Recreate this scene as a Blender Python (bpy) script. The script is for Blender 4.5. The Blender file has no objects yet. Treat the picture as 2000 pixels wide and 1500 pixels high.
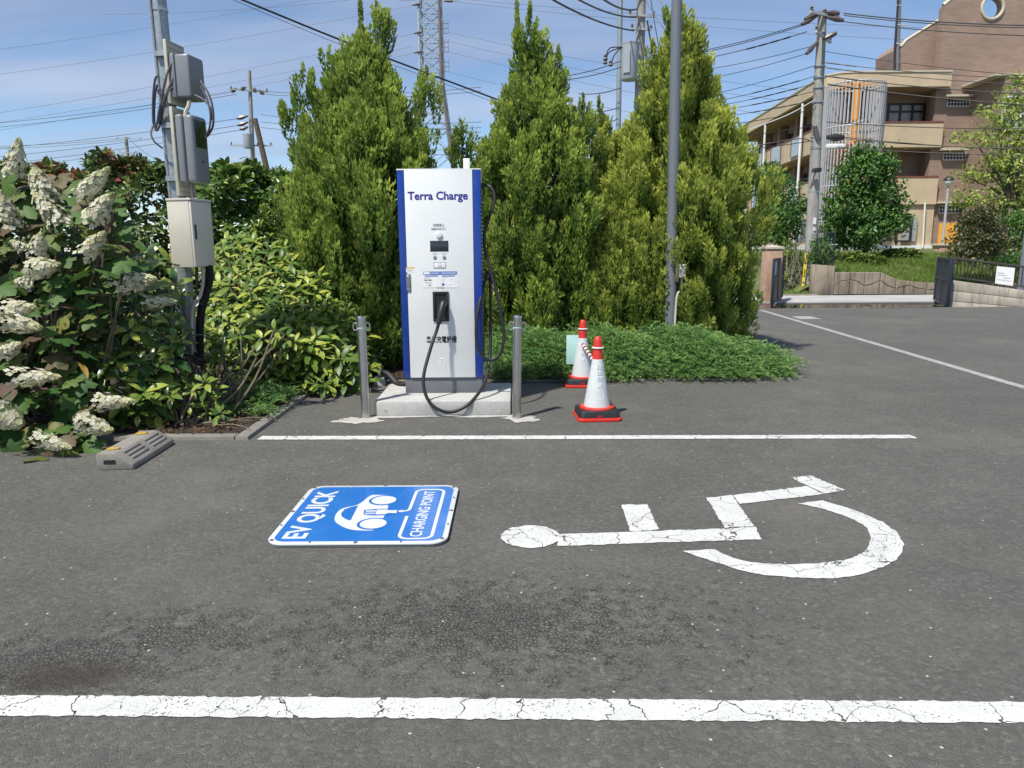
import bpy, bmesh, math, random
import numpy as np
from mathutils import Matrix, Vector

random.seed(7); RNG = np.random.default_rng(11)
scene = bpy.context.scene
COL = scene.collection

# ---------------------------------------------------------------- camera
F_PX, Y_HOR, ROLL, CAM_H = 1420.0, 486.0, math.radians(-0.4), 1.4      # calibrated on the 2000 x 1500 photograph
PITCH = math.atan((750 - Y_HOR) / F_PX)
cam_d = bpy.data.cameras.new('camera'); cam = bpy.data.objects.new('camera', cam_d); COL.objects.link(cam)
cam_d.sensor_width = 36.0; cam_d.lens = F_PX / 2000 * 36.0
cam_d.clip_start = 0.05; cam_d.clip_end = 6000
cam.matrix_world = Matrix.Translation((0, 0, CAM_H)) @ Matrix.Rotation(math.pi/2 - PITCH, 4, 'X') @ Matrix.Rotation(ROLL, 4, 'Z')
scene.camera = cam

# ---------------------------------------------------------------- light
SUN_FROM = Vector((-0.25, -0.29, 0.60)).normalized()
SUN_EL = math.asin(SUN_FROM.z); SUN_ROT = math.atan2(SUN_FROM.x, SUN_FROM.y)
w = bpy.data.worlds.new('World'); scene.world = w; w.use_nodes = True
nt = w.node_tree; nt.nodes.clear()
def nd(tree, typ, **kw):
    n = tree.nodes.new(typ)
    for k, v in kw.items(): setattr(n, k, v)
    return n
out = nd(nt, 'ShaderNodeOutputWorld'); bg = nd(nt, 'ShaderNodeBackground'); bg.inputs['Strength'].default_value = 0.103
sky = nd(nt, 'ShaderNodeTexSky'); sky.sky_type = 'NISHITA'; sky.sun_disc = False
sky.sun_elevation = SUN_EL; sky.sun_rotation = SUN_ROT; sky.air_density = 0.85; sky.dust_density = 0.05; sky.ozone_density = 3.0
# thin streaky cloud, the same all over the sky: direction projected on a flat cloud layer
tc = nd(nt, 'ShaderNodeTexCoord'); sx = nd(nt, 'ShaderNodeSeparateXYZ'); nt.links.new(tc.outputs['Generated'], sx.inputs[0])
def wmath(op, a, b=None, clamp=False):
    m = nd(nt, 'ShaderNodeMath', operation=op, use_clamp=clamp)
    for i, v in enumerate((a, b)):
        if v is None: continue
        if isinstance(v, (int, float)): m.inputs[i].default_value = v
        else: nt.links.new(v, m.inputs[i])
    return m.outputs[0]
zz = wmath('ADD', wmath('MAXIMUM', sx.outputs['Z'], 0.0), 0.16)
cb = nd(nt, 'ShaderNodeCombineXYZ')
nt.links.new(wmath('MULTIPLY', wmath('DIVIDE', sx.outputs['X'], zz), 0.48), cb.inputs[0])
nt.links.new(wmath('MULTIPLY', wmath('DIVIDE', sx.outputs['Y'], zz), 1.4), cb.inputs[1])
n1 = nd(nt, 'ShaderNodeTexNoise'); n1.inputs['Scale'].default_value = 1.15; n1.inputs['Detail'].default_value = 5; n1.inputs['Roughness'].default_value = 0.5; n1.inputs['Distortion'].default_value = 0.35
nt.links.new(cb.outputs[0], n1.inputs['Vector'])
rp = nd(nt, 'ShaderNodeValToRGB'); rp.color_ramp.elements[0].position = 0.40; rp.color_ramp.elements[1].position = 0.66
rp.color_ramp.elements[1].color = (0.66, 0.66, 0.66, 1)
nt.links.new(n1.outputs[0], rp.inputs[0])
cl2 = nd(nt, 'ShaderNodeTexNoise'); cl2.inputs['Scale'].default_value = 1.6; cl2.inputs['Detail'].default_value = 5
nt.links.new(cb.outputs[0], cl2.inputs['Vector'])
ccol = nd(nt, 'ShaderNodeValToRGB'); ccol.color_ramp.elements[0].position = 0.35; ccol.color_ramp.elements[1].position = 0.68
ccol.color_ramp.elements[0].color = (2.9, 3.2, 4.3, 1); ccol.color_ramp.elements[1].color = (4.9, 5.2, 6.1, 1)
nt.links.new(cl2.outputs[0], ccol.inputs[0])
mx = nd(nt, 'ShaderNodeMixRGB'); nt.links.new(rp.outputs[0], mx.inputs[0]); nt.links.new(sky.outputs[0], mx.inputs[1]); nt.links.new(ccol.outputs[0], mx.inputs[2])
nt.links.new(mx.outputs[0], bg.inputs['Color']); nt.links.new(bg.outputs[0], out.inputs['Surface'])

sun_d = bpy.data.lights.new('sun', 'SUN'); sun_d.energy = 4.0; sun_d.angle = math.radians(2.2); sun_d.color = (1.0, 0.945, 0.845)
sun = bpy.data.objects.new('sun', sun_d); COL.objects.link(sun)
sun.rotation_euler = SUN_FROM.to_track_quat('Z', 'Y').to_euler(); sun.location = (-8, -9, 20)

scene.view_settings.view_transform = 'Standard'; scene.view_settings.look = 'None'
scene.view_settings.exposure = 0.50; scene.view_settings.gamma = 1.0
scene.view_settings.use_curve_mapping = False
scene.render.engine = 'CYCLES'
scene.cycles.max_bounces = 6; scene.cycles.transparent_max_bounces = 12
scene.cycles.use_denoising = True

# ---------------------------------------------------------------- measuring helpers (photograph pixel -> place)
def ray(px, py):
    x, y = px - 1000.0, 750.0 - py
    c, s = math.cos(ROLL), math.sin(ROLL)
    x, y = c*x - s*y, s*x + c*y
    return Vector((x, y*math.sin(PITCH) + F_PX*math.cos(PITCH), y*math.cos(PITCH) - F_PX*math.sin(PITCH)))
def G(px, py, z=0.0):
    d = ray(px, py); t = (z - CAM_H) / d.z
    return Vector((d.x*t, d.y*t, z))
def P(px, py, Y):
    d = ray(px, py); t = Y / d.y
    return Vector((d.x*t, Y, CAM_H + d.z*t))

# ---------------------------------------------------------------- materials
MATS = {}
def link(t, a, b): t.links.new(a, b)
def new_mat(name):
    m = bpy.data.materials.new(name); m.use_nodes = True
    t = m.node_tree; t.nodes.clear()
    o = nd(t, 'ShaderNodeOutputMaterial'); b = nd(t, 'ShaderNodeBsdfPrincipled')
    t.links.new(b.outputs[0], o.inputs['Surface'])
    MATS[name] = m
    return m, t, b, o
def tmath(t, op, a, b=None, c=None, clamp=False):
    m = nd(t, 'ShaderNodeMath', operation=op, use_clamp=clamp)
    for i, v in enumerate((a, b, c)):
        if v is None: continue
        if isinstance(v, (int, float)): m.inputs[i].default_value = v
        else: t.links.new(v, m.inputs[i])
    return m.outputs[0]
def tnoise(t, vec, scale, detail=4, rough=0.55, dist=0.0):
    n = nd(t, 'ShaderNodeTexNoise'); n.inputs['Scale'].default_value = scale; n.inputs['Detail'].default_value = detail
    n.inputs['Roughness'].default_value = rough; n.inputs['Distortion'].default_value = dist
    if vec is not None: t.links.new(vec, n.inputs['Vector'])
    return n.outputs[0]
def tramp(t, fac, stops):
    r = nd(t, 'ShaderNodeValToRGB'); e = r.color_ramp.elements
    while len(e) < len(stops): e.new(0.5)
    for i, (p, c) in enumerate(stops):
        e[i].position = p
        if isinstance(c, (int, float)): c = (c, c, c)
        e[i].color = (*c, 1)
    t.links.new(fac, r.inputs[0]); return r.outputs[0]
def tmix(t, fac, a, b, mode='MIX'):
    m = nd(t, 'ShaderNodeMixRGB', blend_type=mode)
    for i, v in enumerate((fac, a, b)):
        if isinstance(v, (int, float)): m.inputs[i].default_value = v if i == 0 else (v, v, v, 1)
        elif isinstance(v, tuple): m.inputs[i].default_value = (*v, 1)
        else: t.links.new(v, m.inputs[i])
    return m.outputs[0]
def tbump(t, h, dist, strength=1.0):
    b = nd(t, 'ShaderNodeBump'); b.inputs['Strength'].default_value = strength; b.inputs['Distance'].default_value = dist
    t.links.new(h, b.inputs['Height']); return b.outputs[0]
def mat(name, col, rough=0.5, metal=0.0, var=0.12, scale=6.0, bump=0.0, bscale=60.0, spec=0.5, dirt=None, coat=0.0):
    if name in MATS: return MATS[name]
    m, t, b, o = new_mat(name)
    tc = nd(t, 'ShaderNodeTexCoord').outputs['Object']
    n = tnoise(t, tc, scale, 5)
    lo = tuple(c*(1-var) for c in col); hi = tuple(min(1, c*(1+var)) for c in col)
    c = tramp(t, n, [(0.3, lo), (0.7, hi)])
    if dirt:
        dcol, damt, dscale = dirt
        dm = tramp(t, tnoise(t, tc, dscale, 6, 0.65), [(0.45, 0.0), (0.75, damt)])
        c = tmix(t, dm, c, dcol)
    link(t, c, b.inputs['Base Color'])
    b.inputs['Metallic'].default_value = metal; b.inputs['Specular IOR Level'].default_value = spec
    rr = tramp(t, tnoise(t, tc, scale*3, 3), [(0.3, max(0.02, rough-0.07)), (0.7, min(1, rough+0.07))])
    link(t, rr, b.inputs['Roughness'])
    if coat: b.inputs['Coat Weight'].default_value = coat
    if bump: link(t, tbump(t, tnoise(t, tc, bscale, 5), bump), b.inputs['Normal'])
    return m
def leaf_mat(name, stops, tipcol=None, rough=0.5, transl=0.25, spec=0.35, speck=None, bump=0.0):
    """colour from the leaf's own random value; tipcol = the yellower young growth at a shoot's end"""
    m, t, b, o = new_mat(name)
    at = nd(t, 'ShaderNodeAttribute', attribute_name='rnd'); oi = nd(t, 'ShaderNodeObjectInfo')
    r = tmath(t, 'FRACT', tmath(t, 'ADD', at.outputs['Fac'], oi.outputs['Random']))
    c = tramp(t, at.outputs['Fac'] if not speck else r, stops)
    if tipcol:
        tp = nd(t, 'ShaderNodeAttribute', attribute_name='tip')
        c = tmix(t, tp.outputs['Fac'], c, tipcol)
    if speck:
        uv = nd(t, 'ShaderNodeUVMap')
        va = nd(t, 'ShaderNodeVectorMath', operation='ADD'); link(t, uv.outputs[0], va.inputs[0])
        cx = nd(t, 'ShaderNodeCombineXYZ'); link(t, tmath(t, 'MULTIPLY', r, 37.0), cx.inputs[0]); link(t, tmath(t, 'MULTIPLY', r, 91.0), cx.inputs[1])
        link(t, cx.outputs[0], va.inputs[1])
        n = tnoise(t, va.outputs[0], speck[1], 3, 0.6)
        fac = tmath(t, 'ADD', n, tmath(t, 'MULTIPLY', tmath(t, 'SUBTRACT', r, 0.5), 0.22))
        c = tmix(t, tramp(t, fac, [(speck[2], 0.0), (speck[2] + 0.05, 1.0)]), c, speck[0])
    link(t, c, b.inputs['Base Color'])
    b.inputs['Roughness'].default_value = rough; b.inputs['Specular IOR Level'].default_value = spec
    if transl:
        tr = nd(t, 'ShaderNodeBsdfTranslucent'); link(t, c, tr.inputs['Color'])
        mxs = nd(t, 'ShaderNodeMixShader'); mxs.inputs[0].default_value = transl
        link(t, b.outputs[0], mxs.inputs[1]); link(t, tr.outputs[0], mxs.inputs[2]); link(t, mxs.outputs[0], o.inputs['Surface'])
    return m

# ---------------------------------------------------------------- mesh builder
OFF = {}
def finish(o, parent=None):
    COL.objects.link(o)
    if parent is not None: o.parent = parent
    return o
class MB:
    def __init__(s): s.v = []; s.f = []
    def add(s, vs, fs):
        n = len(s.v); s.v += [tuple(v) for v in vs]; s.f += [tuple(i + n for i in f) for f in fs]; return s
    def box(s, x0, x1, y0, y1, z0, z1):
        return s.add([(x0,y0,z0),(x1,y0,z0),(x1,y1,z0),(x0,y1,z0),(x0,y0,z1),(x1,y0,z1),(x1,y1,z1),(x0,y1,z1)],
                     [(0,3,2,1),(4,5,6,7),(0,1,5,4),(1,2,6,5),(2,3,7,6),(3,0,4,7)])
    def bar(s, a, b, wx, wz=None, up=(0,0,1)):
        """box-section bar from a to b"""
        a, b = Vector(a), Vector(b); wz = wz or wx
        d = (b-a).normalized(); u = Vector(up)
        if abs(d.dot(u)) > 0.95: u = Vector((0,1,0))
        x = d.cross(u).normalized()*wx/2; z = x.cross(d).normalized()*wz/2
        vs = [p + i*x + j*z for p in (a, b) for i, j in ((-1,-1),(1,-1),(1,1),(-1,1))]
        return s.add(vs, [(0,3,2,1),(4,5,6,7),(0,1,5,4),(1,2,6,5),(2,3,7,6),(3,0,4,7)])
    def cyl(s, a, b, r0, r1=None, n=14, caps=True):
        a, b = Vector(a), Vector(b); r1 = r0 if r1 is None else r1
        d = (b-a).normalized(); u = Vector((0,0,1)) if abs(d.z) < 0.9 else Vector((1,0,0))
        x = d.cross(u).normalized(); y = x.cross(d).normalized()
        vs = [p + (math.cos(2*math.pi*i/n)*x - math.sin(2*math.pi*i/n)*y)*r for p, r in ((a, r0), (b, r1)) for i in range(n)]
        fs = [(i, (i+1) % n, n+(i+1) % n, n+i) for i in range(n)]
        fs = [f[::-1] for f in fs]
        if caps: fs += [tuple(range(n)), tuple(range(2*n-1, n-1, -1))]
        return s.add(vs, fs)
    def tube(s, pts, r, n=8, caps=True):
        pts = [Vector(p) for p in pts]; m = len(pts)
        rs = r if isinstance(r, (list, tuple)) else [r]*m
        vs = []; x = None
        for i, p in enumerate(pts):
            d = (pts[min(i+1, m-1)] - pts[max(i-1, 0)])
            d = d.normalized() if d.length > 1e-9 else Vector((0,0,1))
            if x is None:
                u = Vector((0,0,1)) if abs(d.z) < 0.9 else Vector((1,0,0)); x = d.cross(u).normalized()
            else:
                x = x - d*x.dot(d); x = x.normalized() if x.length > 1e-6 else d.orthogonal().normalized()
            y = d.cross(x)
            vs += [p + (math.cos(2*math.pi*k/n)*x + math.sin(2*math.pi*k/n)*y)*rs[i] for k in range(n)]
        fs = [(i*n+k, i*n+(k+1) % n, (i+1)*n+(k+1) % n, (i+1)*n+k) for i in range(m-1) for k in range(n)]
        if caps: fs += [tuple(range(n-1, -1, -1)), tuple(range((m-1)*n, m*n))]
        return s.add(vs, fs)
    def lathe(s, prof, c=(0,0,0), n=24):
        c = Vector(c); vs = []; m = len(prof)
        for r, z in prof:
            vs += [(c.x + r*math.cos(2*math.pi*k/n), c.y + r*math.sin(2*math.pi*k/n), c.z + z) for k in range(n)]
        fs = [(i*n+k, i*n+(k+1) % n, (i+1)*n+(k+1) % n, (i+1)*n+k) for i in range(m-1) for k in range(n)]
        fs += [tuple(range(n-1, -1, -1)), tuple(range((m-1)*n, m*n))]
        return s.add(vs, fs)
    def prism(s, poly, z0, z1):
        """poly: list of (x, y), counter-clockwise, extruded in z"""
        n = len(poly); vs = [(x, y, z0) for x, y in poly] + [(x, y, z1) for x, y in poly]
        fs = [tuple(range(n-1, -1, -1)), tuple(range(n, 2*n))] + [(i, (i+1) % n, n+(i+1) % n, n+i) for i in range(n)]
        return s.add(vs, fs)
    def xf(s, M):
        s.v = [tuple(M @ Vector(v)) for v in s.v]; return s
    def build(s, name, m, parent=None, bevel=0.0, smooth=True, seg=2):
        off = OFF.get(parent.name, Vector()) if parent is not None else Vector()
        me = bpy.data.meshes.new(name)
        me.from_pydata([(x-off.x, y-off.y, z-off.z) for x, y, z in s.v], [], s.f)
        if bevel:
            bm = bmesh.new(); bm.from_mesh(me); bmesh.ops.remove_doubles(bm, verts=bm.verts, dist=1e-5)
            bm.normal_update()
            ed = [e for e in bm.edges if len(e.link_faces) == 2 and e.calc_face_angle(0) > 0.5]
            bmesh.ops.bevel(bm, geom=ed, offset=bevel, segments=seg, affect='EDGES', profile=0.5, clamp_overlap=True)
            bm.to_mesh(me); bm.free()
        if smooth:
            me.polygons.foreach_set('use_smooth', [True]*len(me.polygons))
            me.set_sharp_from_angle(angle=math.radians(38))
        me.materials.append(m if not isinstance(m, str) else MATS[m])
        o = bpy.data.objects.new(name, me); finish(o, parent); OFF[o.name] = off
        return o
def thing(name, label, cat, loc=(0,0,0), group=None):
    o = bpy.data.objects.new(name, None); COL.objects.link(o); o.location = loc; OFF[o.name] = Vector(loc)
    o.empty_display_size = 0.2
    return tag(o, label, cat, group)
def tag(o, label, cat, group=None):
    o['label'] = label; o['category'] = cat
    if group: o['group'] = group
    return o
def struct(o): o['kind'] = 'structure'; return o
def stuff(o): o['kind'] = 'stuff'; return o
def text_part(s, size, m, parent, M, name='lettering', extrude=0.0008, offset=0.0, align='CENTER', squeeze=1.0, spacing=1.0, fit=None):
    cu = bpy.data.curves.new('t', 'FONT'); cu.body = s; cu.size = size; cu.extrude = extrude; cu.offset = offset
    cu.align_x = align; cu.align_y = 'CENTER'; cu.resolution_u = 3; cu.space_character = spacing
    to = bpy.data.objects.new('t', cu); COL.objects.link(to); bpy.context.view_layer.update()
    me = bpy.data.meshes.new_from_object(to.evaluated_get(bpy.context.evaluated_depsgraph_get()))
    bpy.data.objects.remove(to); bpy.data.curves.remove(cu)
    off = OFF.get(parent.name, Vector())
    if fit:
        xs = [v.co.x for v in me.vertices]; squeeze = fit/(max(xs)-min(xs))
        me.transform(Matrix.Translation((-(max(xs)+min(xs))/2, 0, 0)))
    me.transform(Matrix.Translation(-off) @ M @ Matrix.Diagonal((squeeze, 1, 1, 1)))
    me.name = name; me.materials.clear(); me.materials.append(MATS[m]); me.update()
    o = bpy.data.objects.new(name, me); finish(o, parent); OFF[o.name] = off
    return o
def smooth_path(pts, n=10):
    """Catmull-Rom through pts"""
    pts = [Vector(p) for p in pts]; q = [pts[0]*2-pts[1]] + pts + [pts[-1]*2-pts[-2]]; r = []
    for i in range(1, len(q)-2):
        for k in range(n):
            t = k/n; a, b, c, d = q[i-1], q[i], q[i+1], q[i+2]
            r.append(0.5*((2*b) + (c-a)*t + (2*a-5*b+4*c-d)*t*t + (3*b-a-3*c+d)*t**3))
    r.append(pts[-1]); return r

# ---------------------------------------------------------------- leaves by numpy
def unit(a): return a / np.maximum(np.linalg.norm(a, axis=-1, keepdims=True), 1e-9)
def frames(D, N):
    D = unit(D); S = unit(np.cross(D, N)); N2 = np.cross(S, D); return D, S, N2
T_DIAMOND = (np.array([(0,0,0),(0.5,-0.5,0.06),(1,0,-0.05),(0.5,0.5,0.06)]), [(0,1,2,3)])
T_BLADE = (np.array([(0,-0.5,0),(0,0.5,0),(1,0,0)]), [(0,1,2)])
T_LEAF = (np.array([(0,0,0),(0.35,-0.5,0.05),(0.38,0,-0.02),(0.35,0.5,0.05),(0.75,-0.33,0.0),(0.75,0,-0.07),(0.75,0.33,0.0),(1,0,-0.16)]),
          [(0,1,2),(0,2,3),(1,4,5,2),(2,5,6,3),(4,7,5),(5,7,6)])
def leaf_mesh(name, Pn, D, N, L, W, tpl, m, parent=None, rnd=None, tip=None, smooth=False, kind=None):
    tv, tf = tpl; k = len(tv); n = len(Pn)
    D, S, N2 = frames(D, N)
    L = np.broadcast_to(L, (n,)); W = np.broadcast_to(W, (n,))
    V = (Pn[:,None,:] + tv[None,:,0,None]*D[:,None,:]*L[:,None,None] + tv[None,:,1,None]*S[:,None,:]*W[:,None,None]
         + tv[None,:,2,None]*N2[:,None,:]*L[:,None,None])
    off = OFF.get(parent.name, Vector()) if parent is not None else Vector()
    V = V.reshape(-1, 3) - np.array(off)
    me = bpy.data.meshes.new(name); me.vertices.add(n*k); me.vertices.foreach_set('co', V.astype(np.float32).ravel())
    fl = np.concatenate([np.array(f) for f in tf]); sz = np.array([len(f) for f in tf])
    idx = (fl[None,:] + (np.arange(n)*k)[:,None]).ravel()
    me.loops.add(len(idx)); me.loops.foreach_set('vertex_index', idx.astype(np.int32))
    st = np.concatenate([[0], np.cumsum(sz)[:-1]])
    starts = (st[None,:] + (np.arange(n)*len(fl))[:,None]).ravel()
    me.polygons.add(len(starts)); me.polygons.foreach_set('loop_start', starts.astype(np.int32))
    me.update(calc_edges=True)
    if rnd is None: rnd = RNG.random(n)
    a = me.attributes.new('rnd', 'FLOAT', 'POINT'); a.data.foreach_set('value', np.repeat(rnd, k).astype(np.float32))
    if tip is not None:
        a = me.attributes.new('tip', 'FLOAT', 'POINT'); a.data.foreach_set('value', np.repeat(tip, k).astype(np.float32))
    uv = me.uv_layers.new(name='UVMap'); tuv = tv[fl][:, :2]
    uv.data.foreach_set('uv', np.tile(tuv, (n, 1)).astype(np.float32).ravel())
    if smooth: me.polygons.foreach_set('use_smooth', [True]*len(me.polygons))
    me.validate(); me.materials.append(MATS[m] if isinstance(m, str) else m)
    o = bpy.data.objects.new(name, me); finish(o, parent); OFF[o.name] = off
    if kind: o['kind'] = kind
    return o
def rand_dirs(n):
    return unit(RNG.normal(size=(n, 3)))

# ================================================================ materials of the place
def asphalt_mat():
    m, t, b, o = new_mat('asphalt')
    tc = nd(t, 'ShaderNodeTexCoord').outputs['Object']
    # slightly warped coordinates so that the stone cells are irregular
    wn = nd(t, 'ShaderNodeTexNoise'); wn.inputs['Scale'].default_value = 45; wn.inputs['Detail'].default_value = 2; link(t, tc, wn.inputs['Vector'])
    wv = nd(t, 'ShaderNodeVectorMath', operation='SCALE'); link(t, wn.outputs['Color'], wv.inputs[0]); wv.inputs['Scale'].default_value = 0.012
    wa = nd(t, 'ShaderNodeVectorMath', operation='ADD'); link(t, tc, wa.inputs[0]); link(t, wv.outputs[0], wa.inputs[1])
    def vor(scale, feat, vec=wa.outputs[0]):
        v = nd(t, 'ShaderNodeTexVoronoi', feature=feat); v.inputs['Scale'].default_value = scale; link(t, vec, v.inputs['Vector']); return v
    big = tnoise(t, tc, 0.55, 5, 0.6); mid = tnoise(t, tc, 3.3, 5, 0.6)
    base = tramp(t, tmath(t, 'ADD', tmath(t, 'MULTIPLY', big, 0.55), tmath(t, 'MULTIPLY', mid, 0.45)),
                 [(0.30, (0.102, 0.101, 0.092)), (0.52, (0.126, 0.125, 0.114)), (0.72, (0.158, 0.154, 0.139))])
    # each stone its own grey
    cells = vor(68, 'F1'); cr = nd(t, 'ShaderNodeSeparateColor'); link(t, cells.outputs['Color'], cr.inputs[0])
    base = tmix(t, 1.0, base, tramp(t, cr.outputs[0], [(0.0, 0.80), (0.5, 0.99), (0.9, 1.12), (1.0, 1.35)]), 'MULTIPLY')
    fine = tnoise(t, tc, 260, 3, 0.7)
    base = tmix(t, 1.0, base, tramp(t, fine, [(0.3, 0.64), (0.7, 1.36)]), 'MULTIPLY')
    # open joints between the stones, where the binder has worn away
    edge = vor(68, 'DISTANCE_TO_EDGE').outputs['Distance']
    sep = nd(t, 'ShaderNodeSeparateXYZ'); link(t, tc, sep.inputs[0])
    def blob(cx, cy, rx, ry):
        dx = tmath(t, 'DIVIDE', tmath(t, 'SUBTRACT', sep.outputs[0], cx), rx); dy = tmath(t, 'DIVIDE', tmath(t, 'SUBTRACT', sep.outputs[1], cy), ry)
        return tmath(t, 'SUBTRACT', 1.0, tmath(t, 'SQRT', tmath(t, 'ADD', tmath(t, 'MULTIPLY', dx, dx), tmath(t, 'MULTIPLY', dy, dy))), clamp=True)
    reg = tmath(t, 'MAXIMUM', blob(-0.1, 2.55, 1.7, 0.75), tmath(t, 'MAXIMUM', blob(-1.55, 2.3, 0.9, 0.45), blob(-1.2, 2.5, 0.8, 0.4)))
    wear = tmath(t, 'ADD', tmath(t, 'MULTIPLY', tnoise(t, tc, 13, 7, 0.72), 0.85), tmath(t, 'MULTIPLY', reg, 0.27))
    wearm = tramp(t, wear, [(0.555, 0.0), (0.635, 1.0)])
    joint = tramp(t, edge, [(0.06, 1.0), (0.20, 0.0)])
    base = tmix(t, tmath(t, 'MULTIPLY', joint, tmath(t, 'ADD', tmath(t, 'MULTIPLY', wearm, 0.78), 0.13)), base, (0.030, 0.028, 0.025))
    # brown damp dirt stain beside the front line
    st = tramp(t, tmath(t, 'ADD', tmath(t, 'MULTIPLY', blob(-1.50, 2.22, 0.42, 0.16), 0.7), tmath(t, 'MULTIPLY', tnoise(t, tc, 11, 6, 0.7), 0.9)), [(0.62, 0.0), (0.98, 0.7)])
    base = tmix(t, st, base, (0.045, 0.036, 0.028))
    # pale dusty patches
    du = tramp(t, tnoise(t, tc, 0.9, 5, 0.6, 0.4), [(0.52, 0.0), (0.78, 0.5)])
    base = tmix(t, du, base, (0.20, 0.185, 0.16))
    # scattered bright grains
    sp = vor(26, 'F1', tc); sc = nd(t, 'ShaderNodeSeparateColor'); link(t, sp.outputs['Color'], sc.inputs[0])
    spm = tmath(t, 'MULTIPLY', tmath(t, 'GREATER_THAN', sc.outputs[1], 0.82), tmath(t, 'LESS_THAN', sp.outputs['Distance'], tmath(t, 'MULTIPLY', sc.outputs[2], 0.13)))
    base = tmix(t, spm, base, (0.55, 0.54, 0.50))
    link(t, base, b.inputs['Base Color']); b.inputs['Roughness'].default_value = 0.85; b.inputs['Specular IOR Level'].default_value = 0.35
    edge2 = vor(150, 'DISTANCE_TO_EDGE').outputs['Distance']
    pick = tramp(t, tnoise(t, tc, 24, 3), [(0.42, 0.15), (0.58, 1.0)])
    h = tmath(t, 'ADD', tmath(t, 'ADD', tmath(t, 'MULTIPLY', tmath(t, 'MINIMUM', edge, 0.26), pick), tmath(t, 'MULTIPLY', tmath(t, 'MINIMUM', edge2, 0.3), 0.55)), tmath(t, 'MULTIPLY', fine, 0.42))
    link(t, tbump(t, h, 0.015, 0.7), b.inputs['Normal'])
    return m
asphalt_mat()
def paint_mat(name, col, crack_scale, wear):
    m, t, b, o = new_mat(name)
    tc = nd(t, 'ShaderNodeTexCoord').outputs['Object']
    wn = nd(t, 'ShaderNodeTexNoise'); wn.inputs['Scale'].default_value = 14; wn.inputs['Detail'].default_value = 4; link(t, tc, wn.inputs['Vector'])
    wv = nd(t, 'ShaderNodeVectorMath', operation='SCALE'); link(t, wn.outputs['Color'], wv.inputs[0]); wv.inputs['Scale'].default_value = 0.09
    wa = nd(t, 'ShaderNodeVectorMath', operation='ADD'); link(t, tc, wa.inputs[0]); link(t, wv.outputs[0], wa.inputs[1])
    def crack(scale, w0):
        v = nd(t, 'ShaderNodeTexVoronoi', feature='DISTANCE_TO_EDGE'); v.inputs['Scale'].default_value = scale; link(t, wa.outputs[0], v.inputs['Vector'])
        wd = tmath(t, 'MULTIPLY', tramp(t, tnoise(t, tc, 9, 3), [(0.35, 0.15), (0.65, 1.0)]), w0)
        return tmath(t, 'LESS_THAN', v.outputs['Distance'], wd)
    a = tmath(t, 'MAXIMUM', crack(crack_scale, 0.0095), tmath(t, 'MULTIPLY', crack(crack_scale*3.2, 0.012), tmath(t, 'GREATER_THAN', tnoise(t, tc, 3.1, 2), 0.56)))
    chips = tmath(t, 'GREATER_THAN', tmath(t, 'ADD', tmath(t, 'MULTIPLY', tnoise(t, tc, 120, 3, 0.6), 0.75), tmath(t, 'MULTIPLY', tnoise(t, tc, 4, 3), 0.25)), wear)
    hole = tmath(t, 'MAXIMUM', a, chips)
    c = tramp(t, tnoise(t, tc, 5, 6, 0.65), [(0.3, tuple(x*0.80 for x in col)), (0.65, col)])
    c = tmix(t, tramp(t, tnoise(t, tc, 170, 3), [(0.35, 0.0), (0.75, 0.22)]), c, (0.25, 0.24, 0.22))
    link(t, c, b.inputs['Base Color']); b.inputs['Roughness'].default_value = 0.6
    link(t, tbump(t, tnoise(t, tc, 130, 4), 0.006, 0.6), b.inputs['Normal'])
    tr = nd(t, 'ShaderNodeBsdfTransparent'); mxs = nd(t, 'ShaderNodeMixShader')
    link(t, hole, mxs.inputs[0]); link(t, b.outputs[0], mxs.inputs[1]); link(t, tr.outputs[0], mxs.inputs[2]); link(t, mxs.outputs[0], o.inputs['Surface'])
    return m
paint_mat('road_paint', (0.68, 0.69, 0.675), 3.6, 0.616)
paint_mat('old_paint', (0.42, 0.42, 0.41), 3.0, 0.60)

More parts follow.
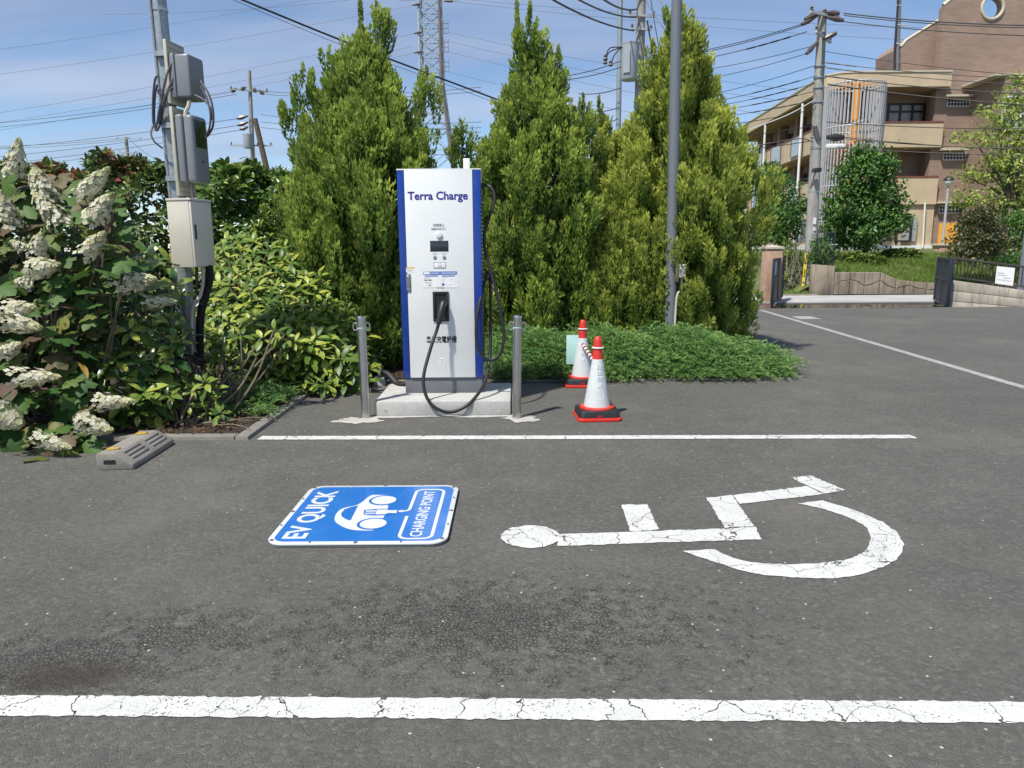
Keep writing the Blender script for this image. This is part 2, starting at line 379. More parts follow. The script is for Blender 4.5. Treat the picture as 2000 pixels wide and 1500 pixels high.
def concrete_mat(name, col, sc=3.0, stain=0.35, streak=False):
    m, t, b, o = new_mat(name)
    tc = nd(t, 'ShaderNodeTexCoord').outputs['Object']
    c = tramp(t, tnoise(t, tc, sc, 6, 0.62), [(0.3, tuple(x*0.78 for x in col)), (0.5, col), (0.72, tuple(min(1, x*1.18) for x in col))])
    c = tmix(t, 1.0, c, tramp(t, tnoise(t, tc, 90, 4, 0.7), [(0.3, 0.86), (0.7, 1.12)]), 'MULTIPLY')
    if streak:
        mp = nd(t, 'ShaderNodeMapping'); mp.inputs['Scale'].default_value = (3.2, 3.2, 0.35); link(t, tc, mp.inputs[0])
        c = tmix(t, tramp(t, tnoise(t, mp.outputs[0], 2.0, 6, 0.65), [(0.48, 0.0), (0.75, stain*1.6)]), c, (0.05, 0.045, 0.035))
    c = tmix(t, tramp(t, tnoise(t, tc, 1.3, 6, 0.7), [(0.5, 0.0), (0.8, stain)]), c, (0.10, 0.09, 0.07))
    # air holes
    v = nd(t, 'ShaderNodeTexVoronoi'); v.inputs['Scale'].default_value = 34; link(t, tc, v.inputs['Vector'])
    s = nd(t, 'ShaderNodeSeparateColor'); link(t, v.outputs['Color'], s.inputs[0])
    pit = tmath(t, 'MULTIPLY', tmath(t, 'GREATER_THAN', s.outputs[0], 0.86), tmath(t, 'LESS_THAN', v.outputs['Distance'], 0.14))
    c = tmix(t, tmath(t, 'MULTIPLY', pit, 0.5), c, tuple(x*0.35 for x in col))
    link(t, c, b.inputs['Base Color']); b.inputs['Roughness'].default_value = 0.85; b.inputs['Specular IOR Level'].default_value = 0.3
    link(t, tbump(t, tnoise(t, tc, 70, 5, 0.65), 0.008, 0.5), b.inputs['Normal'])
    return m
concrete_mat('concrete', (0.46, 0.46, 0.445)); concrete_mat('old_concrete', (0.26, 0.245, 0.22), 5.0, 0.5)
concrete_mat('kerb_concrete', (0.22, 0.21, 0.19), 4.0, 0.5)
concrete_mat('wall_concrete', (0.30, 0.25, 0.19), 2.0, 0.5, True); concrete_mat('block_concrete', (0.46, 0.42, 0.35), 1.6, 0.42, True)
concrete_mat('road_concrete', (0.42, 0.42, 0.41), 0.7, 0.15); concrete_mat('pole_concrete', (0.33, 0.32, 0.30), 1.2, 0.3, True)
concrete_mat('mortar', (0.44, 0.43, 0.40), 8.0, 0.2)
mat('soil', (0.055, 0.040, 0.028), 0.95, var=0.5, scale=14, bump=0.03, bscale=40)
mat('far_ground', (0.10, 0.10, 0.075), 0.95, var=0.4, scale=0.3)
mat('wet_asphalt', (0.055, 0.055, 0.053), 0.55, var=0.3, scale=2, bump=0.004)
mat('grass_soil', (0.11, 0.13, 0.04), 0.95, var=0.4, scale=4, bump=0.05, bscale=12)
mat('gravel_verge', (0.24, 0.215, 0.17), 0.95, var=0.4, scale=9, bump=0.04, bscale=30)
m_, t_, b_, o_ = new_mat('puddle'); b_.inputs['Base Color'].default_value = (0.012, 0.012, 0.011, 1); b_.inputs['Roughness'].default_value = 0.03
link(t_, tbump(t_, tnoise(t_, nd(t_, 'ShaderNodeTexCoord').outputs['Object'], 3.0, 2), 0.002, 0.3), b_.inputs['Normal'])

mat('white_steel', (0.73, 0.75, 0.745), 0.30, var=0.03, scale=2, coat=0.15, dirt=((0.52, 0.52, 0.50), 0.22, 3))
mat('blue_steel', (0.006, 0.040, 0.26), 0.3, var=0.05, scale=3, coat=0.2)
mat('grey_steel', (0.14, 0.145, 0.16), 0.42, var=0.06, scale=3)
mat('dark_mesh', (0.035, 0.04, 0.045), 0.5, var=0.2, scale=30)
mat('brand_ink', (0.025, 0.025, 0.26), 0.4, var=0.03)
mat('black_ink', (0.018, 0.018, 0.02), 0.5, var=0.05)
mat('grey_ink', (0.22, 0.23, 0.24), 0.5, var=0.05)
mat('pale_ink', (0.42, 0.43, 0.45), 0.5, var=0.05)
mat('blue_ink', (0.06, 0.14, 0.45), 0.4, var=0.08)
mat('yellow_ink', (0.70, 0.42, 0.06), 0.5, var=0.08)
mat('white_label', (0.80, 0.80, 0.80), 0.35, var=0.03)
mat('screen_glass', (0.030, 0.036, 0.046), 0.09, var=0.1, scale=4)
mat('black_plastic', (0.018, 0.019, 0.021), 0.42, var=0.2, scale=9, bump=0.0005, bscale=300)
mat('grey_plastic', (0.16, 0.17, 0.18), 0.4, var=0.08, scale=6)
mat('rubber', (0.013, 0.013, 0.014), 0.46, var=0.2, scale=12)
mat('indicator', (0.26, 0.28, 0.28), 0.2, var=0.05)
def brushed():
    m, t, b, o = new_mat('stainless')
    tc = nd(t, 'ShaderNodeTexCoord').outputs['Object']
    mp = nd(t, 'ShaderNodeMapping'); mp.inputs['Scale'].default_value = (6, 6, 260); link(t, tc, mp.inputs[0])
    n = tnoise(t, mp.outputs[0], 1.0, 3)
    link(t, tramp(t, n, [(0.3, (0.46, 0.45, 0.43)), (0.7, (0.60, 0.59, 0.57))]), b.inputs['Base Color'])
    b.inputs['Metallic'].default_value = 1.0
    link(t, tramp(t, tnoise(t, tc, 8, 4), [(0.3, 0.26), (0.7, 0.40)]), b.inputs['Roughness'])
    link(t, tbump(t, n, 0.0006, 0.35), b.inputs['Normal'])
brushed()
def galv():
    m, t, b, o = new_mat('galvanised')
    tc = nd(t, 'ShaderNodeTexCoord').outputs['Object']
    v = nd(t, 'ShaderNodeTexVoronoi'); v.inputs['Scale'].default_value = 45; link(t, tc, v.inputs['Vector'])
    s = nd(t, 'ShaderNodeSeparateColor'); link(t, v.outputs['Color'], s.inputs[0])
    c = tramp(t, s.outputs[0], [(0.0, (0.27, 0.31, 0.34)), (1.0, (0.37, 0.41, 0.44))])
    c = tmix(t, tramp(t, tnoise(t, tc, 4, 6, 0.65), [(0.5, 0.0), (0.8, 0.3)]), c, (0.22, 0.22, 0.22))
    link(t, c, b.inputs['Base Color']); b.inputs['Metallic'].default_value = 0.45; b.inputs['Roughness'].default_value = 0.48
galv()
mat('painted_grey', (0.15, 0.168, 0.195), 0.42, var=0.06, scale=3, dirt=((0.12, 0.12, 0.12), 0.25, 3))
mat('box_grey', (0.20, 0.215, 0.235), 0.38, var=0.06, scale=3, dirt=((0.11, 0.11, 0.11), 0.2, 6))
mat('board_beige', (0.46, 0.45, 0.37), 0.6, var=0.08, scale=5, dirt=((0.2, 0.18, 0.13), 0.35, 7))
mat('cream_steel', (0.58, 0.555, 0.48), 0.4, var=0.03, scale=3, dirt=((0.4, 0.36, 0.28), 0.2, 5))
mat('meter_glass', (0.02, 0.035, 0.025), 0.06, var=0.1)
mat('cream_plastic', (0.55, 0.53, 0.46), 0.5, var=0.06)
mat('cable_grey', (0.09, 0.085, 0.095), 0.5, var=0.15)
mat('cone_white', (0.58, 0.62, 0.63), 0.42, var=0.04, scale=6, dirt=((0.42, 0.42, 0.40), 0.2, 9))
mat('cone_mark', (0.74, 0.76, 0.76), 0.4, var=0.02)
mat('cone_red', (0.66, 0.035, 0.022), 0.42, var=0.08, scale=7, dirt=((0.25, 0.06, 0.05), 0.3, 9))
mat('bar_maroon', (0.30, 0.015, 0.03), 0.45, var=0.1)
mat('teal_board', (0.42, 0.66, 0.64), 0.4, var=0.03, scale=4)
mat('sign_blue', (0.018, 0.155, 0.52), 0.24, var=0.04, scale=3, dirt=((0.10, 0.22, 0.55), 0.25, 6), coat=0.3)
mat('sign_white', (0.64, 0.66, 0.68), 0.3, var=0.04, scale=4, dirt=((0.5, 0.5, 0.48), 0.25, 8))
mat('reflector_yellow', (0.48, 0.33, 0.07), 0.4, var=0.15, scale=30)
mat('bark', (0.10, 0.075, 0.055), 0.9, var=0.35, scale=14, bump=0.02, bscale=40)
mat('stem', (0.14, 0.115, 0.08), 0.8, var=0.3, scale=20)

# ================================================================ setting
g = MB().box(-2500, 2500, -300, 4000, -1.2, -0.45).build('ground', 'far_ground'); struct(g)
lot_y = G(1700, 601).y
lot = MB().box(-40, 60, -9, lot_y, -0.44, 0.0).build('parking_lot', 'asphalt', smooth=False); struct(lot)
road_y0 = G(1700, 590, -0.10).y; road_y1 = G(1700, 576, -0.08).y
apron = MB().box(-40, 60, lot_y + 0.002, road_y0, -0.44, -0.115).build('driveway_apron', 'wet_asphalt', smooth=False); struct(apron)
road = MB().box(-200, 200, road_y0 + 0.002, road_y1, -0.44, -0.085).build('road', 'road_concrete', smooth=False); struct(road)
pud = []
for k in range(56):
    a = 2*math.pi*k/56; rr = 1 + 0.16*math.sin(3*a+1) + 0.1*math.sin(7*a) + 0.06*math.sin(13*a+2)
    pud.append((8.3 + 2.9*rr*math.cos(a), (lot_y*0.42+road_y0*0.58) + 0.62*rr*math.sin(a)))
struct(MB().prism(pud, -0.114, -0.109).build('puddle', 'puddle', smooth=False))

# planting bed: mounded soil behind a flush kerb
KX = G(488, 857).x; KY = G(400, 856).y; BY = 7.70
def bed(name, poly, n=46):
    xs = [p[0] for p in poly]; ys = [p[1] for p in poly]
    return MB().prism(poly, -0.3, 0.026).build(name, 'soil', smooth=False)
soil = bed('planting_soil', [(-30, KY+0.02), (KX-0.11, KY+0.02), (KX-0.11, BY+0.11), (3.02, BY+0.11), (3.02, 9.4), (4.1, 14.5), (4.1, 16.4), (-30, 16.4)]); struct(soil)
kerb = thing('kerb', 'flush weathered concrete kerb stones edging the planting bed', 'kerb', (KX, KY, 0)); del kerb['category']; del kerb['label']; struct(kerb)
def stones(x0, y0, x1, y1, w=0.10, hh=0.03):
    a = Vector((x0, y0)); b = Vector((x1, y1)); d = (b-a); L = d.length; d.normalize(); n = Vector((-d.y, d.x)); k = max(1, round(L/0.6)); s = L/k
    for i in range(k):
        p, q = a + d*(i*s+0.003), a + d*((i+1)*s-0.003); h = hh + random.uniform(-0.004, 0.004)
        MB().prism([tuple(p), tuple(q), tuple(q+n*w), tuple(p+n*w)], -0.2, h).build('kerb_stone', 'kerb_concrete', kerb, bevel=0.006)
stones(KX-0.103, KY-0.06, KX-3.2, KY-0.02, -0.10)
stones(KX, KY-0.06, KX, BY-0.03)
stones(KX+0.003, BY-0.03, 3.0, BY-0.03, .1, .016)
stones(3.01, BY+0.07, 3.01, 9.3, .1, .016); stones(3.01, 9.31, 4.05, 14.4, .1, .016)

# ---------------------------------------------------------------- markings
def ragged(poly, step=0.02, jit=0.0026):
    r = []
    for i in range(len(poly)):
        a, b = Vector(poly[i][:2]), Vector(poly[(i+1) % len(poly)][:2]); n = max(1, int((b-a).length/step))
        for k in range(n):
            p = a.lerp(b, k/n); r.append((p.x + random.gauss(0, jit), p.y + random.gauss(0, jit)))
    return r
def ccw(p):
    s = sum(p[i][0]*p[(i+1) % len(p)][1] - p[(i+1) % len(p)][0]*p[i][1] for i in range(len(p)))
    return p if s > 0 else p[::-1]
def marking(name, polys, m, parent=None, z=0.004):
    mb = MB()
    for p in polys:
        p = ragged(ccw([tuple(q)[:2] for q in p])); n = len(mb.v)
        mb.v += [(x, y, z) for x, y in p]; mb.f.append(tuple(range(n, n+len(p))))
    o = mb.build(name, m, parent, smooth=False); return o
def line_between(a, b, w):
    a, b = Vector(a[:2]), Vector(b[:2]); d = (b-a).normalized(); n = Vector((-d.y, d.x))*w/2
    return [a-n, b-n, b+n, a+n]
tag(marking('parking_line', [line_between(G(507, 856), G(1785, 853.5), 0.105)], 'road_paint'), 'long cracked white line painted just in front of the charger plinth', 'road marking')
fa, fb = G(0, 1379), G(2000, 1393); fd = (fb-fa)
tag(marking('parking_line', [line_between(fa-fd*0.5, fb+fd*0.5, 0.102)], 'road_paint'), 'thick flaking white line in front of the wheelchair symbol and blue sign', 'road marking')
la, lb = G(1491, 607.5), G(2000, 757); ld = lb-la
tag(marking('lane_line', [line_between(la-ld*0.02, lb+ld*0.6, 0.115)], 'old_paint'), 'greyed lane line running from the trees toward the gate', 'road marking')
tag(marking('road_patch', [[G(1545, 618), G(1583, 618), G(1605, 623.5), G(1562, 623.5)]], 'old_paint'), 'short pale painted bar beside the greyed lane line', 'road marking')
wc = thing('wheelchair_symbol', 'cracked white wheelchair symbol painted on the asphalt', 'road marking', G(1400, 1040))
def cp(cx, cy): return G(940 + 0.45*cx, 900 + 0.45*cy)
hc = G(1036, 1048.5)
marking('head', [[(hc.x + 0.145*math.cos(a), hc.y + 0.142*math.sin(a)) for a in [2*math.pi*k/40 for k in range(40)]]], 'road_paint', wc)
for nm, pl in (('torso', [(337,322),(1060,297),(1187,289),(1220,343),(330,373)]), ('arm', [(608,192),(722,192),(770,303),(645,309)]),
               ('seat', [(978,164),(1087,151),(1116,190),(1184,286),(1056,294)]), ('leg', [(1092,152),(1412,112),(1486,147),(1122,190)]), ('foot', [(1343,75),(1430,66),(1580,130),(1492,145),(1416,110)]),
               ('wheel', [(1375,188),(1480,175),(1560,197),(1655,230),(1740,268),(1805,312),(1832,360),(1826,400),(1800,432),(1750,460),(1690,483),(1630,500),(1560,511),(1480,514),(1350,510),(1230,500),(1140,482),(1050,455),(960,424),(870,395),
                          (1010,387),(1060,412),(1110,430),(1170,443),(1230,450),(1320,452),(1400,451),(1480,446),(1550,438),(1610,424),(1655,403),(1685,372),(1692,340),(1678,300),(1655,280),(1620,260),(1560,236),(1490,213)])):
    marking(nm, [[cp(*q) for q in pl]], 'road_paint', wc, 0.0042)

# ---------------------------------------------------------------- charging sign lying on the asphalt
SX0, SX1, SY0, SY1 = (G(523, 1054, .017).x + G(605, 957, .017).x)/2, (G(878, 1046, .017).x + G(893, 958, .017).x)/2, G(700, 1063.5, .017).y, G(750, 949.5, .017).y
es = thing('charging_sign', 'blue and white charging point sign board lying flat on the asphalt', 'sign', ((SX0+SX1)/2, (SY0+SY1)/2, 0))
def rrect(x0, x1, y0, y1, r, n=8):
    p = []
    for cx, cy, a0 in ((x1-r, y0+r, -90), (x1-r, y1-r, 0), (x0+r, y1-r, 90), (x0+r, y0+r, 180)):
        p += [(cx + r*math.cos(math.radians(a0+90*k/n)), cy + r*math.sin(math.radians(a0+90*k/n))) for k in range(n+1)]
    return p
MB().prism(rrect(SX0, SX1, SY0, SY1, 0.085), 0.013, 0.022).build('board', 'sign_white', es, bevel=0.002)
MB().prism(rrect(SX0+.004, SX1-.004, SY0+.004, SY1-.004, 0.08), 0.003, 0.0125).build('backing', 'grey_plastic', es)
MB().prism(rrect(SX0+.026, SX1-.026, SY0+.028, SY1-.028, 0.066), 0.0221, 0.0226).build('blue_field', 'sign_blue', es, smooth=False)
def sp_(cx, cy): return G(500 + 0.21*cx, 920 + 0.21*cy, 0.023)
def flat(name, poly, m, z=0.0232, par=es):
    p = ccw([tuple(q)[:2] for q in poly]); mb = MB(); mb.v = [(x, y, z) for x, y in p]; mb.f = [tuple(range(len(p)))]
    return mb.build(name, m, par, smooth=False)
def curve2(pts, n=6): return [tuple(q)[:2] for q in smooth_path([(p[0], p[1], 0) for p in pts], n)]
def path_strip(name, pts, w, m, z=0.0233, par=es):
    pts = [Vector(p[:2]) for p in pts]; L = []; R = []
    for i, p in enumerate(pts):
        d0 = (pts[i]-pts[i-1]).normalized() if i else None; d1 = (pts[i+1]-pts[i]).normalized() if i < len(pts)-1 else None
        d = ((d0 or d1) + (d1 or d0)).normalized(); n = Vector((-d.y, d.x)); s = w/2/max(0.5, n.dot(Vector((-(d1 or d0).y, (d1 or d0).x))))
        L.append(p+n*s); R.append(p-n*s)
    mb = MB(); k = len(pts); mb.v = [(q.x, q.y, z) for q in R+L]; mb.f = [(i, i+1, k+i+1, k+i) for i in range(k-1)]
    return mb.build(name, m, par, smooth=False)
car = flat('car_emblem', curve2([sp_(*q) for q in [(1230,225),(1130,222),(1080,224),(1040,245),(990,285),(930,318),(830,340),(770,370),(735,420),(735,465),(775,500),(850,535),(930,550),(1060,553),(1100,540),(1180,440),(1225,350),(1228,320)]], 5), 'sign_white')
flat('car_window', [sp_(*q) for q in [(950,320),(880,335),(820,358),(792,395),(795,420),(830,445),(870,460),(882,455)]], 'sign_blue', 0.0238, es)
for cx, cy in ((1190, 272), (1090, 490)):
    c = sp_(cx, cy)
    for r, mm, z, nm in ((0.083, 'sign_blue', 0.0238, 'wheel_gap'), (0.068, 'sign_white', 0.0243, 'wheel_disc')):
        flat(nm, [(c.x + r*math.cos(2*math.pi*k/28), c.y + r*math.sin(2*math.pi*k/28)) for k in range(28)], mm, z)
flat('plug_gap', [sp_(*q) for q in [(1005,365),(1115,355),(1230,352),(1320,362),(1312,400),(1200,412),(1090,415),(1000,405)]], 'sign_blue', 0.0245)
flat('plug', [sp_(*q) for q in [(1125,362),(1215,360),(1240,368),(1312,366),(1308,394),(1230,392),(1200,404),(1110,406)]], 'sign_white', 0.0250)
flat('plug_pin', [sp_(*q) for q in [(1022,370),(1118,368),(1114,380),(1018,382)]], 'sign_white', 0.0250)
flat('plug_pin', [sp_(*q) for q in [(1014,392),(1110,390),(1106,400),(1010,402)]], 'sign_white', 0.0250)
bx0 = (sp_(1480,175).x + sp_(1330,610).x)/2 + .01; bx1 = (sp_(1745,180).x + sp_(1640,615).x)/2; by0 = sp_(1450,628).y; by1 = sp_(1600,172).y; pm = sp_(1400,372).y; pn = sp_(1400,418).y
def arcq(cx, cy, r, a0, a1, n=6): return [(cx + r*math.cos(math.radians(a0+(a1-a0)*k/n)), cy + r*math.sin(math.radians(a0+(a1-a0)*k/n))) for k in range(n+1)]
r_ = 0.045; bx0 -= 0.004
loop_ = [(sp_(1318,382).x, pm), (bx0-r_*0.7, pm)] + arcq(bx0-r_*0.7, pm+r_*0.7, r_*0.7, -90, 0) + arcq(bx0+r_, by1-r_, r_, 180, 90) + arcq(bx1-r_, by1-r_, r_, 90, 0) + arcq(bx1-r_, by0+r_, r_, 0, -90) + arcq(bx0+r_, by0+r_, r_, 270, 180) + [(bx0, pn)]
path_strip('cable_outline', loop_, 0.017, 'sign_white')
def text_sign(s, c0, c1, hx0, hx1, off, name):
    yc = (c0+c1)/2; xc = (hx0+hx1)/2
    M = Matrix(((0,-1,0,xc),(1,0,0,yc),(0,0,1,0.0231),(0,0,0,1)))
    o = text_part(s, abs(hx1-hx0)/0.727, 'sign_white', es, M, name, 0.0003, off)
    ys = [v.co.y for v in o.data.vertices]; xs = [v.co.x for v in o.data.vertices]; o_off = OFF[o.name]
    k = abs(c1-c0)/(max(ys)-min(ys)); my = (max(ys)+min(ys))/2; mx_ = (max(xs)+min(xs))/2
    for v in o.data.vertices: v.co.y = (v.co.y-my)*k + yc - o_off.y; v.co.x += xc - o_off.x - mx_
    return o
text_sign('EV QUICK', sp_(380, 628).y, sp_(690, 186).y, (sp_(275,625).x+sp_(585,192).x)/2, (sp_(500,610).x+sp_(775,188).x)/2, 0.004, 'lettering')
text_sign('CHARGING POINT', sp_(1490, 608).y, sp_(1620, 188).y, (sp_(1435,600).x+sp_(1560,192).x)/2, (sp_(1565,585).x+sp_(1665,192).x)/2 - .004, 0.0012, 'lettering')
for (u, v) in [(0.03, 0.05), (0.5, 0.013), (0.97, 0.06), (0.985, 0.5), (0.965, 0.95), (0.5, 0.987), (0.03, 0.95), (0.015, 0.5), (0.25, 0.013), (0.75, 0.013), (0.27, 0.987), (0.75, 0.987), (0.015, .27), (.985, .27), (.985, .73), (.015, .73)]:
    x, y = SX0 + u*(SX1-SX0), SY0 + v*(SY1-SY0); big = (u*20) % 5 < 9 and (abs(u-.5) < .01 or abs(v-.5) < .01 or (u in (0.03, 0.97, 0.965)))
    MB().lathe([(0.011 if big else .006, 0.0), (0.010 if big else .0055, 0.004), (0.004, 0.007)], (x, y, 0.0221), 10).build('bolt', 'stainless', es)

# ================================================================ charger on its plinth
PX0, PX1, PY0, PY1, PZ = -1.175, -0.012, 6.06, 6.90, 0.130
pl = thing('concrete_plinth', 'pale concrete plinth block under the white charger', 'plinth', ((PX0+PX1)/2, (PY0+PY1)/2, 0))
mb = MB(); mb.prism([(PX0, PY0), (PX1, PY0), (PX1+.006, PY1), (PX0-.004, PY1)], 0.0, PZ); mb.build('block', 'concrete', pl, bevel=0.014)
for x in (PX0+0.095, PX1-0.10):
    MB().cyl((x, PY0-0.0015, 0.045), (x, PY0+0.01, 0.045), 0.016, n=16).build('form_tie_hole', 'mortar', pl)
pts = []
for k in range(40):
    u = k/39; pts.append((PX0-0.07+u*(PX1-PX0+0.14), PY0-0.055-0.02*math.sin(u*11)+random.uniform(-.006,.006)))
struct(marking('mortar_bed', [pts + [(PX1+0.02, PY0+0.02), (PX0-0.02, PY0+0.02)]], 'mortar', None, 0.003))
mat('mortar_line', (0.4,0.4,0.38))

CX0, CX1, YF, YB = -0.968, -0.256, 6.402, 6.815
CZ0, CZB, CZ1 = PZ, PZ + 0.142, P(855, 331, 6.402).z
CM = (CX0+CX1)/2
ch = thing('ev_charger', 'tall white and blue quick charging station with a black cable', 'charger', (CM, (YF+YB)/2, CZ0))
MB().box(CX0+.012, CX1-.012, YF+.014, YB-.01, CZ0, CZB).build('base', 'grey_steel', ch, bevel=0.003)
MB().box(CX0+.003, CX1-.003, YF+.022, YB, CZB, CZ1).build('cabinet', 'white_steel', ch, bevel=0.004)
SW = 0.066
MB().box(CX0+SW-.004, CX1-SW-.004, YF-.004, YF+.022, CZB+.002, CZ1-.002).build('front_panel', 'white_steel', ch, bevel=0.003)
MB().box(CX0, CX0+SW-.007, YF, YF+.05, CZB+.001, CZ1-.006).build('blue_strip', 'blue_steel', ch, bevel=0.004)
MB().box(CX1-SW-.001, CX1, YF, YF+.05, CZB+.001, CZ1-.006).build('blue_strip', 'blue_steel', ch, bevel=0.004)
MB().box(CX0-.004, CX1+.004, YF-.002, YB+.006, CZ1-.005, CZ1+.007).build('top_lid', 'white_steel', ch, bevel=0.003)
vp = MB()
for k in range(46):
    z = CZB + 0.12 + k*0.034
    vp.box(CX1-.002, CX1+.006, YF+.09, YB-.05, z, z+.012)
vp.build('side_vent', 'dark_mesh', ch)
a0, a1 = P(905, 310, YF+.25), P(918, 331, YF+.25)
MB().box(a0.x, a1.x, YF+.22, YF+.26, CZ1+.006, a0.z).build('antenna', 'white_steel', ch, bevel=0.003)
FY = YF - .004
def fp(px, py): p = P(px, py, FY); return p.x, p.z
def face_m(px, py, d=0.0008): x, z = fp(px, py); return Matrix(((1,0,0,x),(0,0,-1,FY-d),(0,1,0,z),(0,0,0,1)))
def fbox(name, x0, y0, x1, y1, d, m, par=ch, bevel=0.0, depth0=0.0):
    a, b = fp(x0, y0), fp(x1, y1); return MB().box(a[0], b[0], FY-d, FY-depth0+.001, b[1], a[1]).build(name, m, par, bevel=bevel)
text_part('Terra Charge', 0.094, 'brand_ink', ch, face_m(855, 383), 'lettering', 0.0008, 0.0024, fit=fp(914, 383)[0]-fp(796.5, 383)[0])
text_part('非常停止', 0.031, 'grey_ink', ch, face_m(857, 440.5), 'lettering', 0.0006, 0.0003, fit=fp(868.3, 440)[0]-fp(846.5, 440)[0])
text_part('EMERGENCY', 0.025, 'grey_ink', ch, face_m(857, 447.5), 'lettering', 0.0006, 0.0002, fit=fp(871, 440)[0]-fp(842.5, 440)[0])
x, z = fp(857.5, 458.5)
MB().cyl((x, FY-.014, z), (x, FY, z), 0.027, n=24).build('emergency_button', 'white_steel', ch, bevel=0.002)
fbox('display', 840.5, 471, 875.5, 490.5, 0.003, 'screen_glass', bevel=0.002)
fbox('display_bezel', 839.8, 470.3, 876.2, 491.2, 0.0016, 'black_plastic', bevel=0.001)
for px in (849.5, 867.8):
    x, z = fp(px, 503); o = MB().cyl((x, FY-.006, z), (x, FY, z), 0.0125, n=18).build('push_button', 'indicator', ch, bevel=0.0015)
    MB().lathe([(0.0155, 0.0), (0.0155, 0.003), (0.0125, 0.004)], (0, 0, 0), 18).xf(Matrix.Translation((x, FY, z)) @ Matrix.Rotation(math.pi/2, 4, 'X')).build('button_ring', 'grey_plastic', o)
    fbox('caption_line', px-5, 494.2, px+5, 495.1, .0006, 'pale_ink'); fbox('caption_line', px-4.2, 496.8, px+4.2, 497.8, .0006, 'pale_ink')
fbox('card_reader', 847.2, 512.6, 871, 524.7, 0.0012, 'black_ink', bevel=.0005); fbox('reader_face', 848.2, 513.4, 870.2, 523.9, 0.0018, 'white_label', bevel=.0005)
x, z = fp(859, 517.2); ring = MB(); pr = [(x + 0.0135*math.cos(a), FY-.0022, z + 0.0135*math.sin(a)) for a in [math.radians(110+k*20) for k in range(17)]]
ring.tube(pr, 0.0016, 5); ring.build('reader_emblem', 'blue_ink', ch)
fbox('caption_line', 851, 521.6, 867.5, 522.5, .0024, 'pale_ink')
# instruction stickers: a blue band over two white boxes
fbox('sticker', 826.2, 530.5, 892.5, 536.6, .0008, 'blue_ink'); fbox('sticker_tag', 827.3, 531.2, 839.5, 535.6, .0012, 'white_label')
for a, b in ((841, 858), (861, 890)): fbox('sticker_line', a, 532.8, b, 533.9, .0012, 'white_label')
fbox('sticker', 826.2, 537.4, 859.5, 560.8, .0007, 'white_label'); fbox('sticker', 860.3, 537.4, 893, 560.8, .0007, 'white_label')
fbox('sticker_tag', 830, 538.2, 856, 540.2, .0011, 'blue_ink'); fbox('sticker_tag', 863, 538.2, 889, 540.2, .0011, 'blue_ink')
for (a, b, y) in ((828, 838, 542), (828, 842, 544.2), (830, 842, 551), (831, 844, 553.2), (833, 838, 557), (863, 872, 542), (863, 868, 546), (863, 869, 549), (879, 885, 545), (879, 884, 548), (887, 891, 546), (887, 891, 550), (869, 874, 555), (876, 881, 556.5), (883, 890, 555.5)):
    fbox('sticker_line', a, y, b, y+.8, .0011, 'pale_ink')
for a, b in ((828.5, 835), (836.5, 843.5)): fbox('sticker_badge', a, 546.2, b, 548.8, .0011, 'grey_ink')
fbox('sticker_badge', 863.3, 553, 868, 558.4, .0011, 'blue_ink'); fbox('sticker_badge', 838, 556, 842, 558.6, .0011, 'grey_ink')
fbox('rule_line', 825.5, 562, 847.5, 562.7, .0007, 'pale_ink'); fbox('rule_line', 873, 562, 894.5, 562.7, .0007, 'pale_ink')
text_part('Terra Charge', 0.020, 'grey_ink', ch, face_m(860, 562), 'lettering', 0.0005, 0.0002, fit=fp(868, 562)[0]-fp(852, 562)[0])
fbox('warning_sticker', 793, 522, 810, 531.8, .0007, 'white_label'); fbox('warning_band', 793, 522, 810, 524.2, .0011, 'yellow_ink')
for y in (526.2, 528, 529.8): fbox('sticker_line', 795, y, 806, y+.6, .0011, 'pale_ink')
o = fbox('door_handle', 793.2, 535, 802.6, 569.3, .010, 'grey_plastic', bevel=0.004)
x, z = fp(796.8, 538.6); MB().cyl((x, FY-.012, z), (x, FY-.008, z), 0.008, n=14).build('handle_lock', 'white_label', o)
fbox('handle_key_plate', 795.5, 562, 801, 564.6, .0115, 'indicator', o); fbox('handle_key_plate', 795.5, 566, 801.2, 567.6, .0115, 'indicator', o)
# holster with the connector in it
hx0, hz1 = fp(845, 569.5); hx1, hz0 = fp(877.5, 627.5); bw = 0.020
h = MB().box(hx0, hx1, FY-.014, FY+.002, hz1-bw, hz1).box(hx0, hx1, FY-.014, FY+.002, hz0, hz0+bw*1.1).box(hx0, hx0+bw, FY-.0138, FY+.002, hz0+.001, hz1-.001).box(hx1-bw, hx1, FY-.0138, FY+.002, hz0+.001, hz1-.001)
hol = h.build('holster_frame', 'black_plastic', ch, bevel=0.003)
MB().box(hx0+bw*.9, hx1-bw*.9, FY-.0012, FY+.001, hz0+bw, hz1-bw*.9).build('holster_recess', 'rubber', hol)
mat('holster_dark', (0.006, 0.008, 0.02), 0.6)
def fq(px, py, d): p = P(px, py, FY-d); return p
c0, c1, c2 = fq(866, 588, 0.02), fq(862, 598, .075), fq(857.5, 628, .12)
con = MB(); con.tube([fq(868, 593, 0.0), fq(867, 592, .03), fq(865.5, 594, .06), fq(863, 603, .085), fq(860, 615, .105), fq(857.6, 628, .118), fq(857.0, 632, .12)], [.030, .031, .032, .029, .024, .021, .019], 16)
con.build('connector', 'black_plastic', ch)
MB().tube([fq(866, 589.5, .05), fq(863.2, 599, .085), fq(861.5, 607, .10)], [.012, .014, .010], 8).build('connector_latch', 'grey_plastic', ch)
MB().cyl(fq(858.6, 622, .113), fq(857.4, 629.5, .119), .0245, n=16).build('cable_gland', 'rubber', ch)
